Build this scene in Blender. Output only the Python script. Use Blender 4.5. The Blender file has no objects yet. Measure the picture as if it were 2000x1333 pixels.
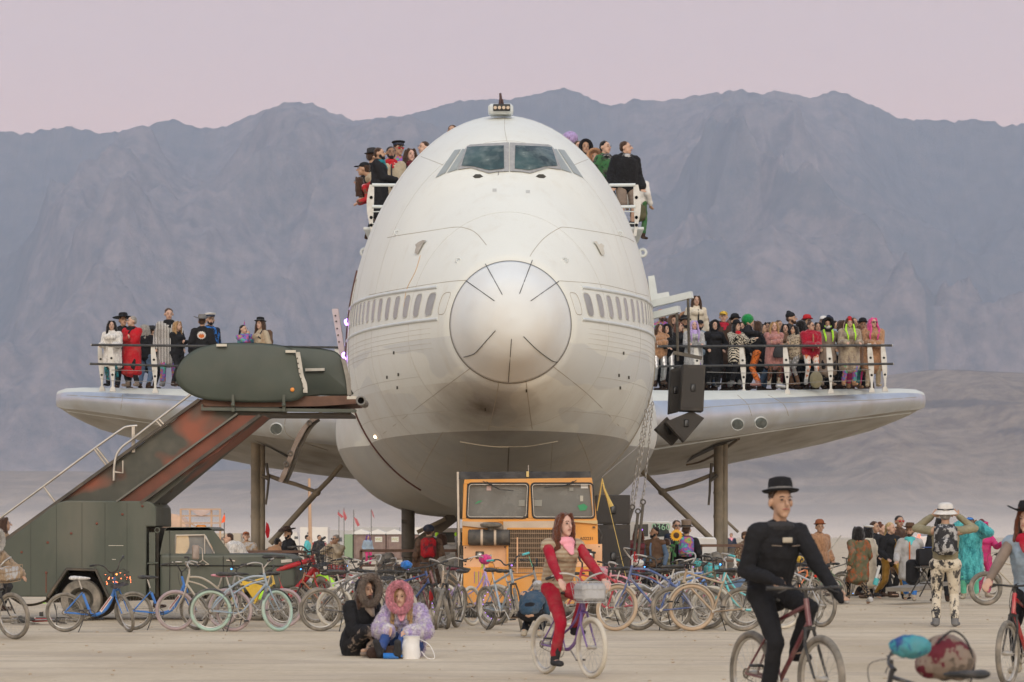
import bpy, bmesh, math, random
import numpy as np
from mathutils import Vector, Matrix, noise
from mathutils.bvhtree import BVHTree
R = math.radians
sc = bpy.context.scene
col = sc.collection

# ---------------------------------------------------------------- camera
F = 5556.0; H = 1.42; YH = 1046.0          # focal length in photo pixels, eye height, horizon row
cam_d = bpy.data.cameras.new("camera"); cam = bpy.data.objects.new("camera", cam_d); col.objects.link(cam)
cam.location = (0, 0, H); cam.rotation_euler = (R(90), 0, 0)
cam_d.lens = 100.0; cam_d.sensor_width = 36.0; cam_d.shift_y = (YH-666.5)/2000.0
cam_d.clip_start = 0.5; cam_d.clip_end = 60000
cam_d.dof.use_dof = True; cam_d.dof.focus_distance = 56.0; cam_d.dof.aperture_fstop = 5.0
sc.camera = cam

# ---------------------------------------------------------------- world
w = bpy.data.worlds.new("World"); sc.world = w; w.use_nodes = True
nt = w.node_tree; nt.nodes.clear()
def N(nt, t, **k):
    n = nt.nodes.new(t)
    for a, b in k.items(): setattr(n, a, b)
    return n
wo = N(nt, 'ShaderNodeOutputWorld'); bg = N(nt, 'ShaderNodeBackground'); nt.links.new(bg.outputs[0], wo.inputs[0])
tc = N(nt, 'ShaderNodeTexCoord'); sp = N(nt, 'ShaderNodeSeparateXYZ'); nt.links.new(tc.outputs['Generated'], sp.inputs[0])
def ramp(nt, stops, src):
    r = N(nt, 'ShaderNodeValToRGB'); nt.links.new(src, r.inputs[0])
    e = r.color_ramp.elements
    while len(e) < len(stops): e.new(0.5)
    for i, (p, c) in enumerate(stops): e[i].position = p; e[i].color = (*c[:3], 1)
    return r.outputs[0]
anti = ramp(nt, [(0, (.48,.37,.37)), (.06, (.53,.38,.36)), (.14, (.625,.405,.37)), (.20, (.545,.395,.385)), (.4, (.44,.45,.55)), (1, (.36,.43,.58))], sp.outputs[2])
west = ramp(nt, [(0, (.95,.72,.52)), (.12, (1.15,.92,.74)), (.35, (.85,.82,.80)), (1, (.40,.46,.58))], sp.outputs[2])
mr = N(nt, 'ShaderNodeMapRange'); mr.inputs[1].default_value = .55; mr.inputs[2].default_value = -.9; mr.interpolation_type = 'SMOOTHSTEP'
nt.links.new(sp.outputs[1], mr.inputs[0])
mx = N(nt, 'ShaderNodeMix', data_type='RGBA'); nt.links.new(mr.outputs[0], mx.inputs[0]); nt.links.new(anti, mx.inputs[6]); nt.links.new(west, mx.inputs[7])
sky = N(nt, 'ShaderNodeTexSky', sky_type='NISHITA', sun_disc=False, sun_elevation=R(3), sun_rotation=R(188))
sm = N(nt, 'ShaderNodeMix', data_type='RGBA', blend_type='ADD'); sm.inputs[0].default_value = .02
nt.links.new(mx.outputs[2], sm.inputs[6]); nt.links.new(sky.outputs[0], sm.inputs[7])
nt.links.new(sm.outputs[2], bg.inputs[0]); bg.inputs[1].default_value = 1.0
# ---------------------------------------------------------------- sun: the afterglow behind the camera, very soft
sd = bpy.data.lights.new("sun", 'SUN'); sd.energy = 1.0; sd.angle = R(26); sd.color = (1, .90, .78)
so = bpy.data.objects.new("sun", sd); col.objects.link(so)
so.rotation_euler = Vector((-.12, 1.0, -.62)).to_track_quat('-Z', 'Y').to_euler()
sc.view_settings.view_transform = 'Standard'; sc.view_settings.look = 'None'
sc.view_settings.exposure = 0.42; sc.view_settings.gamma = 1.0
sc.render.engine = 'CYCLES'
sc.cycles.use_denoising = True; sc.cycles.max_bounces = 5; sc.cycles.volume_bounces = 2
sc.cycles.transparent_max_bounces = 6; sc.cycles.use_adaptive_sampling = True; sc.cycles.adaptive_threshold = 0.02

def P(px, py, d): return Vector(((px-1000)/F*d, d, H-(py-YH)/F*d))

# ---------------------------------------------------------------- materials
_mats = {}
def mat(name, base, rough=.6, metal=0, bump=0, bscale=20, var=0, vscale=3, dirt=None, dscale=2.0, damt=.5, emit=None, estr=1, coat=0, spec=.5, stretch=(1,1,1), alpha=1):
    if name in _mats: return _mats[name]
    m = bpy.data.materials.new(name); m.use_nodes = True; t = m.node_tree; b = t.nodes['Principled BSDF']
    b.inputs['Base Color'].default_value = (*base, 1); b.inputs['Roughness'].default_value = rough
    b.inputs['Metallic'].default_value = metal; b.inputs['Coat Weight'].default_value = coat
    b.inputs['Specular IOR Level'].default_value = spec
    src = None
    co = N(t, 'ShaderNodeTexCoord'); mp = N(t, 'ShaderNodeMapping'); mp.inputs[3].default_value = stretch
    t.links.new(co.outputs['Object'], mp.inputs[0])
    def nz(s, det=5):
        n = N(t, 'ShaderNodeTexNoise'); n.inputs['Scale'].default_value = s; n.inputs['Detail'].default_value = det
        t.links.new(mp.outputs[0], n.inputs['Vector']); return n.outputs[0]
    if var:
        d = tuple(max(0, c*(1-var)) for c in base); l = tuple(min(1, c*(1+var)) for c in base)
        src = ramp(t, [(.3, d), (.7, l)], nz(vscale))
    if dirt:
        f = ramp(t, [(.45, (0,0,0)), (.72, (damt,)*3)], nz(dscale, 8))
        x = N(t, 'ShaderNodeMix', data_type='RGBA'); t.links.new(f, x.inputs[0])
        if src: t.links.new(src, x.inputs[6])
        else: x.inputs[6].default_value = (*base, 1)
        x.inputs[7].default_value = (*dirt, 1); src = x.outputs[2]
        g = N(t, 'ShaderNodeMath', operation='MULTIPLY_ADD'); t.links.new(f, g.inputs[0]); g.inputs[1].default_value = .3; g.inputs[2].default_value = rough
        t.links.new(g.outputs[0], b.inputs['Roughness'])
    if src: t.links.new(src, b.inputs['Base Color'])
    if bump:
        bn = N(t, 'ShaderNodeBump'); bn.inputs['Strength'].default_value = bump; bn.inputs['Distance'].default_value = .02
        t.links.new(nz(bscale, 4), bn.inputs['Height']); t.links.new(bn.outputs[0], b.inputs['Normal'])
    if emit: b.inputs['Emission Color'].default_value = (*emit, 1); b.inputs['Emission Strength'].default_value = estr
    if alpha < 1: b.inputs['Alpha'].default_value = alpha
    _mats[name] = m; return m

# ---------------------------------------------------------------- objects
def tag(o, label=None, cat=None, group=None, kind=None):
    if label: o['label'] = label
    if cat: o['category'] = cat
    if group: o['group'] = group
    if kind: o['kind'] = kind
    return o
def empty(name, loc, label, cat, group=None, rz=0):
    o = bpy.data.objects.new(name, None); col.objects.link(o); o.location = loc; o.rotation_euler = (0, 0, rz)
    o.empty_display_size = .2
    return tag(o, label, cat, group)

class MB:
    "collects faces; build() links them as one mesh object"
    def __init__(s): s.v = []; s.f = []
    def add(s, vs, fs):
        o = len(s.v); s.v.extend([tuple(p) for p in vs]); s.f.extend([tuple(i+o for i in f) for f in fs]); return s
    def box(s, c, size, M=None, bev=0):
        x, y, z = (k/2 for k in size); c = Vector(c)
        b = min(bev, x*.9, y*.9, z*.9)
        if b > 0:
            vs = []
            for sx in (-1,1):
                for sy in (-1,1):
                    for sz in (-1,1):
                        vs += [(sx*x, sy*(y-b), sz*(z-b)), (sx*(x-b), sy*y, sz*(z-b)), (sx*(x-b), sy*(y-b), sz*z)]
            def I(a, b_, c_, k): return ((a*2+b_)*2+c_)*3+k
            fs = []
            for a in (0,1):
                q = [I(a,0,0,0), I(a,1,0,0), I(a,1,1,0), I(a,0,1,0)]; fs.append(q if a else q[::-1])
                q = [I(0,a,0,1), I(1,a,0,1), I(1,a,1,1), I(0,a,1,1)]; fs.append(q[::-1] if a else q)
                q = [I(0,0,a,2), I(1,0,a,2), I(1,1,a,2), I(0,1,a,2)]; fs.append(q if a else q[::-1])
                for b_ in (0,1):
                    fs.append([I(a,b_,0,0), I(a,b_,1,0), I(a,b_,1,1), I(a,b_,0,1)])
                    fs.append([I(a,0,b_,0), I(a,1,b_,0), I(a,1,b_,2), I(a,0,b_,2)])
                    fs.append([I(0,a,b_,1), I(1,a,b_,1), I(1,a,b_,2), I(0,a,b_,2)])
                    for c_ in (0,1): fs.append([I(a,b_,c_,0), I(a,b_,c_,1), I(a,b_,c_,2)])
        else:
            vs = [(sx*x, sy*y, sz*z) for sx in (-1,1) for sy in (-1,1) for sz in (-1,1)]
            fs = [(0,1,3,2),(4,6,7,5),(0,4,5,1),(2,3,7,6),(0,2,6,4),(1,5,7,3)]
        vs = [(M @ Vector(p) if M else Vector(p)) + c for p in vs]
        return s.add(vs, fs)
    def tube(s, pts, r, n=6, cap=True, sq=None):
        pts = [Vector(p) for p in pts]; k = len(pts); rr = r if isinstance(r, (list, tuple)) else [r]*k
        vs = []; up = None
        for i, p in enumerate(pts):
            d = (pts[min(i+1, k-1)] - pts[max(i-1, 0)])
            if d.length < 1e-9: d = Vector((0,0,1))
            d.normalize()
            if up is None:
                up = Vector((0,0,1)) if abs(d.z) < .9 else Vector((1,0,0))
            a = d.cross(up).normalized(); up = a.cross(d).normalized(); q = up
            for j in range(n):
                t = 2*math.pi*(j+.5)/n
                sx, sy = sq if sq else (1, 1)
                vs.append(p + (a*math.cos(t)*sx + q*math.sin(t)*sy)*rr[i])
        fs = [(i*n+j, i*n+(j+1)%n, (i+1)*n+(j+1)%n, (i+1)*n+j) for i in range(k-1) for j in range(n)]
        if cap: fs += [tuple(range(n))[::-1], tuple(range((k-1)*n, k*n))]
        return s.add(vs, fs)
    def beam(s, a, b, wd, ht, up=(0,0,1)):
        a = Vector(a); b = Vector(b); d = (b-a).normalized(); u = Vector(up); x = d.cross(u).normalized(); u = x.cross(d).normalized()
        vs = [p + x*i*wd/2 + u*j*ht/2 for p in (a, b) for i, j in ((-1,-1),(1,-1),(1,1),(-1,1))]
        return s.add(vs, [(3,2,1,0),(4,5,6,7),(0,1,5,4),(1,2,6,5),(2,3,7,6),(3,0,4,7)])
    def ball(s, c, r, n=10, m=7, M=None):
        c = Vector(c); rx, ry, rz = r if isinstance(r, (tuple, list)) else (r, r, r)
        vs = [Vector((0,0,-rz))]
        for i in range(1, m):
            ph = -math.pi/2 + math.pi*i/m
            vs += [Vector((rx*math.cos(ph)*math.cos(2*math.pi*j/n), ry*math.cos(ph)*math.sin(2*math.pi*j/n), rz*math.sin(ph))) for j in range(n)]
        vs.append(Vector((0,0,rz)))
        fs = [(0, 1+(j+1)%n, 1+j) for j in range(n)]
        for i in range(m-2): fs += [(1+i*n+j, 1+i*n+(j+1)%n, 1+(i+1)*n+(j+1)%n, 1+(i+1)*n+j) for j in range(n)]
        L = 1+(m-1)*n; fs += [(L-n+j, L-n+(j+1)%n, L) for j in range(n)]
        return s.add([(M @ v if M else v)+c for v in vs], fs)
    def caps(s, a, b, ra, rb, n=10, fx=1, fy=1, side=None):
        "closed tapered capsule; fx,fy flatten the cross-section along side / across"
        a = Vector(a); b = Vector(b); d = b-a; L = max(d.length, 1e-5); d.normalize()
        sd_ = Vector(side) if side else (Vector((1,0,0)) if abs(d.x) < .9 else Vector((0,1,0)))
        y = d.cross(sd_).normalized(); x = y.cross(d).normalized()
        rings = []
        for k in range(1, 4): t = math.pi/2*k/3; rings.append((-ra*math.cos(t), ra*math.sin(t)))
        for k in range(0, 3): t = math.pi/2*(1-k/3); rings.append((L+rb*math.cos(t), rb*math.sin(t)))
        vs = [a-d*ra]
        for h, r in rings: vs += [a + d*h + (x*math.cos(2*math.pi*j/n)*fx + y*math.sin(2*math.pi*j/n)*fy)*r for j in range(n)]
        vs.append(a+d*(L+rb)); m = len(rings)
        fs = [(0, 1+(j+1)%n, 1+j) for j in range(n)]
        for i in range(m-1): fs += [(1+i*n+j, 1+i*n+(j+1)%n, 1+(i+1)*n+(j+1)%n, 1+(i+1)*n+j) for j in range(n)]
        E = len(vs)-1; fs += [(E-n+j, E-n+(j+1)%n, E) for j in range(n)]
        return s.add(vs, fs)
    def loft(s, rings, closed=True, cap=True):
        n = len(rings[0]); vs = [p for r in rings for p in r]; m = n if closed else n-1
        fs = [(i*n+j, i*n+(j+1)%n, (i+1)*n+(j+1)%n, (i+1)*n+j) for i in range(len(rings)-1) for j in range(m)]
        if cap and closed: fs += [tuple(range(n))[::-1], tuple(range((len(rings)-1)*n, len(rings)*n))]
        return s.add(vs, fs)
    def prism(s, poly, th, to=None):
        "poly: 3D points of a planar outline; thickness th along vector"
        k = len(poly); a = [Vector(p) for p in poly]; n = Vector(to) if to else Vector((0,1,0))
        vs = a + [p + n*th for p in a]
        fs = [tuple(range(k)), tuple(range(k, 2*k))[::-1]] + [(i, i+k, (i+1)%k+k, (i+1)%k) for i in range(k)]
        return s.add(vs, fs)
    def lathe(s, prof, c=(0,0,0), n=20, M=None, cap=True):
        c = Vector(c); rings = []
        for r, h in prof: rings.append([(M @ Vector((r*math.cos(2*math.pi*j/n), r*math.sin(2*math.pi*j/n), h)) if M else Vector((r*math.cos(2*math.pi*j/n), r*math.sin(2*math.pi*j/n), h))) + c for j in range(n)])
        return s.loft(rings, True, cap)
    def torus(s, c, Rr, r, M=None, n=28, m=7, ry=None):
        c = Vector(c); ry = ry or r; rings = []
        vs = []
        for i in range(n):
            a = 2*math.pi*i/n
            for j in range(m):
                b = 2*math.pi*j/m; q = Vector(((Rr+r*math.cos(b))*math.cos(a), ry*math.sin(b), (Rr+r*math.cos(b))*math.sin(a)))
                vs.append((M @ q if M else q)+c)
        fs = [(i*m+j, ((i+1)%n)*m+j, ((i+1)%n)*m+(j+1)%m, i*m+(j+1)%m) for i in range(n) for j in range(m)]
        return s.add(vs, fs)
    def build(s, name, m, parent=None, smooth=True, world=False, split=None):
        me = bpy.data.meshes.new(name)
        vs = s.v
        if world and parent is not None:
            l = Vector(parent.location); vs = [(x-l.x, y-l.y, z-l.z) for x, y, z in vs]
        me.from_pydata(vs, [], s.f); me.materials.append(m)
        me.polygons.foreach_set('use_smooth', [smooth]*len(me.polygons))
        me.update()
        if smooth:
            try: me.set_sharp_from_angle(angle=R(split if split else 50))
            except Exception: pass
        o = bpy.data.objects.new(name, me); col.objects.link(o); o.parent = parent
        return o
def arc(c, r, a0, a1, n, ax=Vector((1,0,0)), ay=Vector((0,0,1))):
    return [Vector(c)+ax*r*math.cos(R(a0+(a1-a0)*i/n))+ay*r*math.sin(R(a0+(a1-a0)*i/n)) for i in range(n+1)]
def spline(pts, k=6):
    "catmull-rom through points (any dimension tuples)"
    out = []; p = [Vector(q) for q in pts]; n = len(p)
    for i in range(n-1):
        a, b, c, d = p[max(i-1,0)], p[i], p[i+1], p[min(i+2,n-1)]
        for j in range(k):
            t = j/k; out.append(.5*((2*b)+(c-a)*t+(2*a-5*b+4*c-d)*t*t+(3*b-a-3*c+d)*t**3))
    out.append(p[-1]); return out
def text_mesh(txt, size, loc, rot, m, parent, name='lettering', depth=.004, align='CENTER', world=True):
    cu = bpy.data.curves.new(name, 'FONT'); cu.body = txt; cu.size = size; cu.extrude = depth; cu.align_x = align; cu.align_y = 'CENTER'; cu.resolution_u = 3
    t = bpy.data.objects.new(name, cu); col.objects.link(t)
    me = bpy.data.meshes.new_from_object(t.evaluated_get(bpy.context.evaluated_depsgraph_get()))
    bpy.data.objects.remove(t); me.materials.clear(); me.materials.append(m)
    o = bpy.data.objects.new(name, me); col.objects.link(o); o.parent = parent
    l = Vector(loc)
    if world and parent: l = l - Vector(parent.location)
    o.location = l; o.rotation_euler = rot
    return o
# ================================================================ ground, hills, haze
def lerp_tab(tab, x):
    if x <= tab[0][0]: return tab[0][1]
    for (a, va), (b, vb) in zip(tab, tab[1:]):
        if x <= b: return va+(vb-va)*(x-a)/(b-a)
    return tab[-1][1]
def make_ground():
    mb = MB(); ys = [-300, 0, 20, 60, 200, 1000, 3000, 8000]; xs = [-4000, -800, -100, 0, 100, 800, 4000]
    vs = [(x, y, 0) for y in ys for x in xs]; n = len(xs)
    mb.add(vs, [(j*n+i, j*n+i+1, (j+1)*n+i+1, (j+1)*n+i) for j in range(len(ys)-1) for i in range(n-1)])
    m = bpy.data.materials.new('playa_dust'); m.use_nodes = True; t = m.node_tree; b = t.nodes['Principled BSDF']
    b.inputs['Roughness'].default_value = .95; b.inputs['Specular IOR Level'].default_value = .15
    co = N(t, 'ShaderNodeTexCoord')
    def nz(sc_, st, det=6, rough=.6):
        mp = N(t, 'ShaderNodeMapping'); mp.inputs[3].default_value = st; t.links.new(co.outputs['Object'], mp.inputs[0])
        n_ = N(t, 'ShaderNodeTexNoise'); n_.inputs['Scale'].default_value = sc_; n_.inputs['Detail'].default_value = det; n_.inputs['Roughness'].default_value = rough
        t.links.new(mp.outputs[0], n_.inputs['Vector']); return n_.outputs[0]
    big = ramp(t, [(.32, (.49,.395,.27)), (.52, (.60,.495,.35)), (.72, (.66,.56,.41))], nz(.35, (1,.6,1)))
    tracks = ramp(t, [(.40, (0,0,0)), (.46, (.8,)*3), (.50, (0,0,0))], nz(.5, (.25,1.6,1), 3))
    fine = ramp(t, [(.35, (.74,)*3), (.65, (1.12,)*3)], nz(22, (.4,1.3,1), 8, .8))
    x = N(t, 'ShaderNodeMix', data_type='RGBA'); t.links.new(tracks, x.inputs[0]); t.links.new(big, x.inputs[6]); x.inputs[7].default_value = (.47,.385,.29,1)
    y = N(t, 'ShaderNodeMix', data_type='RGBA', blend_type='MULTIPLY'); y.inputs[0].default_value = 1
    t.links.new(x.outputs[2], y.inputs[6]); t.links.new(fine, y.inputs[7])
    for ang, scw, dist in ((12, .11, 5), (-31, .07, 8), (78, .09, 6)):     # faint wheel tracks crossing the playa
        mp = N(t, 'ShaderNodeMapping'); mp.inputs[2].default_value = (0, 0, R(ang)); t.links.new(co.outputs['Object'], mp.inputs[0])
        wv = N(t, 'ShaderNodeTexWave', bands_direction='X'); wv.inputs['Scale'].default_value = scw; wv.inputs['Distortion'].default_value = dist; wv.inputs['Detail'].default_value = 2; wv.inputs['Detail Scale'].default_value = .35
        t.links.new(mp.outputs[0], wv.inputs['Vector'])
        f_ = ramp(t, [(.0, (1,)*3), (.480, (1,)*3), (.486, (.80,.77,.72)), (.492, (1,)*3), (.520, (1,)*3), (.526, (.82,.79,.74)), (.532, (1,)*3)], wv.outputs[1])
        y2 = N(t, 'ShaderNodeMix', data_type='RGBA', blend_type='MULTIPLY'); y2.inputs[0].default_value = .8; t.links.new(y.outputs[2], y2.inputs[6]); t.links.new(f_, y2.inputs[7]); y = y2
    vo = N(t, 'ShaderNodeTexVoronoi', feature='F1'); vo.inputs['Scale'].default_value = 1.1; t.links.new(co.outputs['Object'], vo.inputs['Vector'])
    sp_ = ramp(t, [(.0, (.45,)*3), (.022, (.6,)*3), (.03, (1,)*3)], vo.outputs[0])
    z = N(t, 'ShaderNodeMix', data_type='RGBA', blend_type='MULTIPLY'); z.inputs[0].default_value = 1
    t.links.new(y.outputs[2], z.inputs[6]); t.links.new(sp_, z.inputs[7]); t.links.new(z.outputs[2], b.inputs['Base Color'])
    bn = N(t, 'ShaderNodeBump'); bn.inputs['Strength'].default_value = .6; bn.inputs['Distance'].default_value = .012
    t.links.new(nz(7, (.7,1.2,1), 9, .75), bn.inputs['Height']); t.links.new(bn.outputs[0], b.inputs['Normal'])
    tag(mb.build('ground', m, None, False), kind='structure')
make_ground()

def crumbs():
    rn = random.Random(2); mb = MB()
    for i in range(420):
        y = rn.uniform(21, 60); x = rn.uniform(-.2, .2)*y*1.15; r = rn.uniform(.006, .022)
        mb.ball((x, y, r*.3), (r*rn.uniform(.8,1.8), r, r*.6), 5, 4)
    tag(mb.build('playa_crumbs', mat('dust_clods', (.40,.32,.23), .95), None, False), kind='stuff')
crumbs()
SKY = [(-500,270),(0,257),(60,262),(140,243),(200,256),(290,247),(340,231),(400,249),(440,247),(490,221),(570,199),(610,206),(650,218),(690,233),(750,227),(790,222),(840,214),(880,208),(930,198),(1000,190),(1030,182),(1090,172),(1130,181),(1190,203),(1245,190),(1290,195),(1370,186),(1410,193),(1460,198),(1520,176),(1550,184),(1580,190),(1625,180),(1680,196),(1760,228),(1850,238),(1900,239),(1960,240),(2100,236),(2500,250)]
def smooth01(x): x = min(max(x, 0), 1); return x*x*(3-2*x)
def hill_mat(name, c_lo, c_hi, c_veg_airtint, vs):
    m = bpy.data.materials.new(name); m.use_nodes = True; t = m.node_tree; b = t.nodes['Principled BSDF']
    b.inputs['Roughness'].default_value = 1; b.inputs['Specular IOR Level'].default_value = 0
    co = N(t, 'ShaderNodeTexCoord'); at = N(t, 'ShaderNodeAttribute', attribute_name='veg_airtint')
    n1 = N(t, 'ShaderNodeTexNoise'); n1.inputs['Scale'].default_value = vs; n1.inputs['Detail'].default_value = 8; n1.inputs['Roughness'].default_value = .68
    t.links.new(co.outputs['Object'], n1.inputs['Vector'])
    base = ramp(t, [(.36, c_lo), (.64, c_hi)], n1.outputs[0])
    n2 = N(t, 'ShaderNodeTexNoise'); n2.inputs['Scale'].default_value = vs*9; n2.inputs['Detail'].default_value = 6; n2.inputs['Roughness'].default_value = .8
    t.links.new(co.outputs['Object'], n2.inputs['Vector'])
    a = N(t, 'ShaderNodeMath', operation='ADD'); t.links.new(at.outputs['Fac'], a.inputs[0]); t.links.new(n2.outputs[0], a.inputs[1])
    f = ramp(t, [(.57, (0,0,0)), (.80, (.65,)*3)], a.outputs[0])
    x = N(t, 'ShaderNodeMix', data_type='RGBA'); t.links.new(f, x.inputs[0]); t.links.new(base, x.inputs[6]); x.inputs[7].default_value = (*c_veg_airtint, 1)
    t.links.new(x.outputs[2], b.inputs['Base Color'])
    bn = N(t, 'ShaderNodeBump'); bn.inputs['Strength'].default_value = 1; bn.inputs['Distance'].default_value = 5
    n3 = N(t, 'ShaderNodeTexNoise'); n3.inputs['Scale'].default_value = vs*4; n3.inputs['Detail'].default_value = 9; n3.inputs['Roughness'].default_value = .72; t.links.new(co.outputs['Object'], n3.inputs['Vector'])
    t.links.new(n3.outputs[0], bn.inputs['Height']); t.links.new(bn.outputs[0], b.inputs['Normal'])
    return m
def heightfield(name, x0, x1, nx, y0, y1, ny, fn, m):
    xs = np.linspace(x0, x1, nx); ys = np.linspace(y0, y1, ny); vs = []; vg = []
    for y in ys:
        for x in xs:
            z, g = fn(float(x), float(y)); vs.append((x, y, z)); vg.append(g)
    mb = MB(); mb.add(vs, [(j*nx+i, j*nx+i+1, (j+1)*nx+i+1, (j+1)*nx+i) for j in range(ny-1) for i in range(nx-1)])
    o = mb.build(name, m, None, True, split=180)
    at = o.data.attributes.new('veg_airtint', 'FLOAT', 'POINT'); at.data.foreach_set('value', vg)
    return tag(o, kind='structure')
def ridged(x, y, seed, oct_=6, lac=2.05, gain=.52):
    a = 1; s = 0; n_ = 0; prev = 1
    for i in range(oct_):
        v = 1-abs(noise.noise(Vector((x, y, seed+i*7.3)))); v = v*v*prev; s += v*a; n_ += a; prev = min(1, v*1.3); a *= gain; x *= lac; y *= lac
    return s/n_
YB, YC = 5300.0, 7600.0        # mountain foot and crest distance
def gully(x, y):
    # the branching ravine right of the aeroplane (x in photo px at the given height)
    return 0
def mount(x, y):
    px = 1000+x/y*F; pxc = 1000+x/YC*F
    crest = (YH-lerp_tab(SKY, pxc))/F*YC + 7*noise.noise(Vector((x/26, 0, 3))) + 4*noise.noise(Vector((x/11, 0, 3)))
    t = (y-YB)/(YC-YB)
    wx = x+170*noise.noise(Vector((x/500, y/500, 3))); wy = y+260*noise.noise(Vector((x/600, y/600, 9)))
    r = ridged(wx/980, wy/1500, 1.7, 5)              # spurs running down towards the viewer
    r2 = ridged(wx/330, wy/420, 8.1, 5)
    if t < 1:
        tt = max(t, 0)
        prof = tt**.92
        env = math.sin(math.pi*min(tt, 1))**.8 if tt > 0 else 0
        z = crest*(prof + env*((r-.55)*.78 + (r2-.5)*.10))
        hz = noise.noise(Vector((x/55, y/70, 4)))*9*env + ridged(x/75, y/160, 5.5, 3)*13*env + noise.noise(Vector((x/18, y/22, 4)))*4.5*env
        z += hz
        cap = (H+(crest-H)*y/YC)*(.995 - .03*max(0, noise.noise(Vector((x/150, y/150, 3)))))
        if t < .97 and z > cap-60: z = cap-60+60*math.tanh((z-cap+60)/60)
    else:
        z = crest*(1-(t-1)*1.6)+noise.noise(Vector((x/120, y/120, 2)))*20
    veg_airtint = 0
    # ravine with trees: V joined at about photo (1805,770) widening upwards
    hgt = max(z, 0); py = YH-hgt/y*F
    def line(pts, wdt):
        for (ax, ay), (bx, by) in zip(pts, pts[1:]):
            if min(ay, by) <= py <= max(ay, by):
                k = (py-ay)/(by-ay) if by != ay else 0; cx = ax+(bx-ax)*k
                j = 9*noise.noise(Vector((x/60, y/60, 5)))
                return max(0, 1-abs(px+j-cx)/wdt)
        return 0
    g = max(line([(1818,720),(1822,560),(1800,540),(1770,470)], 11), line([(1770,470),(1690,410),(1560,340)], 10)*.5, line([(1810,560),(1860,470),(1862,400),(1930,350)], 9)*.6,
            0)
    z -= g*14
    patch = noise.noise(Vector((x/260, y/420, 6)))
    conv = (r-.5)
    veg_airtint = .12*smooth01(hgt/1000)+min(1, g*.75) + max(0, patch-.08)*.45 + max(0, .42-r)*1.1  # height term paints bluish air tint onto upper slopes; the rest is scrub
    if 1420 < px < 1700 and 330 < py < 420: veg_airtint += .35*max(0, noise.noise(Vector((x/90, y/150, 1)))+.15)
    return z, veg_airtint
MT = hill_mat('mountain_scrub_airtint', (.095,.092,.105), (.27,.215,.205), (.065,.085,.105), .022)
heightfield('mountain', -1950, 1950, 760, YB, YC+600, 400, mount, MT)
FT = [(-600,915),(0,918),(300,921),(480,916),(620,890),(800,850),(1000,810),(1250,790),(1500,770),(1680,742),(1740,731),(1800,723),(1870,721),(2000,727),(2600,720)]
def foot(x, y):
    Y0, Y1 = 3300.0, 4500.0; t = (y-Y0)/(Y1-Y0); pxc = 1000+x/Y1*F
    top = (YH-lerp_tab(FT, pxc))/F*Y1
    if t <= 1:
        tt = max(0, t); z = top*(smooth01(tt)*.75+tt*.25)
        r = ridged(x/330, y/560, 4.4, 5); z += (r-.5)*top*.22*math.sin(math.pi*tt)
        z += noise.noise(Vector((x/26, y/40, 2)))*1.8*math.sin(math.pi*tt)
    else: z = top*(1-(t-1)*3)
    band = noise.noise(Vector((x/240+.3*noise.noise(Vector((x/60, y/60, 1))), z/14, 7)))
    return z, max(0, band)*.8 + .12*max(0, noise.noise(Vector((x/12, y/12, 3))))
FM = hill_mat('foothill_scrub', (.17,.12,.080), (.36,.265,.18), (.05,.04,.035), .03)
heightfield('foothill', -1400, 1400, 460, 3300, 4800, 170, foot, FM)

def haze_box(name, lo, hi, dens, colr, wedge=None):
    mb = MB()
    c = [(a+b)/2 for a, b in zip(lo, hi)]; mb.box(c, [b-a for a, b in zip(lo, hi)])
    m = bpy.data.materials.new(name); m.use_nodes = True; t = m.node_tree; t.nodes.clear()
    o = N(t, 'ShaderNodeOutputMaterial'); v = N(t, 'ShaderNodeVolumePrincipled')
    v.inputs['Color'].default_value = (*colr, 1); v.inputs['Density'].default_value = dens; v.inputs['Anisotropy'].default_value = 0
    t.links.new(v.outputs[0], o.inputs['Volume'])
    tag(mb.build(name, m, None, False), 'thin pale dusty air between camera and mountains', 'haze', kind='stuff')
haze_box('haze', (-4500, -350, -1.5), (4500, 9300, 1600), 9.5e-5, (.68,.79,.97))
mb = MB(); _pf = [(1300,-1),(1300,.5),(2300,9),(2800,22),(3060,42),(3200,68),(3290,105),(3292,-1)]; mb.prism([(-1500, y, z) for y, z in _pf], 3000, (1,0,0))
_m = bpy.data.materials.new('blowing_dust'); _m.use_nodes = True; _t = _m.node_tree; _t.nodes.clear(); _o = N(_t, 'ShaderNodeOutputMaterial'); _v = N(_t, 'ShaderNodeVolumePrincipled')
_v.inputs['Color'].default_value = (.95,.87,.78,1); _v.inputs['Density'].default_value = 1.5e-3; _t.links.new(_v.outputs[0], _o.inputs['Volume'])
_o2 = mb.build('dust_cloud', _m, None, False); _b = bmesh.new(); _b.from_mesh(_o2.data); bmesh.ops.recalc_face_normals(_b, faces=_b.faces[:]); _b.to_mesh(_o2.data); _b.free()
tag(_o2, 'low pale dust blowing over the playa before the foothills', 'dust', kind='stuff')
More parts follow.
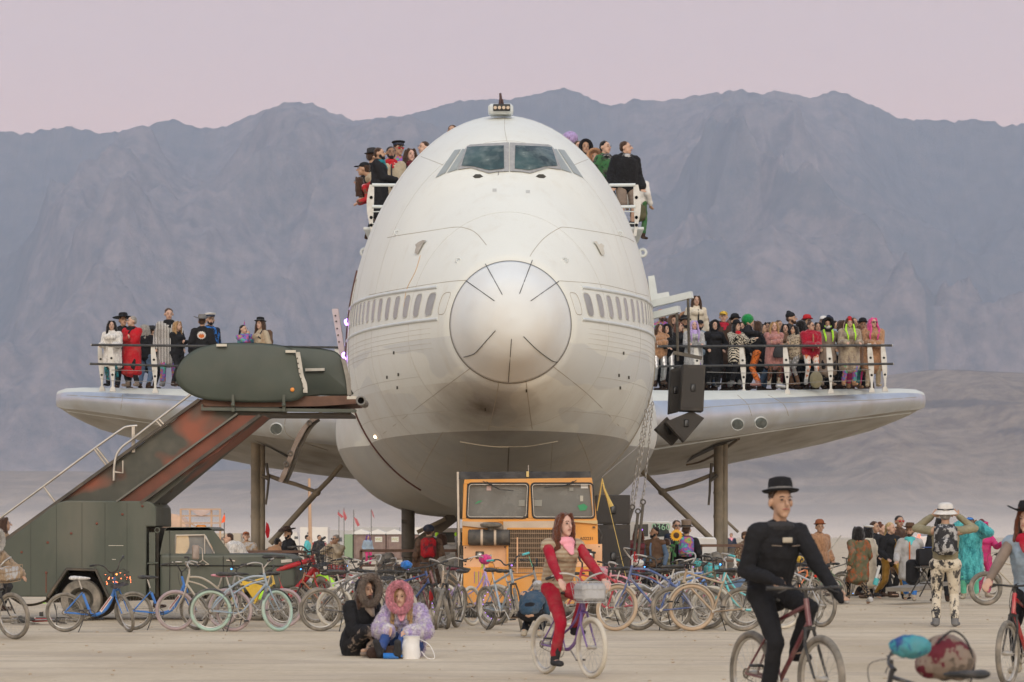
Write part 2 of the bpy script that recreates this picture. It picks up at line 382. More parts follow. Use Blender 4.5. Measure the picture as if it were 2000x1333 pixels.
# ================================================================ aeroplane
YAW = .024
def W(u, t, z): return Vector((u*math.cos(YAW)-t*math.sin(YAW), 50+t*math.cos(YAW)+u*math.sin(YAW), z))
ZC = 5.1
TW = [(0,0),(.04,.27),(.12,.44),(.3,.67),(.6,.86),(1.0,1.06),(1.5,1.34),(2,1.60),(3,2.01),(3.8,2.29),(4.7,2.55),(6,2.83),(8,3.10),(10,3.25),(12,3.34),(44,3.36)]
TT = [(0,5.23),(.04,5.5),(.12,5.69),(.3,5.93),(.6,6.10),(1.0,6.31),(1.5,6.66),(2,7.0),(3,7.66),(3.8,8.17),(4.7,8.92),(6,9.53),(8,9.98),(10,10.14),(12,10.18),(44,10.18)]
TB = [(0,5.23),(.04,4.97),(.12,4.79),(.3,4.56),(.6,4.38),(1.0,4.18),(1.5,3.88),(2,3.66),(3,3.25),(4,2.91),(6,2.42),(8,2.09),(10,1.92),(12,1.86),(44,1.86)]
def herm(tab, x):
    xs = [a for a, _ in tab]; ys = [b for _, b in tab]
    if x <= xs[0]: return ys[0]
    if x >= xs[-1]: return ys[-1]
    i = max(k for k in range(len(xs)-1) if xs[k] <= x)
    def sl(k):
        if k == 0: return (ys[1]-ys[0])/(xs[1]-xs[0])
        if k == len(xs)-1: return 0
        a = (ys[k]-ys[k-1])/(xs[k]-xs[k-1]); b = (ys[k+1]-ys[k])/(xs[k+1]-xs[k])
        return 0 if a*b <= 0 else 2*a*b/(a+b)
    h = xs[i+1]-xs[i]; s = (x-xs[i])/h
    return (2*s**3-3*s*s+1)*ys[i]+(s**3-2*s*s+s)*h*sl(i)+(-2*s**3+3*s*s)*ys[i+1]+(s**3-s*s)*h*sl(i+1)
def zc_(t): return 5.23+(ZC-5.23)*min(t/4, 1)
def sect(t, a):
    "point of the fuselage section at station t, angle a (0 = right, pi/2 = top)"
    wd = herm(TW, t); zt = herm(TT, t); zb = herm(TB, t); c = zc_(t); s = math.sin(a)
    return W(wd*math.cos(a), t, c + s*((zt-c) if s > 0 else (c-zb)))
def side(t, z, sg):
    wd = herm(TW, t); c = zc_(t); e = (herm(TT, t)-c) if z > c else (c-herm(TB, t))
    return W(sg*wd*math.sqrt(max(0, 1-((z-c)/e)**2)), t, z)

def plane_paint(name, hi, lo, zsplit):
    m = bpy.data.materials.new(name); m.use_nodes = True; t = m.node_tree; b = t.nodes['Principled BSDF']
    b.inputs['Specular IOR Level'].default_value = .3
    g = N(t, 'ShaderNodeNewGeometry'); s = N(t, 'ShaderNodeSeparateXYZ'); t.links.new(g.outputs['Position'], s.inputs[0])
    def nz(sc_, st=(1,1,1), det=6, rough=.6):
        mp = N(t, 'ShaderNodeMapping'); mp.inputs[3].default_value = st; t.links.new(g.outputs['Position'], mp.inputs[0])
        n_ = N(t, 'ShaderNodeTexNoise'); n_.inputs['Scale'].default_value = sc_; n_.inputs['Detail'].default_value = det; n_.inputs['Roughness'].default_value = rough
        t.links.new(mp.outputs[0], n_.inputs['Vector']); return n_.outputs[0]
    def mixc(f, a, bb, typ='MIX'):
        x = N(t, 'ShaderNodeMix', data_type='RGBA', blend_type=typ)
        if hasattr(f, 'links'): t.links.new(f, x.inputs[0])
        else: x.inputs[0].default_value = f
        for k, q in ((6, a), (7, bb)):
            if hasattr(q, 'links'): t.links.new(q, x.inputs[k])
            else: x.inputs[k].default_value = (*q, 1)
        return x.outputs[2]
    def math_(op, a, bb=None, c=None):
        x = N(t, 'ShaderNodeMath', operation=op)
        for k, q in enumerate((a, bb, c)):
            if q is None: continue
            if hasattr(q, 'links'): t.links.new(q, x.inputs[k])
            else: x.inputs[k].default_value = q
        return x.outputs[0]
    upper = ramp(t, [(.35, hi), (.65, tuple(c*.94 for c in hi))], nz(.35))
    # repainted aluminium patches and greyer skin lower on the sides
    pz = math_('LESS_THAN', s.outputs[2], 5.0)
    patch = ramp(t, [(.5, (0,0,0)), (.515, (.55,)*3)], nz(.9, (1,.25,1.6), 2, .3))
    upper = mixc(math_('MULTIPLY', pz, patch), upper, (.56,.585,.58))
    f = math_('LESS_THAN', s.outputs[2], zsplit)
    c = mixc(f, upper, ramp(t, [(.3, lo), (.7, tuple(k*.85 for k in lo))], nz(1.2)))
    # rain-washed dust: vertical runs, and dusty film
    run = ramp(t, [(.54, (0,0,0)), (.80, (.26,)*3)], nz(3, (1.2,1.2,.10), 5))
    c = mixc(run, c, (.50,.43,.31))
    film = ramp(t, [(.42, (0,0,0)), (.75, (.45,)*3)], nz(.55, (1,1,1), 8))
    c = mixc(math_('MULTIPLY', film, math_('LESS_THAN', s.outputs[2], 4.2)), c, (.42,.36,.28))
    specks = ramp(t, [(.0, (.5,)*3), (.25, (0,0,0))], nz(9, (1,1,.4), 2))
    c = mixc(specks, c, (.35,.27,.18))
    # scorch mark under the nose
    vm = N(t, 'ShaderNodeVectorMath', operation='SUBTRACT'); t.links.new(g.outputs['Position'], vm.inputs[0]); vm.inputs[1].default_value = SCORCH
    v2 = N(t, 'ShaderNodeVectorMath', operation='MULTIPLY'); t.links.new(vm.outputs[0], v2.inputs[0]); v2.inputs[1].default_value = (.85, .30, 1.5)
    ln = N(t, 'ShaderNodeVectorMath', operation='LENGTH'); t.links.new(v2.outputs[0], ln.inputs[0])
    d = math_('ADD', ln.outputs['Value'], math_('MULTIPLY', math_('SUBTRACT', nz(2.5), .5), .5))
    sf = ramp(t, [(.05, (.95,)*3), (.30, (.62,)*3), (.8, (.25,)*3), (1.6, (0,0,0))], d)
    c = mixc(sf, c, (.11,.085,.06))
    t.links.new(c, b.inputs['Base Color'])
    t.links.new(math_('MULTIPLY_ADD', nz(4), .25, .42), b.inputs['Roughness'])
    bn = N(t, 'ShaderNodeBump'); bn.inputs['Strength'].default_value = .12; bn.inputs['Distance'].default_value = .05
    t.links.new(nz(1.6, (1,1,1), 3), bn.inputs['Height']); t.links.new(bn.outputs[0], b.inputs['Normal'])
    return m
SCORCH = P(938, 800, 51.6)
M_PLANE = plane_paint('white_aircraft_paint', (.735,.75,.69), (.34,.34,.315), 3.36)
M_RADOME = mat('radome_paint', (.70,.725,.71), .75, var=.04, vscale=1.5, dirt=(.60,.53,.42), dscale=.9, damt=.35, spec=.25)
M_SEAM = mat('seam_dark', (.10,.085,.06), .8)  # dark brown joint colour for seams and gaps
M_SEAM2 = mat('seam_dirty', (.36,.32,.25), .8)
M_TRIM = mat('trim_white', (.60,.64,.63), .45, var=.08, vscale=3)
M_PANE = mat('cabin_pane', (.30,.30,.29), .25, var=.15, vscale=3)
M_GLASS = mat('cockpit_glass', (.030,.060,.056), .08, var=.5, vscale=2.2, dirt=(.16,.20,.18), dscale=5, damt=.75)
M_FRAME = mat('windscreen_frame', (.33,.33,.32), .6, var=.15, vscale=12)
M_GREYSIDE = mat('side_glass', (.30,.33,.31), .35, var=.1)

PL = empty('aeroplane', W(0, 18, 0), 'huge white retired jumbo jet fuselage with cockpit and stubby wings facing the viewer', 'aeroplane')
def pbuild(mb, name, m, parent=None, **k):
    o = mb.build(name, m, parent or PL, **k) if parent is None else mb.build(name, m, parent, **k)
    l = Vector(PL.location); o.data.transform(Matrix.Translation(-l)); return o
NA = 96
def fus(ts): return [[sect(t, 2*math.pi*j/NA) for j in range(NA)] for t in ts]
ts1 = [.002,.01,.02,.04,.07,.12,.2,.3,.45,.6,.8,1.0,1.06]
mbR = MB().loft(fus(ts1)); 
ts2 = [1.06+.25*i for i in range(44)]+[12+i for i in range(1, 29)]
mbF = MB().loft(fus(ts2))
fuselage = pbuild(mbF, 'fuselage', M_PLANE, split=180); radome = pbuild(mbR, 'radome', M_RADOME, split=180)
allm = MB(); allm.add(mbF.v, mbF.f); allm.add(mbR.v, mbR.f)
BV = BVHTree.FromPolygons([Vector(v) for v in allm.v], allm.f)
def hit(px, py, off=.004, bv=None):
    d = (P(px, py, 50)-Vector((0,0,H))).normalized(); h = (bv or BV).ray_cast(Vector((0,0,H)), d)
    if h[0] is None: return None
    n = h[1] if h[1].dot(d) < 0 else -h[1]
    return h[0]+n*off
def seam(mb, pts, r=.006, bv=None, k=5, off=.0):
    q = [hit(p.x, p.y, off, bv) for p in spline([Vector((a, b, 0)) for a, b in pts], k)]; q = [p for p in q if p]
    if len(q) > 1: mb.tube(q, r, 5)
def patch(mb, poly, off=.006, cuts=3, bv=None):
    bm = bmesh.new(); vs = [bm.verts.new((x, y, 0)) for x, y in poly]; bm.faces.new(vs)
    bmesh.ops.triangulate(bm, faces=bm.faces[:])
    for _ in range(cuts): bmesh.ops.subdivide_edges(bm, edges=bm.edges[:], cuts=1, use_grid_fill=True)
    bmesh.ops.triangulate(bm, faces=bm.faces[:])
    bm.verts.index_update(); out = []; ok = {}
    for v in bm.verts:
        p = hit(v.co.x, v.co.y, off, bv)
        if p: ok[v.index] = len(out); out.append(p)
    fs = [tuple(ok[v.index] for v in f.verts) for f in bm.faces if all(v.index in ok for v in f.verts)]
    mb.add(out, fs); bm.free(); return mb
def c6(l): return [(670+x/2.468, 480+y/2.468) for x, y in l]
def c5(l): return [(1000+x/4.443, 220+y/4.443) for x, y in l]
def c4(l): return [(660+x/4.444, 180+y/4.444) for x, y in l]
# radome strips, each a lightning strip of its own
for l in ([(687,90),(768,237)],[(912,72),(851,232)],[(593,170),(730,267)],[(1040,172),(905,267)],[(735,410),(690,460),(640,515),(610,530),(583,537)],[(812,450),(797,657)],[(870,438),(930,497),(985,540),(1010,556),(1030,562)]):
    mb = MB(); seam(mb, c6(l), .007, off=.007); pbuild(mb, 'lightning_strip', mat('strip_dark', (.07,.07,.065), .6), None)
mb = MB(); ring = [sect(1.06, 2*math.pi*j/NA) for j in range(NA+1)]; mb.tube(ring, .007, 5); pbuild(mb, 'radome_seam', M_SEAM)
mb = MB(); mb.ball(W(0,.06,5.23), .012)
# fuselage panel seams
mb = MB()
for l in ([(615,590),(400,750),(170,925)],[(1015,585),(1200,735),(1390,935)],[(752,655),(728,780),(700,890)],[(882,655),(895,760),(912,885)],
          [(590,945),(592,1080)],[(1010,948),(1002,1080)],
          [(125,238),(300,205),(500,175),(590,168)],[(1045,170),(1250,188),(1420,230),(1490,250)]):
    seam(mb, c6(l), .006)
seam(mb, c6([(480,900),(415,1010),(350,1130)]), .008); seam(mb, c6([(1130,910),(1170,1000),(1200,1100)]), .008)
seam(mb, c5([(155,1250),(190,1195),(280,1090),(400,1010),(470,997),(700,1030),(900,1065),(1000,1090),(1060,1125)]), .006)
seam(mb, c4([(430,1265),(560,1240),(800,1205),(1000,1175),(1100,1180),(1200,1225),(1290,1330)]), .006)
seam(mb, c4([(720,560),(820,598),(915,635)]), .005); seam(mb, c5([(530,460),(600,430),(690,395)]), .005)
seam(mb, c4([(1450,200),(1447,320),(1470,440)]), .004)
seam(mb, c5([(0,1243),(-1,1243)]), .004)
for tt in (2.6, 4.9, 7.3):
    mb.tube([sect(tt, a) for a in [2*math.pi*j/NA for j in range(NA+1)]], .0028, 4, cap=False)
for sg in (-1, 1):
    for zz in (4.35, 3.72): mb.tube([side(t, zz, sg) for t in [2.6+.3*i for i in range(26)]], .0028, 4)
pbuild(mb, 'panel_seams', M_SEAM2)
mb = MB(); seam(mb, [(821,500),(812,530),(795,565),(789,600)], .009, off=.002); pbuild(mb, 'rust_streak', mat('rust_streak', (.56,.38,.22), .8))
mb = MB(); seam(mb, c6([(800,972),(797,1030),(795,1090)]), .010); pbuild(mb, 'gear_door_gap', M_SEAM)
mb = MB(); seam(mb, c6([(565,945),(640,958),(720,968),(800,970)]), .016); seam(mb, c6([(800,970),(900,966),(1035,943)]), .010); pbuild(mb, 'gear_door_edge', mat('chipped_cream', (.62,.57,.45), .7))
# stringers (rounded rub strips) above and below the windows
for sg in (-1, 1):
    for (z0, z1, ta, tb) in ((5.93, 6.18, 1.75, 11.5), (5.33, 5.50, 1.45, 11.5)):
        mb = MB(); pts = []
        for i in range(40):
            t = ta+(tb-ta)*i/39; pts.append(side(t, z0+(z1-z0)*(t-ta)/(10-ta), sg))
        mb.tube(pts, .032, 8); pbuild(mb, 'rub_strip', M_TRIM)
    # rivet rows below: a band of fine doubler seams
    mb = MB()
    for k in range(5):
        pts = []
        for i in range(30):
            t = 1.7+(11.5-1.7)*i/29; pts.append(side(t, 5.16-.09*k+.012*t, sg))
        mb.tube(pts, .0035, 4)
    pbuild(mb, 'doubler_seams', mat('rivet_line', (.50,.47,.38), .7))
def pane(t0, sg, hw=.125, hh=.20, zoff=0, off=.006, ring=False):
    zc = 5.62+.040*(t0-1.75)+zoff; vs = []; mb = MB()
    n = 20; out = []
    for j in range(n):
        a = 2*math.pi*j/n; ca, sa = math.cos(a), math.sin(a)
        e = .55; x = hw*abs(ca)**e*(1 if ca > 0 else -1); y = hh*abs(sa)**e*(1 if sa > 0 else -1)
        out.append((t0+x, zc+y))
    def q(t, z, o):
        p = side(t, z, sg); n_ = (p-W(0, t+.25, ZC)).normalized(); return p+n_*o
    if ring: mb.tube([q(t, z, 0) for t, z in out+[out[0]]], .006, 5, cap=False); return mb
    rim = [q(t, z, off) for t, z in out]; mid = [q(t0+(t-t0)*.5, zc+(z-zc)*.5, off) for t, z in out]; c = q(t0, zc, off)
    base = [q(t, z, -.01) for t, z in out]
    mb.add(base+rim+mid+[c], [(j, (j+1)%n, n+(j+1)%n, n+j) for j in range(n)]+[(n+j, n+(j+1)%n, 2*n+(j+1)%n, 2*n+j) for j in range(n)]+[(2*n+j, 2*n+(j+1)%n, 3*n) for j in range(n)])
    fr = MB().tube([q(t0+(t-t0)*1.10, zc+(z-zc)*1.07, .002) for t, z in out+[out[0]]], .009, 5, cap=False)
    return mb, fr
for sg in (-1, 1):
    for i in range(15):
        if i >= 13 and sg < 0: pass
        g, fr = pane(1.80+.508*i, sg)
        wv = pbuild(fr, 'cabin_window', mat('window_surround', (.52,.52,.47), .5)); o = g.build('pane', M_PANE, wv); o.data.transform(Matrix.Translation(-Vector(PL.location)))
    for i in range(4):
        g, fr = pane(10.7+.508*i, sg)
        wv = pbuild(fr, 'cabin_window', mat('window_surround', (.52,.52,.47), .5)); o = g.build('pane', M_PANE, wv); o.data.transform(Matrix.Translation(-Vector(PL.location)))
    pbuild(pane(1.36, sg, ring=True), 'blanked_window', M_SEAM2)
# cockpit windows
def mir(l, c=995): return [(2*c-x, y) for x, y in l]
gl = c4([(1128,490),(1200,484),(1440,476),(1443,676),(1316,690),(1240,672),(1180,656),(1078,651),(1100,575)])
fl = c4([(1108,500),(1125,478),(1152,464),(1300,455),(1484,446),(1484,696),(1380,700),(1310,712),(1240,690),(1160,664),(1042,680),(1070,600)])
for f_ in (lambda l: l, mir):
    mb = MB(); patch(mb, f_(fl), .022, 3); wf = pbuild(mb, 'windscreen_frame', M_FRAME)
    mb = MB(); patch(mb, f_(gl), .034, 3); pbuild(mb, 'windscreen', M_GLASS)
    a = f_(c4([(1015,508),(1070,500),(1030,560),(935,705),(850,748),(930,630)])); mb = MB(); patch(mb, a, .012, 3); pbuild(mb, 'side_window', M_GREYSIDE)
    a = f_(c4([(1083,498),(1104,500),(1070,590),(1036,678),(950,705),(1010,615)])); mb = MB(); patch(mb, a, .012, 3); pbuild(mb, 'side_window', M_GREYSIDE)
    mb = MB(); e = f_(c4([(1170,735),(1195,715),(1235,715),(1262,735),(1230,748),(1190,750)])); patch(mb, e, .004, 2); pbuild(mb, 'probe_hole', mat('open_hole', (.05,.045,.03), .7, var=.5, vscale=30))
mb = MB(); seam(mb, [(990,283),(990.5,310),(991,336)], .022); seam(mb, [(999.5,283),(999,310),(998.5,336)], .022); pbuild(mb, 'centre_post', M_FRAME)
mb = MB(); seam(mb, c4([(1395,690),(1392,722)]), .012); pbuild(mb, 'wiper_stub', M_FRAME)
# little fittings
M_BRK = mat('bare_bracket', (.42,.38,.31), .6, var=.2, vscale=9)
def lug(px, py, r=.07, name='lifting_eye', m=M_TRIM):
    p = hit(px, py, .0)
    if not p: return
    mb = MB(); mb.torus(p+Vector((0,-.03,0)), r, r*.35, n=14, m=6); pbuild(mb, name, m)
for x, y in ((775,455),(895,509),(1104,509),(1211,457)): lug(x, y, .045)
for (x, y, m_) in ((825,485,M_BRK),(1166,487,mat('cream_bracket',(.60,.57,.47),.6))):
    mb = MB(); s_ = 1 if x < 1000 else -1
    patch(mb, [(x+10*s_,y-13),(x+4*s_,y-8),(x-7*s_,y+13),(x-13*s_,y+11),(x-10*s_,y-1),(x-12*s_,y-5),(x-6*s_,y-10),(x-1*s_,y-7),(x+3*s_,y-14)], .03, 2); pbuild(mb, 'hinge_bracket', m_)
for x, y, w_, h_ in ((1011,690,0,0),): pass
for x, y in c6([(245,517),(267,622),(212,635),(1352,519),(1330,626),(1377,636),(1336,686),(262,685),(884,700),(686,790)]):
    mb = MB(); patch(mb, [(x-1.6,y-3),(x+1.6,y-3),(x+1.6,y+3),(x-1.6,y+3)], .004, 1); pbuild(mb, 'vent_hole', mat('open_hole', (.05,.045,.03), .7))
for a, b in (((966,372),(958,378)),((1031,375),(1027,379))): mb = MB(); patch(mb, [(a[0]-4,a[1]-3),(a[0]+4,a[1]-3),(a[0]+4,a[1]+3),(a[0]-4,a[1]+3)], .004, 1); pbuild(mb, 'access_panel', mat('panel_grey', (.5,.5,.46), .5))
# doors outlines near the rear edge of the nose section
for sg in (-1, 1):
    mb = MB(); pts = [side(8.6, 5.1+z, sg) for z in (1.6,1.2,.8,.4,0,-.4,-.9)]; pts2 = [side(9.7, 5.1+z, sg) for z in (1.6,1.2,.8,.4,0,-.4,-.9)]
    mb.tube(pts+pts2[::-1]+[pts[0]], .012, 5); pbuild(mb, 'cabin_door', M_SEAM2)
mb = MB(); pts = [sect(9.9, math.pi+R(a)) for a in range(-22, 62, 3)]; mb.tube(pts, .035, 6); pbuild(mb, 'door_seal', mat('dark_red_seal', (.10,.04,.03), .7, var=.4, vscale=5))
mb = MB(); pts = [sect(9.9, -R(a)) for a in range(-25, 50, 3)]; mb.tube(pts, .02, 6); pbuild(mb, 'door_seal', M_SEAM2)
# purple light tubes at the left of the door
M_NEON = mat('violet_light', (.6,.4,1), .4, emit=(.45,.22,1.0), estr=3.5)
for z in (6.2, 5.48):
    mb = MB(); pts = [sect(t, math.pi-math.asin(min(.99,(z-ZC-(.10*(13.2-t)))/5.05))) for t in [9.2+.25*i for i in range(14)]]
    cc = W(0, 12, 5); pts = [p+(p-Vector((cc.x, p.y, 5)))  .normalized()*.05 for p in pts]; mb.tube(pts, .03, 6); pbuild(mb, 'light_tube', M_NEON)
# white lugs on the flanks
for x, y in ((712,493),(1255,494)):
    sg = -1 if x < 1000 else 1; mb = MB(); p = P(x, y, 62.5)
    mb.torus(p, .075, .035, n=16, m=6); mb.box(p-Vector((sg*.10,0,.02)), (.16,.06,.12), bev=.02); pbuild(mb, 'tie_down_lug', M_TRIM)
# chimney-like light box on the crown
mb = MB(); p = P(978, 212, 56.5)
mb.box(p+Vector((0,.25,.0)), (.50,.5,.20), bev=.05); pbuild(mb, 'crown_lamp_box', M_TRIM)
mb = MB(); mb.box(p+Vector((.02,-.03,.01)), (.34,.10,.13), bev=.01); lb = pbuild(mb, 'crown_lamp_face', mat('matt_black', (.02,.02,.02), .6))
for i in range(4):
    mb = MB(); mb.lathe([(0,0),(.028,0),(.034,.02)], p+Vector((-.11+.085*i,-.082,.0)), 10, Matrix.Rotation(R(90),4,'X')); pbuild(mb, 'crown_lamp', mat('lamp_warm', (.5,.4,.3), .3))
mb = MB(); mb.tube([p+Vector((-.02,0,.05)), p+Vector((.0,0,.20)), p+Vector((-.01,0,.30))], [.035,.03,.025], 8); mb.tube([p+Vector((.05,0,.0)), p+Vector((.03,0,.18))], .02, 6)
pbuild(mb, 'crown_mast', mat('dark_maroon', (.05,.02,.02), .5))

# belly fairing between the wings
FH = [(0,1.80),(1.0,1.83),(1.9,1.93),(2.6,2.15),(3.15,2.60),(3.5,3.10),(3.66,3.6),(3.6,4.3),(3.3,5.2)]
def fair(t, k, kz):
    pts = [(x*k, 1.86+(z-1.80)*1.0+(1-kz)*.5) for x, z in FH]
    full = [(-x, z) for x, z in pts[::-1]] + pts[1:]
    sm_ = spline([Vector((x, z, 0)) for x, z in full], 5)
    return [W(p.x, t, p.y) for p in sm_]
mb = MB().loft([fair(10.5,.60,.0), fair(11.5,.80,.5), fair(12.5,.91,.8), fair(14,.985,1), fair(16,1.01,1), fair(20,1.01,1), fair(26,1,1), fair(31,.9,.9), fair(34,.75,.5)], closed=False)
fairing = pbuild(mb, 'belly_fairing', M_PLANE, split=180)
for sg, pts in ((-1, [(752,975),(800,1005),(840,1012)]),):
    pass

# ---------------------------------------------------------------- wings
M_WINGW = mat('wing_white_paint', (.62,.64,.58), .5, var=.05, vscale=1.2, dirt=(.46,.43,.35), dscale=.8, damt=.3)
M_ALU = mat('polished_wing_edge', (.54,.58,.62), .33, metal=.85, var=.10, vscale=1.3, dirt=(.50,.45,.38), dscale=1.4, damt=.4, bump=.25, bscale=3)
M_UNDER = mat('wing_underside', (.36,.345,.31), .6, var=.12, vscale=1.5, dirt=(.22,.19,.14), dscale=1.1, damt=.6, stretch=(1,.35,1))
WT = [ # U, tLE, ztop, zle, zbot, tTE, zTE
 (2.6,15.6,4.92,4.30,3.44,31.5,2.90),(3.4,16.2,4.93,4.32,3.48,31.3,2.98),(5.0,17.8,4.98,4.42,3.72,30.8,3.15),(6.5,19.3,5.05,4.55,3.95,31.0,3.37),
 (8.2,21.1,5.15,4.72,4.25,32.0,3.72),(9.8,22.9,5.25,4.92,4.52,32.8,4.08),(10.8,23.9,5.30,5.02,4.68,33.0,4.34),(11.3,24.5,5.30,5.04,4.74,32.8,4.48),(11.6,25.3,5.26,5.06,4.82,32.2,4.62),(11.75,26.8,5.18,5.06,4.92,30.5,4.78)]
def wing_sec(row, sg):
    U, tl, zt, zl, zb, te, ze = row; h = zt-zb; q = []
    # from trailing edge underside forward round the nose to the top and back
    q += [(te, ze), (te-(te-tl)*.3, ze+(zb-ze)*.30-.02), (te-(te-tl)*.6, ze+(zb-ze)*.65-.03), (tl+1.1, zb-.02)]
    q += [(tl+.55*h, zb+.0*h), (tl+.25*h, zb+.08*h), (tl+.08*h, zb+.24*h), (tl, zb+.42*h), (tl+.08*h, zb+.60*h), (tl+.27*h, zb+.75*h), (tl+.58*h, zb+.88*h), (tl+1.05*h, zb+.97*h), (tl+1.6*h+.2, zt)]
    q += [(tl+(te-tl)*.45, zt-.02), (tl+(te-tl)*.75, zt-(zt-ze)*.35+.1), (te, ze+.12)]
    return [W(sg*U*(.985 if sg < 0 else 1), t, z) for t, z in q]
wing_bv = {}
for sg in (-1, 1):
    rows = [wing_sec(r, sg) for r in WT]
    n = len(rows[0])
    def strip(a, b): 
        return MB().loft([r[a:b+1] for r in rows], closed=False)
    up = strip(9, n-1); lead = strip(4, 9); und = strip(0, 4)
    tip = MB().add(rows[-1], [tuple(range(n))]); up.add(rows[-1], [tuple(range(n))])
    te = MB(); up.add([p for r in rows for p in (r[0], r[-1])], [(2*i, 2*i+1, 2*i+3, 2*i+2) for i in range(len(rows)-1)])
    wu = pbuild(up, 'wing', M_WINGW, split=60); 
    le = lead.build('leading_edge', M_ALU, wu, split=180); le.data.transform(Matrix.Translation(-Vector(PL.location)))
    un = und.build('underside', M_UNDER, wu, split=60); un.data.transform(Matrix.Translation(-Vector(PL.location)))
    al = MB(); [al.add(m_.v, m_.f) for m_ in (up, lead, und)]
    bv = BVHTree.FromPolygons([Vector(v) for v in al.v], al.f); wing_bv[sg] = bv
    def wsub(mb, name, m_): o = mb.build(name, m_, wu); o.data.transform(Matrix.Translation(-Vector(PL.location))); return o
    # landing lamps in the leading edge
    for (x, y) in ([(1440,829),(1486,826)] if sg > 0 else [(491,829),(540,838)]):
        pts = [(x+12*math.cos(a)*(1 if sg > 0 else -1), y+11*math.sin(a)) for a in [2*math.pi*k/18 for k in range(18)]]
        mb = MB(); patch(mb, pts, .012, 2, bv); wsub(mb, 'landing_lamp', mat('lamp_glass_dark', (.10,.12,.115), .15, var=.4, vscale=6))
        mb = MB(); seam(mb, pts+[pts[0]], .018, bv, 2); wsub(mb, 'lamp_rim', M_TRIM)
    # gear well slot and stiffener seams
    if sg > 0:
        mb = MB(); patch(mb, [(1438,857),(1360,893),(1340,904),(1352,890),(1400,866)], .01, 3, bv); wsub(mb, 'gear_well', mat('well_dark', (.03,.025,.02), .8))
        mb = MB(); seam(mb, [(1442,857),(1410,880),(1372,900),(1340,907)], .05, bv, 6); wsub(mb, 'well_spar', mat('spar_brown', (.17,.13,.09), .7, var=.2, vscale=3))
        mb = MB(); seam(mb, [(1272,878),(1400,858),(1600,828),(1800,803)], .035, bv, 12); wsub(mb, 'edge_strip', M_TRIM)
    else:
        mb = MB(); patch(mb, [(493,857),(560,888),(578,900),(560,893),(530,876)], .01, 3, bv); wsub(mb, 'gear_well', mat('well_dark', (.03,.025,.02), .8))
        mb = MB(); seam(mb, [(132,803),(250,820),(400,842)], .02, bv, 12); wsub(mb, 'edge_strip', M_TRIM)
    mb = MB()
    for tt in (5.6, 8.9):
        q = []
        for i in range(9, 13):
            a = None
        pass
    for l in ([(1440,772),(1460,790),(1468,812)],[(1500,772),(1530,790),(1540,812)],[(1365,797),(1500,788),(1700,782),(1790,776)]) if sg > 0 else ([(560,806),(562,850),(640,880)],[(240,770),(236,800)],[(130,772),(250,778),(380,784)]):
        mb = MB(); seam(mb, l, .008, bv, 6); wsub(mb, 'skin_seam', M_SEAM2)
    mb = MB(); q = [r[i] for r in (rows[1],) for i in range(4, 13)]; mb.tube(q, .02, 5); wsub(mb, 'root_seam', M_SEAM)
# ================================================================ people
SK = {'a': (.52,.33,.24), 'b': (.44,.27,.18), 'c': (.28,.16,.10), 'd': (.12,.065,.04), 'e': (.58,.36,.28)}
def skin(k): return mat('skin_'+k, SK[k], .55, var=.08, vscale=9, spec=.35)
CL = dict(black=(.014,.014,.016), char=(.035,.035,.038), grey=(.18,.18,.18), lgrey=(.42,.42,.42), white=(.68,.66,.62), cream=(.60,.54,.43), tan=(.33,.24,.155), beige=(.42,.35,.25),
 brown=(.115,.065,.04), dbrown=(.05,.028,.02), camel=(.40,.22,.12), red=(.42,.012,.02), crimson=(.36,.01,.03), maroon=(.12,.02,.03), slate=(.035,.07,.11), aqua=(.05,.27,.32), pink=(.74,.32,.38), hotpink=(.62,.05,.22), magenta=(.50,.03,.16), lilac=(.42,.32,.58), purple=(.12,.05,.25),
 blue=(.03,.07,.22), denim=(.10,.16,.26), ldenim=(.26,.34,.42), navy=(.02,.03,.06), cobalt=(.03,.18,.55), teal=(.02,.17,.20), turq=(.10,.48,.50), mint=(.12,.55,.38), green=(.04,.14,.05), egreen=(.01,.25,.06), lime=(.42,.80,.05), olive=(.10,.10,.055), khaki=(.26,.235,.15),
 yellow=(.65,.42,.05), orange=(.65,.16,.03), gold=(.42,.25,.06), silver=(.5,.5,.5), duskpink=(.42,.20,.18), taupe=(.22,.17,.135), rust=(.26,.08,.03), blond=(.36,.22,.10), straw=(.50,.36,.18), hbrown=(.06,.032,.02), hblack=(.012,.010,.010), auburn=(.12,.04,.02), hgrey=(.30,.28,.25), hpink=(.65,.08,.25), dust=(.42,.37,.29))
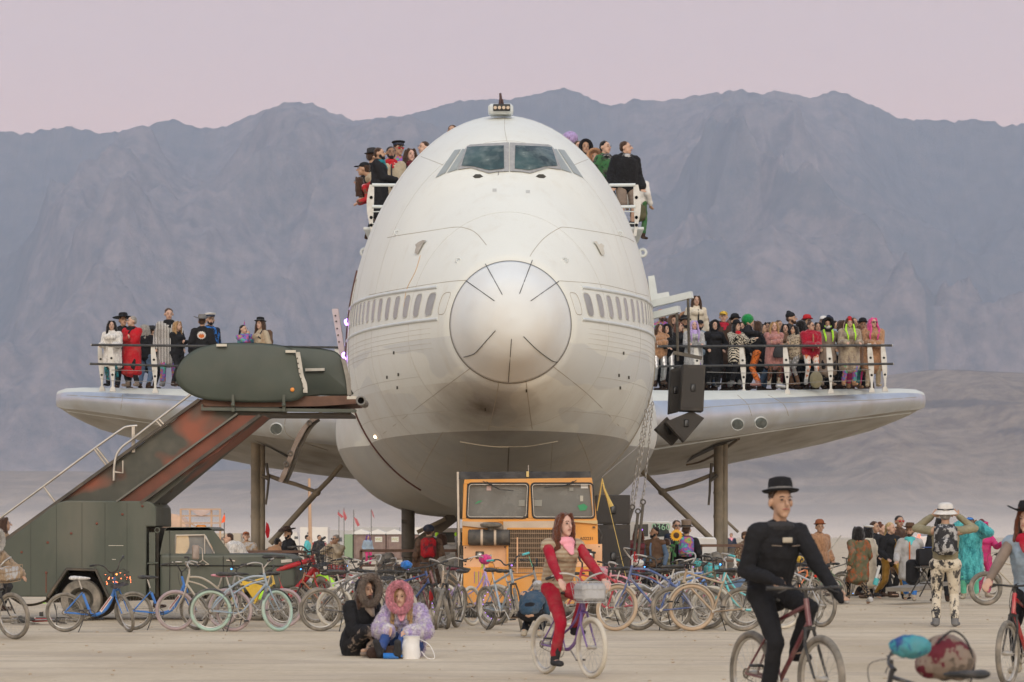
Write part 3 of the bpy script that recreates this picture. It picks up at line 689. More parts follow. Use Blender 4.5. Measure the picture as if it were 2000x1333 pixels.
def cloth(c, pat=None, c2=None, sc_=None, metal=0):
    key = 'cloth_%s_%s_%s' % (c, pat, c2)
    if key in _mats: return _mats[key]
    m = bpy.data.materials.new(key); m.use_nodes = True; t = m.node_tree; b = t.nodes['Principled BSDF']
    b.inputs['Roughness'].default_value = .35 if c in ('gold','silver') else .88; b.inputs['Specular IOR Level'].default_value = .25
    if c in ('gold','silver'): b.inputs['Metallic'].default_value = .8
    if pat == 'fur' or pat == 'stripefur': b.inputs['Sheen Weight'].default_value = .3 if c not in ('black','char') else .04; b.inputs['Sheen Roughness'].default_value = .4
    A = CL[c]; B = CL[c2] if c2 else tuple(x*.6 for x in A)
    co = N(t, 'ShaderNodeTexCoord'); src = None
    def nz(s, st=(1,1,1), det=4, rough=.6):
        mp = N(t, 'ShaderNodeMapping'); mp.inputs[3].default_value = st; t.links.new(co.outputs['Object'], mp.inputs[0])
        n_ = N(t, 'ShaderNodeTexNoise'); n_.inputs['Scale'].default_value = s; n_.inputs['Detail'].default_value = det; n_.inputs['Roughness'].default_value = rough
        t.links.new(mp.outputs[0], n_.inputs['Vector']); return n_.outputs[0]
    def vor(s, st=(1,1,1), feat='F1', out=0):
        mp = N(t, 'ShaderNodeMapping'); mp.inputs[3].default_value = st; t.links.new(co.outputs['Object'], mp.inputs[0])
        v = N(t, 'ShaderNodeTexVoronoi', feature=feat); v.inputs['Scale'].default_value = s; t.links.new(mp.outputs[0], v.inputs['Vector']); return v.outputs[out]
    def wave(s, d, dist=0, prof='SIN'):
        v = N(t, 'ShaderNodeTexWave', bands_direction=d, wave_profile=prof); v.inputs['Scale'].default_value = s; v.inputs['Distortion'].default_value = dist; v.inputs['Detail Scale'].default_value = 2
        t.links.new(co.outputs['Object'], v.inputs['Vector']); return v.outputs[1]
    bst, bs = .35, (14, (1,1,.5))
    if pat == 'fur': src = ramp(t, [(.36, tuple(x*.62 for x in A)), (.62, tuple(min(1,x*1.2) for x in A))] if not c2 else [(.38, B), (.60, A)], nz(26 if not c2 else 13, (1,1,.35), 6, .75)); bst, bs = .9, (45, (1,1,.4))
    elif pat == 'leo': src = ramp(t, [(0, B), (.34, B), (.40, A), (1, A)], vor(30)); 
    elif pat == 'stripes': src = ramp(t, [(.46, A), (.54, B)], wave(9, 'X', .6))
    elif pat == 'hstripes': src = ramp(t, [(.46, A), (.54, B)], wave(7, 'Z', 1.0))
    elif pat == 'zig': src = ramp(t, [(.46, A), (.54, B)], wave(8, 'DIAGONAL', 5, 'TRI'))
    elif pat == 'camo': src = ramp(t, [(.42, B), (.46, A), (.56, A), (.60, tuple(x*.4 for x in A))], nz(7, (1,1,1), 3))
    elif pat == 'splat': src = ramp(t, [(.44, B), (.50, A)], nz(8, (1.3,1,.8), 7, .7))
    elif pat == 'multi':
        h = N(t, 'ShaderNodeHueSaturation'); h.inputs['Color'].default_value = (.38,.11,.12,1); a_ = N(t, 'ShaderNodeMath', operation='MULTIPLY'); a_.inputs[1].default_value = 2.5
        t.links.new(nz(9, (1,1,1), 2), a_.inputs[0]); t.links.new(a_.outputs[0], h.inputs['Hue']); src = h.outputs[0]
    elif pat == 'dots': src = ramp(t, [(0, B), (.28, B), (.33, A), (1, A)], vor(16))
    else: src = ramp(t, [(.35, tuple(x*.80 for x in A)), (.65, tuple(min(1,x*1.15) for x in A))], nz(4))
    # dust settling on everything low
    sz = N(t, 'ShaderNodeSeparateXYZ'); t.links.new(co.outputs['Object'], sz.inputs[0])
    dn = ramp(t, [(.46, (0,0,0)), (.75, (.30,)*3)], nz(6, (1,1,1), 6)); x = N(t, 'ShaderNodeMix', data_type='RGBA'); t.links.new(dn, x.inputs[0]); t.links.new(src, x.inputs[6]); x.inputs[7].default_value = (.26,.22,.17,1)
    if c not in ('black','char') and pat not in ('fur','multi','zig'): src = x.outputs[2]
    t.links.new(src, b.inputs['Base Color'])
    bn = N(t, 'ShaderNodeBump'); bn.inputs['Strength'].default_value = bst; bn.inputs['Distance'].default_value = .03
    t.links.new(nz(bs[0], bs[1], 5), bn.inputs['Height']); t.links.new(bn.outputs[0], b.inputs['Normal'])
    _mats[key] = m; return m
def hairm(c): return cloth(c, 'fur')
V = Vector
def remesh(o, vox, sm_=2, fuzz=0):
    r = o.modifiers.new('remesh', 'REMESH'); r.mode = 'VOXEL'; r.voxel_size = vox; r.use_smooth_shade = True
    if fuzz:
        d = o.modifiers.new('fur', 'DISPLACE'); d.texture = FUZZ; d.strength = fuzz; d.mid_level = .4; d.texture_coords = 'GLOBAL'
    else:
        s = o.modifiers.new('soft', 'SMOOTH'); s.factor = .5; s.iterations = sm_
    return o
FUZZ = bpy.data.textures.new('fuzz', 'CLOUDS'); FUZZ.noise_scale = .035; FUZZ.noise_depth = 1
WRK = bpy.data.textures.new('folds', 'CLOUDS'); WRK.noise_scale = .085; WRK.noise_depth = 2
def folds(o, st=.020):
    d = o.modifiers.new('folds', 'DISPLACE'); d.texture = WRK; d.strength = st; d.mid_level = .5; d.texture_coords = 'GLOBAL'; return o
def fur_spikes(o, n, L, m, seed=1):
    "short fur tufts standing on the finished surface of a coat or hood"
    dg = bpy.context.evaluated_depsgraph_get(); dg.update(); ev = o.evaluated_get(dg); me = ev.to_mesh(); rn = random.Random(seed); mb = MB()
    co = [v.co.copy() for v in me.vertices]; no = [v.normal.copy() for v in me.vertices]; ev.to_mesh_clear()
    for _ in range(n):
        i = rn.randrange(len(co)); p = co[i]; nn = (no[i]+V((rn.uniform(-.5,.5), rn.uniform(-.5,.5), rn.uniform(-.9,.1)))).normalized(); t = nn.cross(V((rn.uniform(-1,1), rn.uniform(-1,1), rn.uniform(-1,1)))).normalized()
        l = L*rn.uniform(.6,1.3); mb.add([p-t*.004, p+t*.004, p+nn*l+V((0,0,-l*.25))], [(0,1,2)])
    f = mb.build('fur', m, o); f['kind'] = 'stuff'; return f
def elbow(a, b, l1, l2, hint):
    "two-bone joint position between a and b bent towards hint"
    a = V(a); b = V(b); d = b-a; L = min(d.length, (l1+l2)*.999); d = d.normalized() if d.length > 1e-6 else V((0,0,-1))
    b = a+d*L; c = (l1*l1-l2*l2+L*L)/(2*L); h = math.sqrt(max(0, l1*l1-c*c)); k = V(hint); k = k-d*k.dot(d); k = k.normalized() if k.length > 1e-6 else V((0,-1,0))
    return a+d*c+k*h, b
def pose_of(kind, hp=None):
    "joints for a 1.75 m figure facing -Y with feet on z=0; +X is the figure's left"
    p = dict(pel=V((0,0,.94)), che=V((0,-.01,1.28)), nk=V((0,.01,1.47)), hd=V((0,-.02,1.62)), sl=V((.172,.01,1.385)), sr=V((-.172,.01,1.385)),
             hl=V((.10,0,.90)), hr=V((-.10,0,.90)), al=V((.12,.03,.09)), ar=V((-.12,.03,.09)), tl=V((.15,-.13,.035)), tr=V((-.15,-.13,.035)), kh=V((0,-1,0)), eh=V((0,1,-.3)))
    p['wl'] = V((.27,-.06,.86)); p['wr'] = V((-.27,-.06,.86))
    def sh(ks, d):
        for k in ks: p[k] = p[k]+V(d)
    up = ['che','nk','hd','sl','sr','wl','wr']
    if kind == 'cross': p['wl'] = V((-.07,-.25,1.17)); p['wr'] = V((.08,-.27,1.20)); p['eh'] = V((0,.2,-1))
    elif kind == 'rail': p['wl'] = V((.16,-.36,1.08)); p['wr'] = V((-.16,-.36,1.08)); p['eh'] = V((0,.6,-1)); sh(['che','nk','hd','sl','sr'], (0,-.05,0))
    elif kind == 'clasp': p['wl'] = V((.06,-.33,1.05)); p['wr'] = V((-.05,-.34,1.07)); p['eh'] = V((0,.4,-1))
    elif kind == 'hip': p['wl'] = V((.40,-.30,1.05)); p['wr'] = V((-.16,-.26,1.00)); p['eh'] = V((1,.4,0))
    elif kind == 'photo': p['wl'] = V((.17,-.20,1.60)); p['wr'] = V((-.17,-.20,1.60)); p['eh'] = V((.75,-.1,-.85))
    elif kind == 'arms_up': p['wl'] = V((.24,-.27,1.66)); p['wr'] = V((-.26,-.27,1.66)); p['eh'] = V((0,.0,-1)); 
    elif kind == 'chin': p['wl'] = V((.05,-.19,1.45)); p['wr'] = V((-.06,-.19,1.47)); p['eh'] = V((.6,-.3,-1))
    elif kind == 'gesture': p['wl'] = V((.20,-.45,1.25)); p['wr'] = V((-.28,-.42,1.32)); p['eh'] = V((0,.2,-1))
    elif kind == 'walk': p['al'] = V((.09,-.32,.09)); p['tl'] = V((.11,-.47,.06)); p['ar'] = V((-.09,.35,.13)); p['tr'] = V((-.10,.21,.04)); p['wl'] = V((.26,.16,.92)); p['wr'] = V((-.26,-.25,.95)); sh(['pel','hl','hr','che','nk','hd','sl','sr','wl','wr'], (0,0,-.04))
    elif kind == 'pocket': p['wl'] = V((.22,-.10,.98)); p['wr'] = V((-.22,-.10,.98)); p['eh'] = V((.6,.8,0))
    elif kind == 'lean': sh(['che'], (0,-.10,-.03)); sh(['nk','sl','sr'], (0,-.22,-.06)); sh(['hd'], (0,-.30,-.10)); p['wl'] = V((.15,-.50,1.02)); p['wr'] = V((-.15,-.50,1.02))
    elif kind == 'ride':   # on a bicycle: saddle at .93, feet on pedals
        for k, d in dict(pel=(0,.10,.98), hl=(.09,.08,.95), hr=(-.09,.08,.95), che=(0,.00,1.30), nk=(0,-.04,1.49), hd=(0,-.08,1.65), sl=(.19,-.03,1.42), sr=(-.19,-.03,1.42), al=(.11,-.10,.52), ar=(-.11,-.05,.19), tl=(.12,-.26,.48), tr=(-.12,-.20,.14), wl=(.27,-.50,1.03), wr=(-.27,-.50,1.03)).items(): p[k] = V(d)
        p['eh'] = V((.4,.5,-1))
    elif kind == 'ride_one':
        q = pose_of('ride'); q['wr'] = V((-.17,-.24,1.06)); q['wl'] = V((.27,-.40,1.00)); q['eh'] = V((.15,.5,-1)); return q
    elif kind == 'sit':    # cross-legged on the ground
        for k, d in dict(pel=(0,0,.13), hl=(.11,-.03,.12), hr=(-.11,-.03,.12), che=(0,-.05,.46), nk=(0,-.10,.64), hd=(0,-.15,.79), sl=(.185,-.07,.58), sr=(-.185,-.07,.58), al=(-.16,-.42,.09), ar=(.16,-.48,.09), tl=(-.30,-.52,.08), tr=(.28,-.60,.08), wl=(.12,-.42,.34), wr=(-.12,-.42,.34), ).items(): p[k] = V(d)
        p['kh'] = V((0,-.4,1)); p['eh'] = V((0,.4,-1)); p['klx'] = 1
    elif kind == 'sitout':  # sitting with knees up, boots forward
        for k, d in dict(pel=(0,0,.13), hl=(.11,-.03,.12), hr=(-.11,-.03,.12), che=(0,-.07,.44), nk=(0,-.16,.60), hd=(0,-.25,.72), sl=(.185,-.13,.55), sr=(-.185,-.13,.55), al=(.10,-.78,.09), ar=(-.12,-.74,.09), tl=(.13,-.86,.20), tr=(-.15,-.82,.20), wl=(.16,-.50,.30), wr=(-.10,-.50,.32)).items(): p[k] = V(d)
        p['kh'] = V((0,0,1)); p['eh'] = V((.6,.2,-.6))
    elif kind == 'crouch':
        for k, d in dict(pel=(0,.12,.42), hl=(.10,.08,.40), hr=(-.10,.08,.40), che=(0,-.18,.66), nk=(0,-.34,.76), hd=(0,-.46,.82), sl=(.18,-.27,.72), sr=(-.18,-.27,.72), al=(.12,.03,.10), ar=(-.12,.03,.10), tl=(.14,-.13,.04), tr=(-.14,-.13,.04), wl=(.12,-.45,.35), wr=(-.12,-.45,.35)).items(): p[k] = V(d)
        p['kh'] = V((0,-1,.4))
    elif kind == 'bend':
        sh(['che'], (0,-.16,-.06)); sh(['nk','sl','sr'], (0,-.36,-.20)); sh(['hd'], (0,-.48,-.26)); p['wl'] = V((.14,-.50,.80)); p['wr'] = V((-.14,-.50,.80))
    return p

def person(px, top, sppm, label, face=0, pose='stand', ht=None, feet=None, base=None, sk='b', top_c=('black',), topkind='jacket', leg_c=('black',), shoe='dbrown', hair=('hbrown','short'), hat=None, extras=(), group=None, vox=None, female=False, wide=1.25, d=None, lookz=0, glove=None, tiltx=0, bare=False, beard=None, glasses=None, floor=None):
    """px: photo column of the head; top: photo row of the crown; sppm: photo px per metre (distance)"""
    d = d or F/sppm; s_ = F/d
    if lookz == 0 and pose not in ('ride','sit','sitout','photo'): lookz = random.Random(px*7+top).uniform(-24, 24)
    if floor is None: floor = 0.0
    X = (px-1000)/s_; Ztop = H-(top-YH)/s_
    J = pose_of(pose)
    head_top = J['hd'].z+.115
    k = ht/1.75 if ht else (Ztop-floor)/head_top
    k = min(max(k, .82), 1.16); z0 = Ztop-head_top*k
    if floor == 0 and abs(z0) < .35: z0 = 0
    ca = R(face); off = J['hd'].copy(); off.rotate(Matrix.Rotation(ca, 3, 'Z'))
    loc = V((X-off.x*k, d, z0))
    vox = vox or max(.0085, min(.017, 1.15/s_))
    root = empty('person', loc, label, 'person', group, rz=ca)
    if pose not in ('ride','ride_one','sit','sitout'): root.scale = (1.12, 1.12, 1)
    near = s_ > 105
    fm = .92 if female else 1.0
    def jn(n_): return J[n_]*k
    g = lambda x: x*k
    kl, al = elbow(J['hl'], J['al'], .44, .42, J['kh']+(V((1.2,0,0)) if J.get('klx') else V((0,0,0)))); kr, ar = elbow(J['hr'], J['ar'], .44, .42, J['kh']-(V((1.2,0,0)) if J.get('klx') else V((0,0,0))))
    eh = J['eh']; el, wl = elbow(J['sl'], J['wl'], .30, .27, V((abs(eh.x)+.25, eh.y, eh.z))); er, wr = elbow(J['sr'], J['wr'], .30, .27, V((-abs(eh.x)-.25, eh.y, eh.z)))
    hd, nk, ch, pe = J['hd'], J['nk'], J['che'], J['pel']
    fwd = V((0,-1,0)); hdt = Matrix.Rotation(R(lookz), 3, 'Z') @ Matrix.Rotation(R(tiltx), 3, 'X')
    def hp(v): return hd + hdt @ (V(v)*1.12)
    # ---- body, one continuous surface
    B = MB()
    def ca_(a, b, ra, rb, fx=1, fy=1, n=12, mb=None, side=None): (mb or B).caps(a*k, b*k, ra*k, rb*k, n, fx, fy, side)
    def ba_(c, r, mb=None, M=None): (mb or B).ball(c*k, tuple(x*k for x in r), 14, 10, M)
    H4 = hdt.to_4x4()
    ba_(hp((0,.012,.018)), (.076,.094,.100), M=H4); ba_(hp((0,-.030,-.045)), (.058,.060,.068), M=H4); ba_(hp((0,-.055,-.090)), (.030,.028,.025), M=H4)
    ca_(hp((0,-.088,.012)), hp((0,-.108,-.020)), .010, .016); 
    for sx in (-1, 1): ba_(hp((.078*sx,.012,-.008)), (.012,.022,.034), M=H4)
    ca_(nk-V((0,0,.06)), hp((0,.012,-.05)), .058, .050)
    ca_(pe, ch, .125*fm, .140*fm, 1.15, .80, side=(1,0,0)); ca_(ch, nk-V((0,0,.09)), .142*fm, .10, 1.12, .78, side=(1,0,0)); ca_(J['sl'], J['sr'], .066*fm, .066*fm)
    if female: ca_(ch+V((.065,-.10,.02)), ch+V((-.065,-.10,.02)), .052, .052)
    ca_(J['hl'], J['hr'], .098, .098, 1, 1)
    for h_, kn, an, to in (('hl',kl,al,J['tl']), ('hr',kr,ar,J['tr'])):
        ca_(J[h_], kn, .083*fm, .056); ca_(kn, an, .054, .036); ca_(an-V((0,0,.03)), to, .036, .030, 1.15, .9)
    for s1, e1, w1, sg in ((J['sl'], el, wl, 1), (J['sr'], er, wr, -1)):
        ca_(s1, e1, .050*fm, .041*fm); ca_(e1, w1, .040*fm, .027*fm)
        hd_ = (w1-e1).normalized(); sd_ = hd_.cross(V((0,-1,.2))).normalized()
        if sd_.x*sg > 0: sd_ = -sd_
        up_ = hd_.cross(sd_).normalized()
        if up_.z > 0: up_ = -up_
        if pose in ('ride','rail','lean'): cur = V((0,-.2,-1))
        else: cur = (-sd_*.4+fwd*.5+V((0,0,-.3))).normalized()
        pc = w1+hd_*.045; ca_(w1, w1+hd_*.07, .028, .036, 1.0, .55, side=tuple(up_.cross(hd_)))
        spread = up_.cross(hd_).normalized()
        if near or vox < .012:
            for i in range(4):
                o_ = spread*(.0215*(i-1.5)); L = (.034,.040,.037,.028)[i]
                a0 = w1+hd_*.075+o_; a1 = a0+(hd_*.85+cur*.45).normalized()*L; a2 = a1+(hd_*.35+cur*.9).normalized()*L*.8; a3 = a2+(cur*1.0-hd_*.25).normalized()*L*.5
                ca_(a0-hd_*.02, a1, .0105, .0095, n=7); ca_(a1, a2, .0095, .0085, n=7); ca_(a2, a3, .0085, .007, n=7)
            t0 = w1+hd_*.028-spread*.026; t1 = t0+(hd_*.6-spread*.7+cur*.3).normalized()*.036; t2 = t1+(hd_*.8+cur*.5-spread*.1).normalized()*.028
            ca_(t0, t1, .013, .011, n=7); ca_(t1, t2, .011, .008, n=7)
        else:
            for i in range(4):
                o_ = spread*(.021*(i-1.5)); L = (.06,.07,.066,.052)[i]; a0 = w1+hd_*.07+o_; a1 = a0+(hd_+cur*.6).normalized()*L*.55; ca_(a0, a1, .013, .012, n=6); ca_(a1, a1+(hd_*.3+cur).normalized()*L*.5, .012, .011, n=6)
            t0 = w1+hd_*.03-spread*.03; ca_(t0, t0+(hd_*.7-spread*.5+cur*.2).normalized()*.05, .014, .011, n=6)
    body = remesh(B.build('body', skin(sk), root), vox, 2)
    # eye, brow and mouth details
    fwdq = lambda v: hp(v)*k
    em = MB()
    for sx in (-1, 1):
        em = MB().ball(fwdq((.030*sx,-.0815,.012)), (.0125*k,.007*k,.0075*k), 8, 6, H4); em.build('eye', mat('eye_dark', (.02,.014,.012), .3), root)
        mbb = MB().tube([fwdq((.014*sx,-.0905,.030)), fwdq((.030*sx,-.090,.036)), fwdq((.046*sx,-.076,.030))], .0045*k, 5); mbb.build('eyebrow', hairm(hair[0] if hair else 'hbrown'), root)
    MB().tube([fwdq((-.022,-.082,-.052)), fwdq((-.010,-.0885,-.049)), fwdq((.010,-.0885,-.049)), fwdq((.022,-.082,-.052))], .0048*k, 6).build('mouth', mat('lips', (.36,.13,.11), .5), root)
    if glasses:
        mb = MB()
        for sx in (-1, 1): mb.ball(fwdq((.031*sx,-.094,.010)), (.025*k,.010*k,.018*k), 10, 7, H4)
        mb.tube([fwdq((-.078,.0,.018)), fwdq((-.058,-.085,.018)), fwdq((.058,-.085,.018)), fwdq((.078,.0,.018))], .004*k, 5); mb.build('sunglasses', mat('lens_'+glasses, CL[glasses], .12), root)
    if beard:
        mb = MB(); ba_(hp((0,-.062,-.082)), (.045,.040,.042), mb, H4); ba_(hp((.045,-.03,-.05)), (.022,.035,.04), mb, H4); ba_(hp((-.045,-.03,-.05)), (.022,.035,.04), mb, H4); remesh(mb.build('beard', hairm(beard), root), vox, 1)
    # ---- trousers / legs
    lc = cloth(*leg_c) if leg_c else None; T = MB()
    if leg_c:
        ex = .020
        short = 'shorts' in extras; slim = 'slim' in extras
        lw = .066 if not slim else .050
        ca_(pe, pe+V((0,0,.06)), .132*fm+ex*.5, .128*fm, 1.12, .86, mb=T, side=(1,0,0)); ca_(J['hl'], J['hr'], .104+ex*.4, .104+ex*.4, mb=T)
        for h_, kn, an in (('hl',kl,al), ('hr',kr,ar)):
            if short: ca_(J[h_], J[h_]*.10+kn*.90, .100, .088, mb=T)
            else:
                ca_(J[h_], kn, .092*fm+ex*.5, .066 if not slim else .062, mb=T); ca_(kn, an+(kn-an).normalized()*.06, .064 if not slim else .058, lw*.88, mb=T)
        folds(remesh(T.build('trousers', lc, root), vox, 2))
    # ---- shoes
    for nm, kn, an, to in (('l',kl,al,J['tl']), ('r',kr,ar,J['tr'])):
        mb = MB(); up_ = (kn-an).normalized()
        bh = .20 if 'boots' in extras else .07
        ca_(an-V((0,0,.02)), an+up_*bh, .050, .056, mb=mb); dr = (to-an); dr.z = min(dr.z, 0) if pose != 'sitout' else dr.z
        ca_(an+V((0,0.01,-.045)), an+V((dr.x, dr.y, -.045 if pose not in ('sitout','ride') else dr.z)), .044, .040, 1.1, .85, mb=mb)
        remesh(mb.build('boot' if 'boots' in extras else 'shoe', cloth(shoe), root), vox, 1)
    # ---- top
    if top_c:
        C = MB(); tm = cloth(*top_c); furry = len(top_c) > 1 and top_c[1] == 'fur'; bulk = {'shirt': .012, 'jacket': .028, 'coat': .034, 'long': .034, 'fur': .052, 'furlong': .052, 'vest': .030, 'robe': .036, 'poncho': .04}[topkind]*wide
        cc = ch; ca_(pe+V((0,0,.05)), ch, .128*fm+bulk, .142*fm+bulk, 1.14, .84, mb=C, side=(1,0,0)); ca_(ch, nk-V((0,0,.085)), .142*fm+bulk, .095+bulk, 1.14, .80, mb=C, side=(1,0,0))
        ca_(J['sl'], J['sr'], .056*fm+bulk*.7, .056*fm+bulk*.7, mb=C); ca_(nk-V((0,0,.10)), nk-V((0,0,.02)), .075+bulk*.6, .055+bulk*.4, 1.5, 1, mb=C, side=(1,0,0))
        if female: ca_(ch+V((.065,-.10,.02)), ch+V((-.065,-.10,.02)), .052+bulk*.8, .052+bulk*.8, mb=C)
        if topkind in ('jacket','fur','vest'): ca_(pe+V((0,0,-.02)), pe+V((0,0,.10)), .140*fm+bulk, .128*fm+bulk, 1.15, .86, mb=C, side=(1,0,0))
        if topkind in ('coat','furlong','long','robe','poncho'):
            low = {'coat': .50, 'furlong': .42, 'long': .30, 'robe': .14, 'poncho': .62}[topkind]
            seat = pose in ('sit','sitout','ride','crouch','ride_one')
            if not seat:
                lp = V((pe.x, pe.y-.02, low)); ca_(pe+V((0,0,.05)), lp+V((0,0,.12)), .14+bulk, .155+bulk, 1.2, .92, mb=C, side=(1,0,0))
                for q in range(7):
                    a = math.pi*2*q/7+.4; o_ = V((math.cos(a)*.15, math.sin(a)*.115, 0)); ca_(pe+o_*.7+V((0,0,.0)), lp+o_*1.15+V((0,0,.045)), .055+bulk*.3, .055+bulk*.3, mb=C, n=8)
            else: ca_(pe+V((0,.02,-.02)), pe+V((0,0,.1)), .16+bulk, .15+bulk, 1.2, .95, mb=C)
        if topkind != 'vest':
            for s1, e1, w1 in ((J['sl'], el, wl), (J['sr'], er, wr)):
                ex = bulk*.75; ca_(s1, e1, .054*fm+ex, .046*fm+ex, mb=C); ca_(e1, w1-(w1-e1).normalized()*.02, .046*fm+ex, .036+ex*(1.2 if furry else .8), mb=C)
        if topkind in ('jacket','coat','long','robe') and 'nocollar' not in extras: C.torus((nk+V((0,0,-.045)))*k, .072*k, .024*k, Matrix.Rotation(R(90),4,'X'), 16, 7)
        if topkind in ('fur','furlong'): C.torus((nk+V((0,0,-.035)))*k, .085*k, .040*k, Matrix.Rotation(R(90),4,'X'), 16, 7)
        co_ = remesh(C.build({'shirt':'shirt','vest':'vest','poncho':'poncho','robe':'robe','jacket':'jacket'}.get(topkind,'coat'), tm, root), vox, 1, .022 if furry else 0)
        if not furry: folds(co_, .026)
        if 'tufts' in extras: fur_spikes(co_, 9000, .024, tm)
        if topkind == 'vest' or 'sleeves' in [e.split(':')[0] for e in extras if isinstance(e, str)]:
            sc2 = [e.split(':')[1] for e in extras if e.startswith('sleeves')]; S_ = MB()
            if sc2:
                for s1, e1, w1 in ((J['sl'], el, wl), (J['sr'], er, wr)):
                    q = MB(); ca_(s1, e1, .062, .056, mb=q); ca_(e1, w1-(w1-e1).normalized()*.02, .056, .042, mb=q); remesh(q.build('sleeve', cloth(sc2[0]), root), vox, 1)
        fr = [e.split(':')[1] for e in extras if e.startswith('front')]
        if fr:      # an open front showing another colour
            q = MB(); y_ = -(.142*fm+bulk)*.84-.004
            pts = [(ch+V((0,y_+.02,.10)))*k, (ch+V((0,y_-.002,.0)))*k, (pe+V((0,y_-.002,.12)))*k, (pe+V((0,y_-.005,-.02)))*k]
            q.tube(pts, [.030*k,.045*k,.040*k,.045*k], 10, sq=(1.0,.35)); q.build('open_front', cloth(fr[0]), root)
    if glove:
        for e1, w1 in ((el, wl), (er, wr)):
            q = MB(); h_ = (w1-e1).normalized(); ca_(w1, w1+h_*.08, .036, .042, mb=q); ca_(w1+h_*.08, w1+h_*.11+V((0,-.01,-.02)), .036, .028, mb=q); remesh(q.build('glove', cloth(glove), root), vox, 1)
    # ---- hair
    if hair:
        hc, hk = hair; Hh = MB(); hm = hairm(hc)
        ba_(hp((0,.030,.040)), (.084,.092,.090), Hh, H4)
        if hk == 'short': ba_(hp((0,.058,.0)), (.076,.058,.075), Hh, H4)
        if hk in ('long','braids','bob','curly','vlong'):
            L = {'bob': .16, 'long': .34, 'braids': .40, 'curly': .22, 'vlong': .50}[hk]; wv = .014 if hk != 'curly' else .034
            for q in range(9):
                a = math.pi*(q/8)*1.0; x_, y_ = math.cos(a)*.082, math.sin(a)*.078+.012
                t0 = hp((x_*.75, y_*.8, .06)); t1 = hp((x_*1.08, y_*1.05, -.05)); t2 = hp((x_*1.2, y_*1.0-.01, -.05))+V((0,0,-L*.5)); t3 = t2+V((x_*.12, -.02 if abs(x_) > .05 else .02, -L*.5))
                rr = .034 if hk != 'curly' else .044
                ca_(t0, t1, rr, rr, mb=Hh, n=8); ca_(t1, t2, rr, rr*.95, mb=Hh, n=8); ca_(t2, t3, rr*.95, rr*.55, mb=Hh, n=8)
            for sx in (-1, 1):
                ca_(hp((.045*sx,-.035,.095)), hp((.084*sx,-.02,-.02)), .026, .026, mb=Hh, n=8); ca_(hp((.084*sx,-.02,-.02)), hp((.088*sx,-.03,-.10))+V((0,0,-L*.45)), .026, .020, mb=Hh, n=8)
        if hk == 'afro': ba_(hp((0,.03,.03)), (.15,.13,.14), Hh, H4)
        if hk == 'bun': ba_(hp((0,.075,.0)), (.070,.045,.07), Hh, H4); ba_(hp((0,.06,.13)), (.045,.045,.045), Hh, H4)
        if hk == 'pony': ba_(hp((0,.06,.0)), (.07,.05,.07), Hh, H4); ca_(hp((0,.10,.05)), hp((0,.15,-.18)), .035, .02, mb=Hh)
        remesh(Hh.build('hair', hm, root), vox, 1, .016)
    # ---- hats
    if hat:
        hk, hc = hat[0], hat[1]; q = MB(); hm = cloth(hc, *(hat[2:])) if len(hat) > 2 else cloth(hc)
        TM = H4 @ Matrix.Rotation(R(-6), 4, 'X'); c_ = hp((0,.012,.070))*k
        def la(pf, n=20, nm='hat', m=hm): qq = MB().lathe([(r*k, h*k) for r, h in pf], c_, n, TM); return qq.build(nm, m, root)
        if hk == 'brim': la([(.08,.0),(.132,-.004),(.143,.008),(.141,.012),(.096,.006),(.092,.07),(.082,.10),(.045,.112),(0,.104)]); la([(.0975,.008),(.0965,.030)], nm='hat_band', m=cloth('char' if hc != 'black' else 'grey'))
        if hk == 'cowboy':
            qq = MB(); n = 26; rings = []
            for r, h in [(.080,.0),(.19,.002),(.205,.012),(.19,.014),(.098,.008),(.094,.07),(.078,.115),(.04,.118),(0.001,.095)]:
                rings.append([TM @ V((r*k*math.cos(2*math.pi*j/n)*(1 if r < .1 else 1.0), r*k*math.sin(2*math.pi*j/n)*(1.0 if r < .1 else 1.05), (h+(.055*abs(math.cos(2*math.pi*j/n))**2*(r > .15) if True else 0))*k))+c_ for j in range(n)])
            qq.loft(rings); qq.build('hat', hm, root)
        if hk == 'wide': la([(.08,.0),(.215,-.012),(.222,-.004),(.21,.002),(.098,.008),(.094,.075),(.080,.105),(.04,.112),(0,.10)])
        if hk == 'bowler': la([(.08,0),(.125,0),(.130,.012),(.098,.010),(.095,.05),(.08,.095),(.045,.118),(0,.122)])
        if hk == 'tall': la([(.08,0),(.145,0),(.15,.01),(.10,.01),(.10,.12),(.105,.15),(.06,.165),(0,.165)]); la([(.102,.012),(.102,.045)], nm='hat_band', m=cloth('char'))
        if hk == 'bucket': la([(.095,-.045),(.150,-.07),(.155,-.062),(.106,-.01),(.102,.02),(.092,.072),(.06,.094),(0,.098)]); la([(.1085,-.006),(.105,.012)], nm='hat_band', m=cloth('char'))
        if hk == 'beanie': ba_(hp((0,.028,.062)), (.094,.104,.092), q, H4); ba_(hp((0,.06,.135)), (.05,.05,.04), q, H4); remesh(q.build('beanie', hm, root), vox, 1)
        if hk == 'cap': ba_(hp((0,.02,.062)), (.088,.100,.074), q, H4); ba_(hp((0,-.105,.052)), (.068,.060,.010), q, H4 @ Matrix.Rotation(R(8),4,'X')); remesh(q.build('cap', hm, root), vox*.8, 1)
        if hk == 'captain':
            la([(.092,-.002),(.094,.038),(.122,.062),(.115,.078),(.05,.088),(0,.090)], nm='cap'); la([(.0955,.0),(.0965,.036)], nm='cap_band', m=cloth('navy')); ba_(hp((0,-.105,.060)), (.066,.050,.008), q, H4); q.build('peak', cloth('black'), root)
        if hk == 'helmet': ba_(hp((0,.02,.050)), (.112,.128,.100), q, H4); q.build('helmet', hm, root)
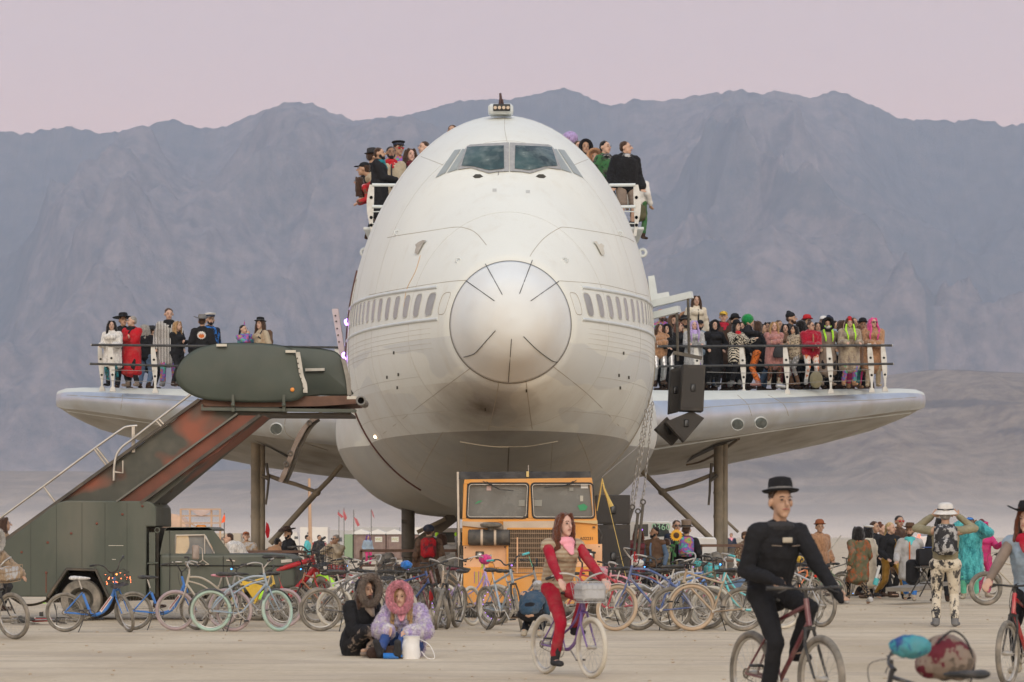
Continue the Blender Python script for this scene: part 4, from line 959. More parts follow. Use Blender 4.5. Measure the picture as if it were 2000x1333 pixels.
        if hk in ('hood','furhood'):
            ba_(hp((0,.045,.02)), (.112,.110,.128), q, H4); ca_(hp((0,.06,-.06)), nk+V((0,.05,-.03)), .095, .10, mb=q)
            for a in range(-70, 251, 20):
                p1 = hp((.098*math.cos(R(a)), -.045, .005+.125*math.sin(R(a)))); p2 = hp((.098*math.cos(R(a+20)), -.045, .005+.125*math.sin(R(a+20)))); ca_(p1, p2, .026, .026, mb=q, n=7)
            remesh(q.build('hood', hm, root), vox, 1, .02 if hk == 'furhood' else 0)
            if hk == 'furhood':
                q = MB(); rc = hat[-1] if len(hat) > 3 else hc
                for a in range(-80, 261, 20):
                    p1 = hp((.118*math.cos(R(a)), -.080, .004+.145*math.sin(R(a)))); p2 = hp((.118*math.cos(R(a+20)), -.080, .004+.145*math.sin(R(a+20)))); ca_(p1, p2, .034, .034, mb=q, n=8)
                ht_ = remesh(q.build('hood_trim', cloth(FURTRIM.get(px, hc), 'fur'), root), vox, 2, .008)
                if vox < .0095: fur_spikes(ht_, 5000, .022, cloth(FURTRIM.get(px, hc), 'fur'))
    # ---- extras
    for e in extras:
        a = e.split(':')
        if a[0] == 'badge': MB().box((ch+V((.0,-.178,.06)))*k, (.085*k,.012*k,.04*k), bev=.006).build('chest_badge', cloth('dust'), root); [MB().tube([(ch+V((sx*.045,-.172,.015)))*k, (ch+V((sx*.12,-.150,.02)))*k], .004*k, 4).build('pocket_piping', cloth('taupe'), root) for sx in (-1, 1)]
        if a[0] == 'cowl': q = MB(); q.torus((nk+V((0,.01,-.03)))*k, .085*k, .040*k, Matrix.Rotation(R(86),4,'X'), 16, 7); ca_(nk+V((-.07,.08,-.05)), nk+V((.07,.08,-.05)), .055, .055, mb=q); folds(remesh(q.build('hood_down', cloth(a[1]), root), vox, 1), .02)
        if a[0] == 'scarf':
            q = MB(); q.torus((nk+V((0,-.01,-.02)))*k, .080*k, .040*k, Matrix.Rotation(R(80),4,'X'), 16, 7); q.torus((nk+V((0,-.02,-.055)))*k, .092*k, .036*k, Matrix.Rotation(R(68),4,'X'), 16, 7); ca_(nk+V((.01,-.11,-.07)), nk+V((.02,-.16,-.15)), .055, .025, 1.3, .6, mb=q)
            remesh(q.build('scarf', cloth(a[1], *(a[2:])), root), vox, 1)
        if a[0] == 'pack':
            q = MB(); c_ = ch+V((0,.20,-.02)); q.box(c_*k, (.30*k,.17*k,.44*k), bev=.06*k); q.ball((c_+V((0,.07,-.08)))*k, (.11*k,.06*k,.12*k)); pk = q.build('backpack', cloth(a[1], *(a[2:])), root)
            for sx in (-1, 1): MB().tube([(nk+V((.09*sx,.14,-.03)))*k, (J['sl' if sx > 0 else 'sr']*.6+nk*.4+V((0,-.02,.055)))*k, (ch+V((.12*sx,-.145,.0)))*k, (ch+V((.15*sx,.10,-.18)))*k], .018*k, 5).build('strap', cloth('char'), pk)
        if a[0] == 'bag':
            q = MB(); c_ = wr+V((-.02,-.04,-.30)); q.lathe([(.0,-.16*k),(.13*k,-.15*k),(.15*k,-.05*k),(.10*k,.12*k),(.03*k,.20*k)], c_*k, 14, Matrix.Diagonal((1,.5,1,1))); q.tube([(c_+V((0,0,.18)))*k, (wr+V((0,0,0)))*k], .015*k, 5); q.build('handbag', cloth(a[1]), root)
        if a[0] == 'emblem':
            c_ = (ch+V((0,.165,-.01)))*k; q = MB(); n = 32; q.add([c_+V((0,.006,0))]+[c_+V(((.105 if i % 2 else .088)*k*math.cos(2*math.pi*i/n), 0, (.105 if i % 2 else .088)*k*math.sin(2*math.pi*i/n))) for i in range(n)], [(0, 1+i, 1+(i+1)%n) for i in range(n)])
            em = q.build('back_emblem', cloth('white'), root, smooth=False)
            q = MB(); fl_ = [(-.06,-.05),(-.065,-.01),(-.05,.03),(-.04,.0),(-.025,.045),(-.01,.01),(0,.03),(.01,.01),(.025,.045),(.04,0),(.05,.03),(.065,-.01),(.06,-.05),(.0,-.075)]; q.prism([c_+V((x*k,.012,z*k)) for x, z in fl_], .004*k, (0,1,0)); q.build('flame', cloth('orange'), em)
        if a[0] == 'mask': q = MB(); ba_(hp((0,-.045,-.060)), (.068,.060,.055), q, H4); remesh(q.build('face_bandana', cloth(*a[1:]), root), vox, 1)
        if a[0] == 'horn': c_ = hp((0,-.02,.11))*k; MB().lathe([(.022*k,0),(.012*k,.07*k),(0.001,.15*k)], c_, 10, H4).build('unicorn_horn', cloth('multi_' if False else 'yellow', 'multi'), root)
        if a[0] == 'camera': c_ = (wl+wr)*.5*k+V((0,-.03,.05))*k; MB().box(c_, (.14*k,.05*k,.09*k), bev=.01).lathe([(.035*k,0),(.035*k,.06*k)], c_+V((0,-.02,0)), 12, Matrix.Rotation(R(90),4,'X')).build('held_camera', mat('camera_body', (.35,.35,.36), .35), root)
        if a[0] == 'light': MB().ball(hp((.05,-.10,.09))*k, .022*k).build('head_lamp', mat('lamp_'+a[1], CL[a[1]], .4, emit=CL[a[1]], estr=6), root)
        if a[0] == 'goggles': q = MB(); ba_(hp((0,-.085,.085)), (.072,.032,.030), q, H4); q.build('goggles', mat('goggles_'+a[1], CL[a[1]], .2), root)
        if a[0] == 'skirt': q = MB(); ca_(pe, pe+V((0,0,-.34)), .15, .17, 1.15, .9, mb=q, side=(1,0,0)); remesh(q.build('skirt', cloth(*a[1:]), root), vox, 1)
        if a[0] == 'braids':
            for sx in (-1, 1): MB().tube([(hp((.07*sx,-.04,-.03)))*k, (hp((.09*sx,-.10,-.16)))*k, (ch+V((.09*sx,-.20,.0)))*k, (ch+V((.08*sx,-.19,-.12)))*k], [.02*k,.026*k,.024*k,.01*k], 7).build('braid', hairm(a[1]), root)
    return root
FURTRIM = {}
DK = 5.22   # wing deck height
GL, GR, GU = 'people standing on the left wing', 'people crowding the right wing', 'people on the upper balconies'
def wp(px, top, lab, d=73.5, grp=GR, **k):
    return person(px, top, None, lab, d=d, floor=DK, group=grp, **k)
# ---- left wing
wp(219,628,'woman in white fluffy coat with long dark hair leaning on the rail',grp=GL,d=72.6,pose='rail',face=-12,sk='a',top_c=('white','fur'),topkind='coat',leg_c=('teal','splat','black'),shoe='black',hair=('hblack','long'),female=True,extras=('slim',))
wp(241,617,'person in black with a wide black hat behind the red coat',grp=GL,d=74.6,sk='b',hat=('wide','black'),top_c=('black',),topkind='coat',face=20)
wp(257,619,'man in long red coat with black fur collar',grp=GL,d=72.8,pose='cross',face=-25,lookz=-30,sk='a',hair=('hgrey','short'),top_c=('red',),topkind='long',leg_c=('black',),extras=('scarf:black:fur',),shoe='taupe')
wp(283,635,'person with curly grey hair in black jacket and jeans',grp=GL,d=73.6,face=165,hair=('hgrey','curly'),leg_c=('denim',))
wp(297,641,'person in black coat and dark hat beside the rail post',grp=GL,d=74.3,face=140,hat=('brim','char'),topkind='coat')
wp(330,604,'tall man in black and white striped fur coat and colourful trousers',grp=GL,d=73.4,face=5,sk='a',tiltx=10,hair=('hbrown','short'),top_c=('white','stripes','black'),topkind='coat',leg_c=('yellow','multi'),extras=('scarf:black:fur',),shoe='grey')
wp(347,629,'blond woman in black jacket looking to the right',grp=GL,d=72.7,face=55,sk='a',hair=('blond','long'),top_c=('black',),pose='cross',female=True,shoe='dbrown')
wp(395,620,'man seen from behind with grey cowboy hat and flame emblem on black jacket',grp=GL,d=72.4,face=180,hat=('cowboy','grey'),wide=1.5,extras=('emblem',))
wp(411,616,'bearded man in white captain hat',grp=GL,d=74.2,face=40,sk='b',hat=('captain','white'),beard='hblack',top_c=('black','splat','cobalt'))
wp(476,636,'woman with rainbow unicorn horn and bright scarf',grp=GL,d=72.8,face=55,sk='a',hair=('hblack','pony'),top_c=('teal','multi'),extras=('horn','scarf:orange:multi'),female=True,pose='chin')
wp(508,625,'woman in black hat and beige jacket with backpack',grp=GL,d=72.7,face=-50,sk='a',hair=('hbrown','curly'),hat=('brim','black'),top_c=('beige','splat','tan'),extras=('pack:brown',),female=True)
# ---- right wing
wp(1288,634,'woman in peach fur jacket beside the fuselage',d=71.8,face=10,sk='a',hair=('hbrown','bob'),top_c=('camel','fur'),topkind='fur',leg_c=('silver',),female=True,pose='cross')
wp(1292,607,'person in orange and black hat',d=74.6,face=5,sk='b',hat=('cap','orange'),top_c=('orange','multi'),beard='hbrown')
wp(1303,636,'woman with curly dark hair and hooded black jacket',d=71.9,face=5,sk='a',hat=('hood','black'),hair=('hblack','curly'),top_c=('black',),leg_c=('silver',),pose='clasp',female=True,extras=('boots',))
wp(1315,619,'bearded man in brown furry hood',d=74.2,face=0,sk='a',hat=('furhood','brown','fur'),top_c=('taupe','fur'),beard='hbrown',topkind='fur')
wp(1326,631,'woman with reddish hair in black coat',d=72.8,face=40,sk='a',hair=('auburn','curly'),top_c=('black',),topkind='coat',pose='rail',female=True)
wp(1338,622,'man in black fedora with dark beard',d=73.8,face=0,sk='c',hat=('brim','black'),beard='hblack',top_c=('beige',))
wp(1336,616,'person in brown fur hood with small ears',d=75.0,face=0,sk='a',hat=('furhood','camel','fur'),top_c=('brown','fur'),topkind='fur')
wp(1355,628,'woman with lilac hair and scarf in pale grey coat',d=71.9,face=5,sk='e',hair=('lilac','long'),top_c=('lgrey','fur'),topkind='coat',leg_c=('pink','multi'),female=True,extras=('scarf:lilac','braids:lilac'),pose='rail')
wp(1367,627,'man in dark cap and plaid collar',d=73.4,face=0,sk='b',hat=('cap','black'),beard='hblack',top_c=('ldenim',))
MB_K = wp(1360,579,'woman with very long brown hair in cream coat standing above the crowd',d=74.6,face=15,sk='a',hair=('hbrown','vlong'),top_c=('cream',),topkind='coat',female=True,glasses=None,extras=('front:black',),ht=1.8)
wp(1395,628,'woman in black hooded robe',d=72.2,face=20,sk='a',hat=('hood','black'),top_c=('black',),topkind='long',female=True,pose='pocket',extras=('boots',),shoe='char')
wp(1413,610,'man in yellow leopard cap and red scarf',d=73.2,face=-5,sk='a',hat=('cap','yellow','leo','black'),top_c=('dbrown',),topkind='coat',extras=('scarf:crimson','boots'),shoe='grey')
wp(1436,619,'person in tall dark hat behind the zigzag poncho',d=74.4,face=25,sk='b',hat=('bowler','black'),top_c=('char',))
wp(1439,630,'woman in zigzag poncho and black hat with white flowers',d=71.9,face=35,sk='a',hat=('bowler','black'),top_c=('cream','zig','black'),topkind='poncho',extras=('scarf:red','boots'),pose='gesture',female=True,shoe='grey',hair=('hblack','bob'))
wp(1463,618,'person with bright green fluffy hair',d=74.0,face=80,sk='a',hair=('egreen','afro'),top_c=('black',))
wp(1478,628,'person with long brown hair in black velvet holding up a phone',d=72.5,face=-100,hair=('hbrown','curly'),top_c=('black',),topkind='jacket',leg_c=('orange','leo','dbrown'),pose='photo',shoe='duskpink',extras=('boots',))
wp(1512,630,'blond woman in pink fur coat with black handbag',d=72.2,face=5,sk='e',hair=('blond','long'),top_c=('duskpink','fur'),topkind='coat',leg_c=('dbrown','leo','rust'),female=True,pose='cross',extras=('bag:char','boots'),shoe='dust')
wp(1522,627,'person with short dark hair behind the pink fur coat',d=74.3,face=30,sk='b')
wp(1534,634,'woman with black bob haircut peering over shoulders',d=73.2,face=0,sk='a',hair=('hblack','bob'),top_c=('brown',),leg_c=('maroon',),female=True)
wp(1546,613,'tall man in black beanie',d=74.0,face=60,sk='b',hat=('beanie','black'),beard='hbrown',top_c=('char',))
wp(1551,637,'woman in leopard jacket and sparkly grey leggings',d=72.2,face=-55,sk='b',hair=('hblack','long'),top_c=('beige','leo','dbrown'),topkind='fur',leg_c=('grey','dots','lgrey'),female=True,extras=('slim','boots'),pose='cross',shoe='brown')
wp(1565,627,'dark haired person in tan collar',d=74.2,face=160,top_c=('tan',),hair=('hblack','curly'))
wp(1577,621,'person in red bowler hat with yellow band',d=74.4,face=10,sk='b',hat=('bowler','red'),top_c=('char',))
wp(1584,629,'person in thick red fur coat with white leggings',d=72.0,face=12,lookz=25,sk='a',hair=('hbrown','bun'),top_c=('crimson','fur'),topkind='fur',leg_c=('white','splat','orange'),pose='clasp',glasses='dbrown',wide=1.25,extras=('slim','front:camel'),shoe='lgrey')
wp(1597,631,'dark haired woman behind the red fur coat',d=73.6,face=5,sk='b',hair=('hblack','long'),female=True)
wp(1616,626,'person in black hood with patterned bandana over the face',d=72.4,face=8,sk='b',hat=('furhood','black','fur'),top_c=('taupe',),topkind='long',extras=('mask:white:splat:black','boots','braids:lime'),pose='pocket',shoe='taupe')
wp(1608,619,'person in white fluffy cap',d=74.8,face=5,sk='b',hat=('cap','white'),top_c=('tan',))
wp(1621,621,'person in dark blue beanie',d=74.6,face=15,sk='a',hat=('beanie','navy'),top_c=('ldenim',))
wp(1645,627,'woman with brown hair in pale denim jacket',d=73.8,face=60,sk='a',hair=('hbrown','bob'),top_c=('ldenim','splat','white'),leg_c=('black',),female=True)
wp(1659,623,'woman in red beanie and beige fur coat',d=72.3,face=8,sk='a',hat=('beanie','red'),hair=('hbrown','long'),top_c=('beige','fur','taupe'),topkind='furlong',leg_c=('purple','multi'),female=True,pose='rail',extras=('boots','braids:lime'),shoe='camel')
wp(1668,622,'man in mauve coat behind the red beanie',d=73.8,face=10,sk='b',top_c=('maroon','hstripes','duskpink'),topkind='coat',leg_c=('magenta',),extras=('boots',),shoe='camel')
wp(1685,627,'person in black lettered cap and tan coat',d=73.4,face=0,sk='c',hat=('bowler','black'),top_c=('camel',),topkind='coat',leg_c=('teal',))
wp(1705,622,'woman with bright pink hair and sunglasses in brown fur coat',d=72.9,face=0,sk='a',hair=('hpink','long'),top_c=('camel','fur'),topkind='furlong',leg_c=('beige',),female=True,pose='clasp',glasses='black',extras=('boots','braids:hpink'),shoe='beige')
# ---- upper balconies
UD = 63.0; UF = 8.15
def up(px, top, lab, d=UD, **k): return person(px, top, None, lab, d=d, floor=UF, group=GU, **k)
up(742,290,'bearded man in black embroidered coat and teal scarf',face=80,sk='b',beard='hblack',top_c=('black',),topkind='long',pose='clasp',extras=('scarf:teal',))
up(764,288,'man in red bandana and tan coat',d=64.2,face=5,sk='c',beard='hblack',hair=('hblack','short'),top_c=('beige',),topkind='coat',extras=('scarf:red:dots:white','front:char'))
up(779,281,'man in black cap and mirrored sunglasses',d=65.5,face=5,sk='b',hat=('captain','black'),glasses='red',top_c=('cobalt','multi'))
up(802,292,'woman with curly dark hair and burgundy scarf',d=64.6,face=0,sk='e',hair=('hbrown','curly'),top_c=('char',),extras=('scarf:maroon',),female=True)
up(827,278,'dark haired man looking left at the fuselage edge',d=66.0,face=-60,sk='a',top_c=('char',))
up(728,296,'person in dark hat behind the embroidered coat',d=65.0,face=120,hat=('brim','char'))
up(716,320,'person in black hat bending over the balcony',d=64.6,face=-85,hat=('cap','black'),top_c=('beige',),pose='bend')
up(705,347,'woman with long brown hair and pink scarf bending over the balcony',d=63.4,face=-88,sk='a',hair=('hbrown','long'),top_c=('red','splat','brown'),extras=('scarf:pink',),pose='bend',female=True,leg_c=('brown','fur'))
up(883,246,'top of a dark haired head above the fuselage',d=66.5,face=0)
up(1143,277,'person in black hood with pale headband',d=65.0,face=0,sk='b',hat=('hood','black'),top_c=('char',))
up(1163,298,'person in brown fur trimmed hood',d=64.2,face=0,sk='a',hat=('furhood','camel','fur'),top_c=('brown',),topkind='coat')
up(1183,277,'shouting man with tartan scarf and dark green jacket',d=63.8,face=55,sk='a',hair=('hblack','short'),top_c=('green','splat','black'),extras=('scarf:grey:zig:black',))
up(1223,278,'man in black fur coat and brown shorts looking right',d=62.8,face=20,lookz=45,sk='a',hair=('hbrown','short'),top_c=('black','fur'),topkind='fur',leg_c=('taupe',),extras=('shorts','scarf:lgrey:splat:black'),pose='stand',shoe='char')
up(1247,332,'person in white shirt and long green skirt at the balcony end',d=64.6,face=160,top_c=('white',),leg_c=('green',),extras=('skirt:olive',),ht=1.6)
up(1130,277,'brown haired head behind the fuselage curve',d=66.2,face=20,sk='a',hair=('hbrown','short'))
up(1112,262,'person with a pale lilac pointed hat behind the fuselage',d=66.6,face=0,hair=('lilac','afro'))
# ---- ground people
G2, G3 = 'people standing on the playa to the right', 'people between the aeroplane legs'
FURTRIM.update({716: 'taupe', 786: 'pink', 1315: 'brown', 1336: 'camel', 1163: 'camel', 1616: 'black'})
person(1847,990,126,'man photographing with white bucket hat, tan sweater and grey backpack',face=172,pose='photo',vox=.0095,sk='b',hair=('hgrey','short'),hat=('bucket','white'),top_c=('khaki',),topkind='shirt',leg_c=('cream','splat','char'),shoe='grey',extras=('boots','pack:char:splat:lgrey','camera'),floor=0,d=44.1)
person(1894,1012,88,'bearded man in turquoise ombre fur coat and mint trousers',face=-12,pose='photo',sk='c',beard='hblack',hair=('hblack','short'),extras=('goggles:cobalt',),top_c=('turq','fur','teal'),topkind='furlong',leg_c=('mint',),shoe='dust',wide=1.3,group=G2)
person(1920,1020,86,'person in magenta suit with goggles and scarf',face=20,pose='gesture',sk='a',hair=('magenta','bob'),hat=('beanie','maroon'),top_c=('magenta',),leg_c=('magenta',),shoe='dust',extras=('goggles:magenta','scarf:hotpink'),female=True,group=G2)
person(1838,1012,92,'person in white cap half hidden by the photographer',face=180,hat=('captain','white'),top_c=('black',),hair=('hblack','long'),group=G2)
person(1777,1028,90,'man in floral shirt, grey coat and bright blue trousers',face=-10,pose='walk',sk='b',hat=('cowboy','brown'),top_c=('lgrey',),topkind='coat',leg_c=('cobalt',),shoe='dust',extras=('scarf:turq','front:orange'),beard='hbrown',group=G2)
person(1757,1009,84,'tall man in brown coat with sunglasses',face=30,sk='b',hair=('hblack','short'),glasses='red',top_c=('dbrown','splat','brown'),topkind='coat',group=G2)
person(1740,1022,88,'blond woman in gold trousers and black braided jacket',face=30,pose='walk',sk='a',hair=('straw','pony'),top_c=('black',),topkind='jacket',leg_c=('gold',),shoe='char',extras=('boots','front:gold'),female=True,group=G2)
person(1709,1020,86,'dark haired man in black jacket walking',face=50,pose='walk',sk='b',top_c=('black',),group=G2)
person(1723,1025,85,'woman with brown bun beside the black jacket',face=60,sk='a',hair=('auburn','bun'),top_c=('dbrown',),female=True,group=G2)
person(1695,1030,87,'person in long cream coat and white captain hat',face=-120,hat=('captain','white'),top_c=('cream',),topkind='long',hair=('hblack','bob'),group=G2,extras=('boots',))
person(1676,1030,95,'long haired person in embroidered green coat seen from behind',face=200,pose='walk',hair=('hblack','vlong'),top_c=('olive','splat','rust'),topkind='coat',leg_c=('black','leo','tan'),shoe='lgrey',extras=('boots',),female=True,group=G2)
person(1601,1021,84,'man in red hat and tan shearling coat',face=25,sk='b',hat=('bowler','rust'),top_c=('camel','fur'),topkind='coat',leg_c=('char',),group=G2)
person(1571,1052,84,'person in dark blue jacket behind the bicycles',face=40,sk='b',hair=('hblack','short'),top_c=('navy',),group=G2)
person(1457,1040,86,'person in brown leopard coat behind the rail',face=40,sk='b',hat=('cap','brown'),top_c=('brown','leo','beige'),topkind='coat',group=G3)
person(1322,1018,88,'man with glasses in dark blue jacket',face=10,sk='a',hair=('hbrown','short'),glasses='char',top_c=('navy',),group=G3)
person(1341,1026,94,'person in felt hat with rainbow backpack seen from behind',face=175,hat=('tall','taupe'),top_c=('black',),extras=('scarf:brown','pack:red:multi'),leg_c=('khaki',),group=G3)
person(1278,1031,92,'man in denim shirt and brown fur lined vest',face=-35,lookz=-20,sk='c',beard='hblack',hair=('hblack','short'),top_c=('brown',),topkind='vest',extras=('sleeves:denim','front:denim'),group=G3)
person(1247,1034,88,'woman with violet glowing headband',face=20,sk='a',hair=('auburn','long'),top_c=('maroon',),topkind='coat',extras=('light:purple','scarf:dbrown'),female=True,group=G3)
person(1303,1068,92,'person in camouflage jacket bending near the sunflower',face=170,top_c=('khaki','camo','olive'),topkind='fur',hair=('hbrown','short'),pose='lean',group=G3)
person(838,1028,96,'rider in brown fur with dark helmet and red hydration pack seen from behind',face=178,hat=('helmet','navy'),top_c=('brown','splat','dbrown'),topkind='coat',leg_c=('brown',),extras=('pack:red:splat:maroon','light:cobalt'),wide=1.4,group=G3)
person(863,1043,92,'person with brown hair raising a lime green glove',face=160,hair=('hbrown','long'),top_c=('lgrey',),pose='arms_up',glove='lime',group=G3)
person(562,1034,84,'man in brown cowboy hat and black jacket looking down',face=-60,tiltx=18,sk='b',hat=('cowboy','dbrown'),beard='hblack',top_c=('black',),group=G3)
person(541,1054,82,'person in tan jacket bending behind the rail',face=150,pose='lean',top_c=('camel',),hair=('hblack','short'),group=G3)
person(655,1046,86,'man in long beige robe with hand on his face',face=-25,pose='chin',sk='b',hair=('hgrey','short'),glasses='char',top_c=('beige',),topkind='robe',group=G3)
person(449,1043,88,'brown haired person in shaggy white coat leaning forward',face=-80,pose='lean',sk='a',hair=('hbrown','short'),top_c=('white','fur'),topkind='fur',wide=1.3,group=G3)
person(481,1040,82,'laughing man in red cap',face=-10,tiltx=-12,sk='a',hat=('cap','rust'),top_c=('tan','splat','lgrey'),group=G3)
person(601,1052,52,'small figure in turquoise jacket near the white trailers',face=90,top_c=('turq',),hair=('hblack','short'),group='distant people at the camp')
person(624,1054,50,'small figure in dark clothes near the white trailers',face=30,top_c=('char',),hair=('hblack','short'),group='distant people at the camp')
person(719,1047,42,'small figure in grey and purple at the toilets',face=30,top_c=('ldenim',),leg_c=('magenta',),hair=('purple','long'),group='distant people at the camp')
person(1428,1042,40,'tiny figure with pink scarf riding far away',face=0,top_c=('navy',),extras=('scarf:pink',),hair=('hbrown','short'),group='distant people at the camp')
person(309,1037,100,'dark silhouette of a person behind the truck cab',face=90,top_c=('black',),hair=('hblack','short'))
person(8,1012,104,'person in leopard coat at the left edge behind the stairs',face=100,top_c=('tan','leo','dbrown'),topkind='coat',hair=('hbrown','bob'))
# seated pair
person(716,1143,166,'man sitting on the ground in black hooded coat with grey fur trim',face=38,pose='sit',vox=.008,sk='b',beard='hbrown',hair=('hbrown','bob'),hat=('furhood','black'),top_c=('black',),topkind='coat',leg_c=('black','splat','taupe'),shoe='taupe',extras=('boots','scarf:taupe:fur'),wide=1.25,floor=0,ht=1.72,d=33.6)
person(786,1166,168,'smiling person sitting in lilac fur coat with pink hood and white bag',face=-14,pose='sitout',vox=.008,sk='a',hair=('blond','long'),hat=('furhood','pink','fur'),top_c=('lilac','fur','white'),topkind='fur',leg_c=('blue',),shoe='char',extras=('boots','scarf:pink:fur','tufts'),wide=1.25,female=True,floor=0,ht=1.70,d=33.4)
person(1050,1142,140,'crouching person in blue shirt with a black strap behind the cyclist',face=168,pose='crouch',sk='b',hair=('hgrey','short'),hat=('cap','lgrey'),top_c=('slate',),topkind='shirt',leg_c=('black',),shoe='dust',extras=('boots',),floor=0,d=39.5)

_fill = [(1296,622,'char','hbrown','short'),(1309,627,'rust','hblack','curly'),(1322,624,'taupe','hbrown','short'),(1348,624,'dbrown','hblack','short'),(1376,622,'black','auburn','curly'),(1387,631,'grey','hblack','short'),(1404,628,'maroon','hbrown','long'),(1425,624,'black','hblack','short'),(1450,630,'char','hbrown','curly'),(1490,634,'black','hblack','short'),(1500,631,'dbrown','hblack','curly'),(1571,632,'black','hbrown','short'),(1604,630,'tan','hbrown','short'),(1632,628,'black','hblack','short'),(1650,632,'taupe','hblack','curly'),(1676,631,'dbrown','hbrown','short'),(1694,633,'brown','hblack','short')]
_near = {1296:'just behind the woman in peach fur',1309:'between the two hoods near the fuselage',1322:'left of the man in black fedora',1348:'between the fedora and the lilac hair',1376:'below the cream coat',1387:'left of the black hooded robe',1404:'right of the black hooded robe',1425:'right of the yellow leopard cap',1450:'between the zigzag poncho and the green hair',1490:'left of the pink fur coat',1500:'touching the pink fur coat from behind',1571:'left of the red bowler hat',1604:'right of the red fur coat',1632:'right of the patterned bandana',1650:'left behind the beige fur coat',1676:'between the mauve coat and the lettered cap',1694:'left behind the pink hair'}
for _i, (_x, _t, _c, _h, _k) in enumerate(_fill):
    wp(_x, _t, 'person in %s clothes standing %s' % (_c if _c not in ('char','taupe','dbrown') else {'char':'charcoal','taupe':'grey brown','dbrown':'dark brown'}[_c], _near[_x]), d=74.9+.2*(_i%4), face=(_i*53)%120-60, sk='abcd'[_i%4], hair=(_h,_k), top_c=(_c,) if _i%3 else (_c,'fur'), topkind=('coat','jacket','long')[_i%3], leg_c=(('black','denim','dbrown','maroon')[_i%4],))
# ================================================================ bicycles
M_TYRE = mat('dusty_tyre', (.16,.145,.12), .9, var=.3, vscale=14, dirt=(.36,.31,.25), dscale=6, damt=.7)
M_CHROME = mat('dusty_chrome', (.50,.48,.44), .5, metal=.6, var=.15, dirt=(.42,.36,.28), dscale=9, damt=.9)
M_SPOKE = mat('spoke_steel', (.42,.40,.36), .5, metal=.5)
M_BLK = mat('black_rubber', (.022,.022,.022), .65, var=.3, vscale=20, dirt=(.22,.19,.15), dscale=12, damt=.4)
def paint(c, dusty=.5): return mat('bike_%s_%s' % (c, dusty), CL[c], .35, var=.08, dirt=CL['dust'], dscale=7, damt=dusty, coat=.2)
TY = {'black': M_TYRE, 'mint': mat('mint_tyre', (.36,.50,.43), .85, var=.15, dirt=CL['dust'], dscale=8), 'white': mat('pale_tyre', (.52,.48,.40), .85, var=.15, dirt=CL['dust'], dscale=8),
      'tan': mat('tan_tyre', (.42,.31,.21), .85, var=.15, dirt=CL['dust'], dscale=8), 'mauve': mat('mauve_tyre', (.36,.28,.29), .85, var=.15, dirt=CL['dust'], dscale=8)}
_wh = {}
def wheel_meshes(r, tw, ty):
    k = (r, tw, ty)
    if k in _wh: return _wh[k]
    def me(mb, name, m):
        o = mb.build(name, m); d = o.data; bpy.data.objects.remove(o); return d
    t = me(MB().torus((0,0,0), r-tw, tw, n=40, m=9), 'tyre', TY[ty])
    q = MB().torus((0,0,0), r-2*tw-.006, .009, n=40, m=5, ry=.014); q.lathe([(.022,-.05),(.022,.05)], (0,0,0), 10, Matrix.Rotation(R(90),4,'X')); q.tube([(0,-.065,0),(0,.065,0)], .008, 6); ri = me(q, 'rim', M_CHROME)
    q = MB()
    for i in range(28):
        a = 2*math.pi*i/28; b = a+(.5 if i % 4 < 2 else -.5); y = .035*(1 if i % 2 else -1)
        q.tube([(.022*math.cos(b), y, .022*math.sin(b)), ((r-2*tw-.008)*math.cos(a), 0, (r-2*tw-.008)*math.sin(a))], .0016, 3, cap=False)
    sp_ = me(q, 'spokes', M_SPOKE); _wh[k] = (t, ri, sp_); return _wh[k]
def obj(name, me, parent, M=None):
    o = bpy.data.objects.new(name, me); col.objects.link(o); o.parent = parent
    if M: o.matrix_local = M
    return o
BG = 'parked bicycles around the aeroplane'
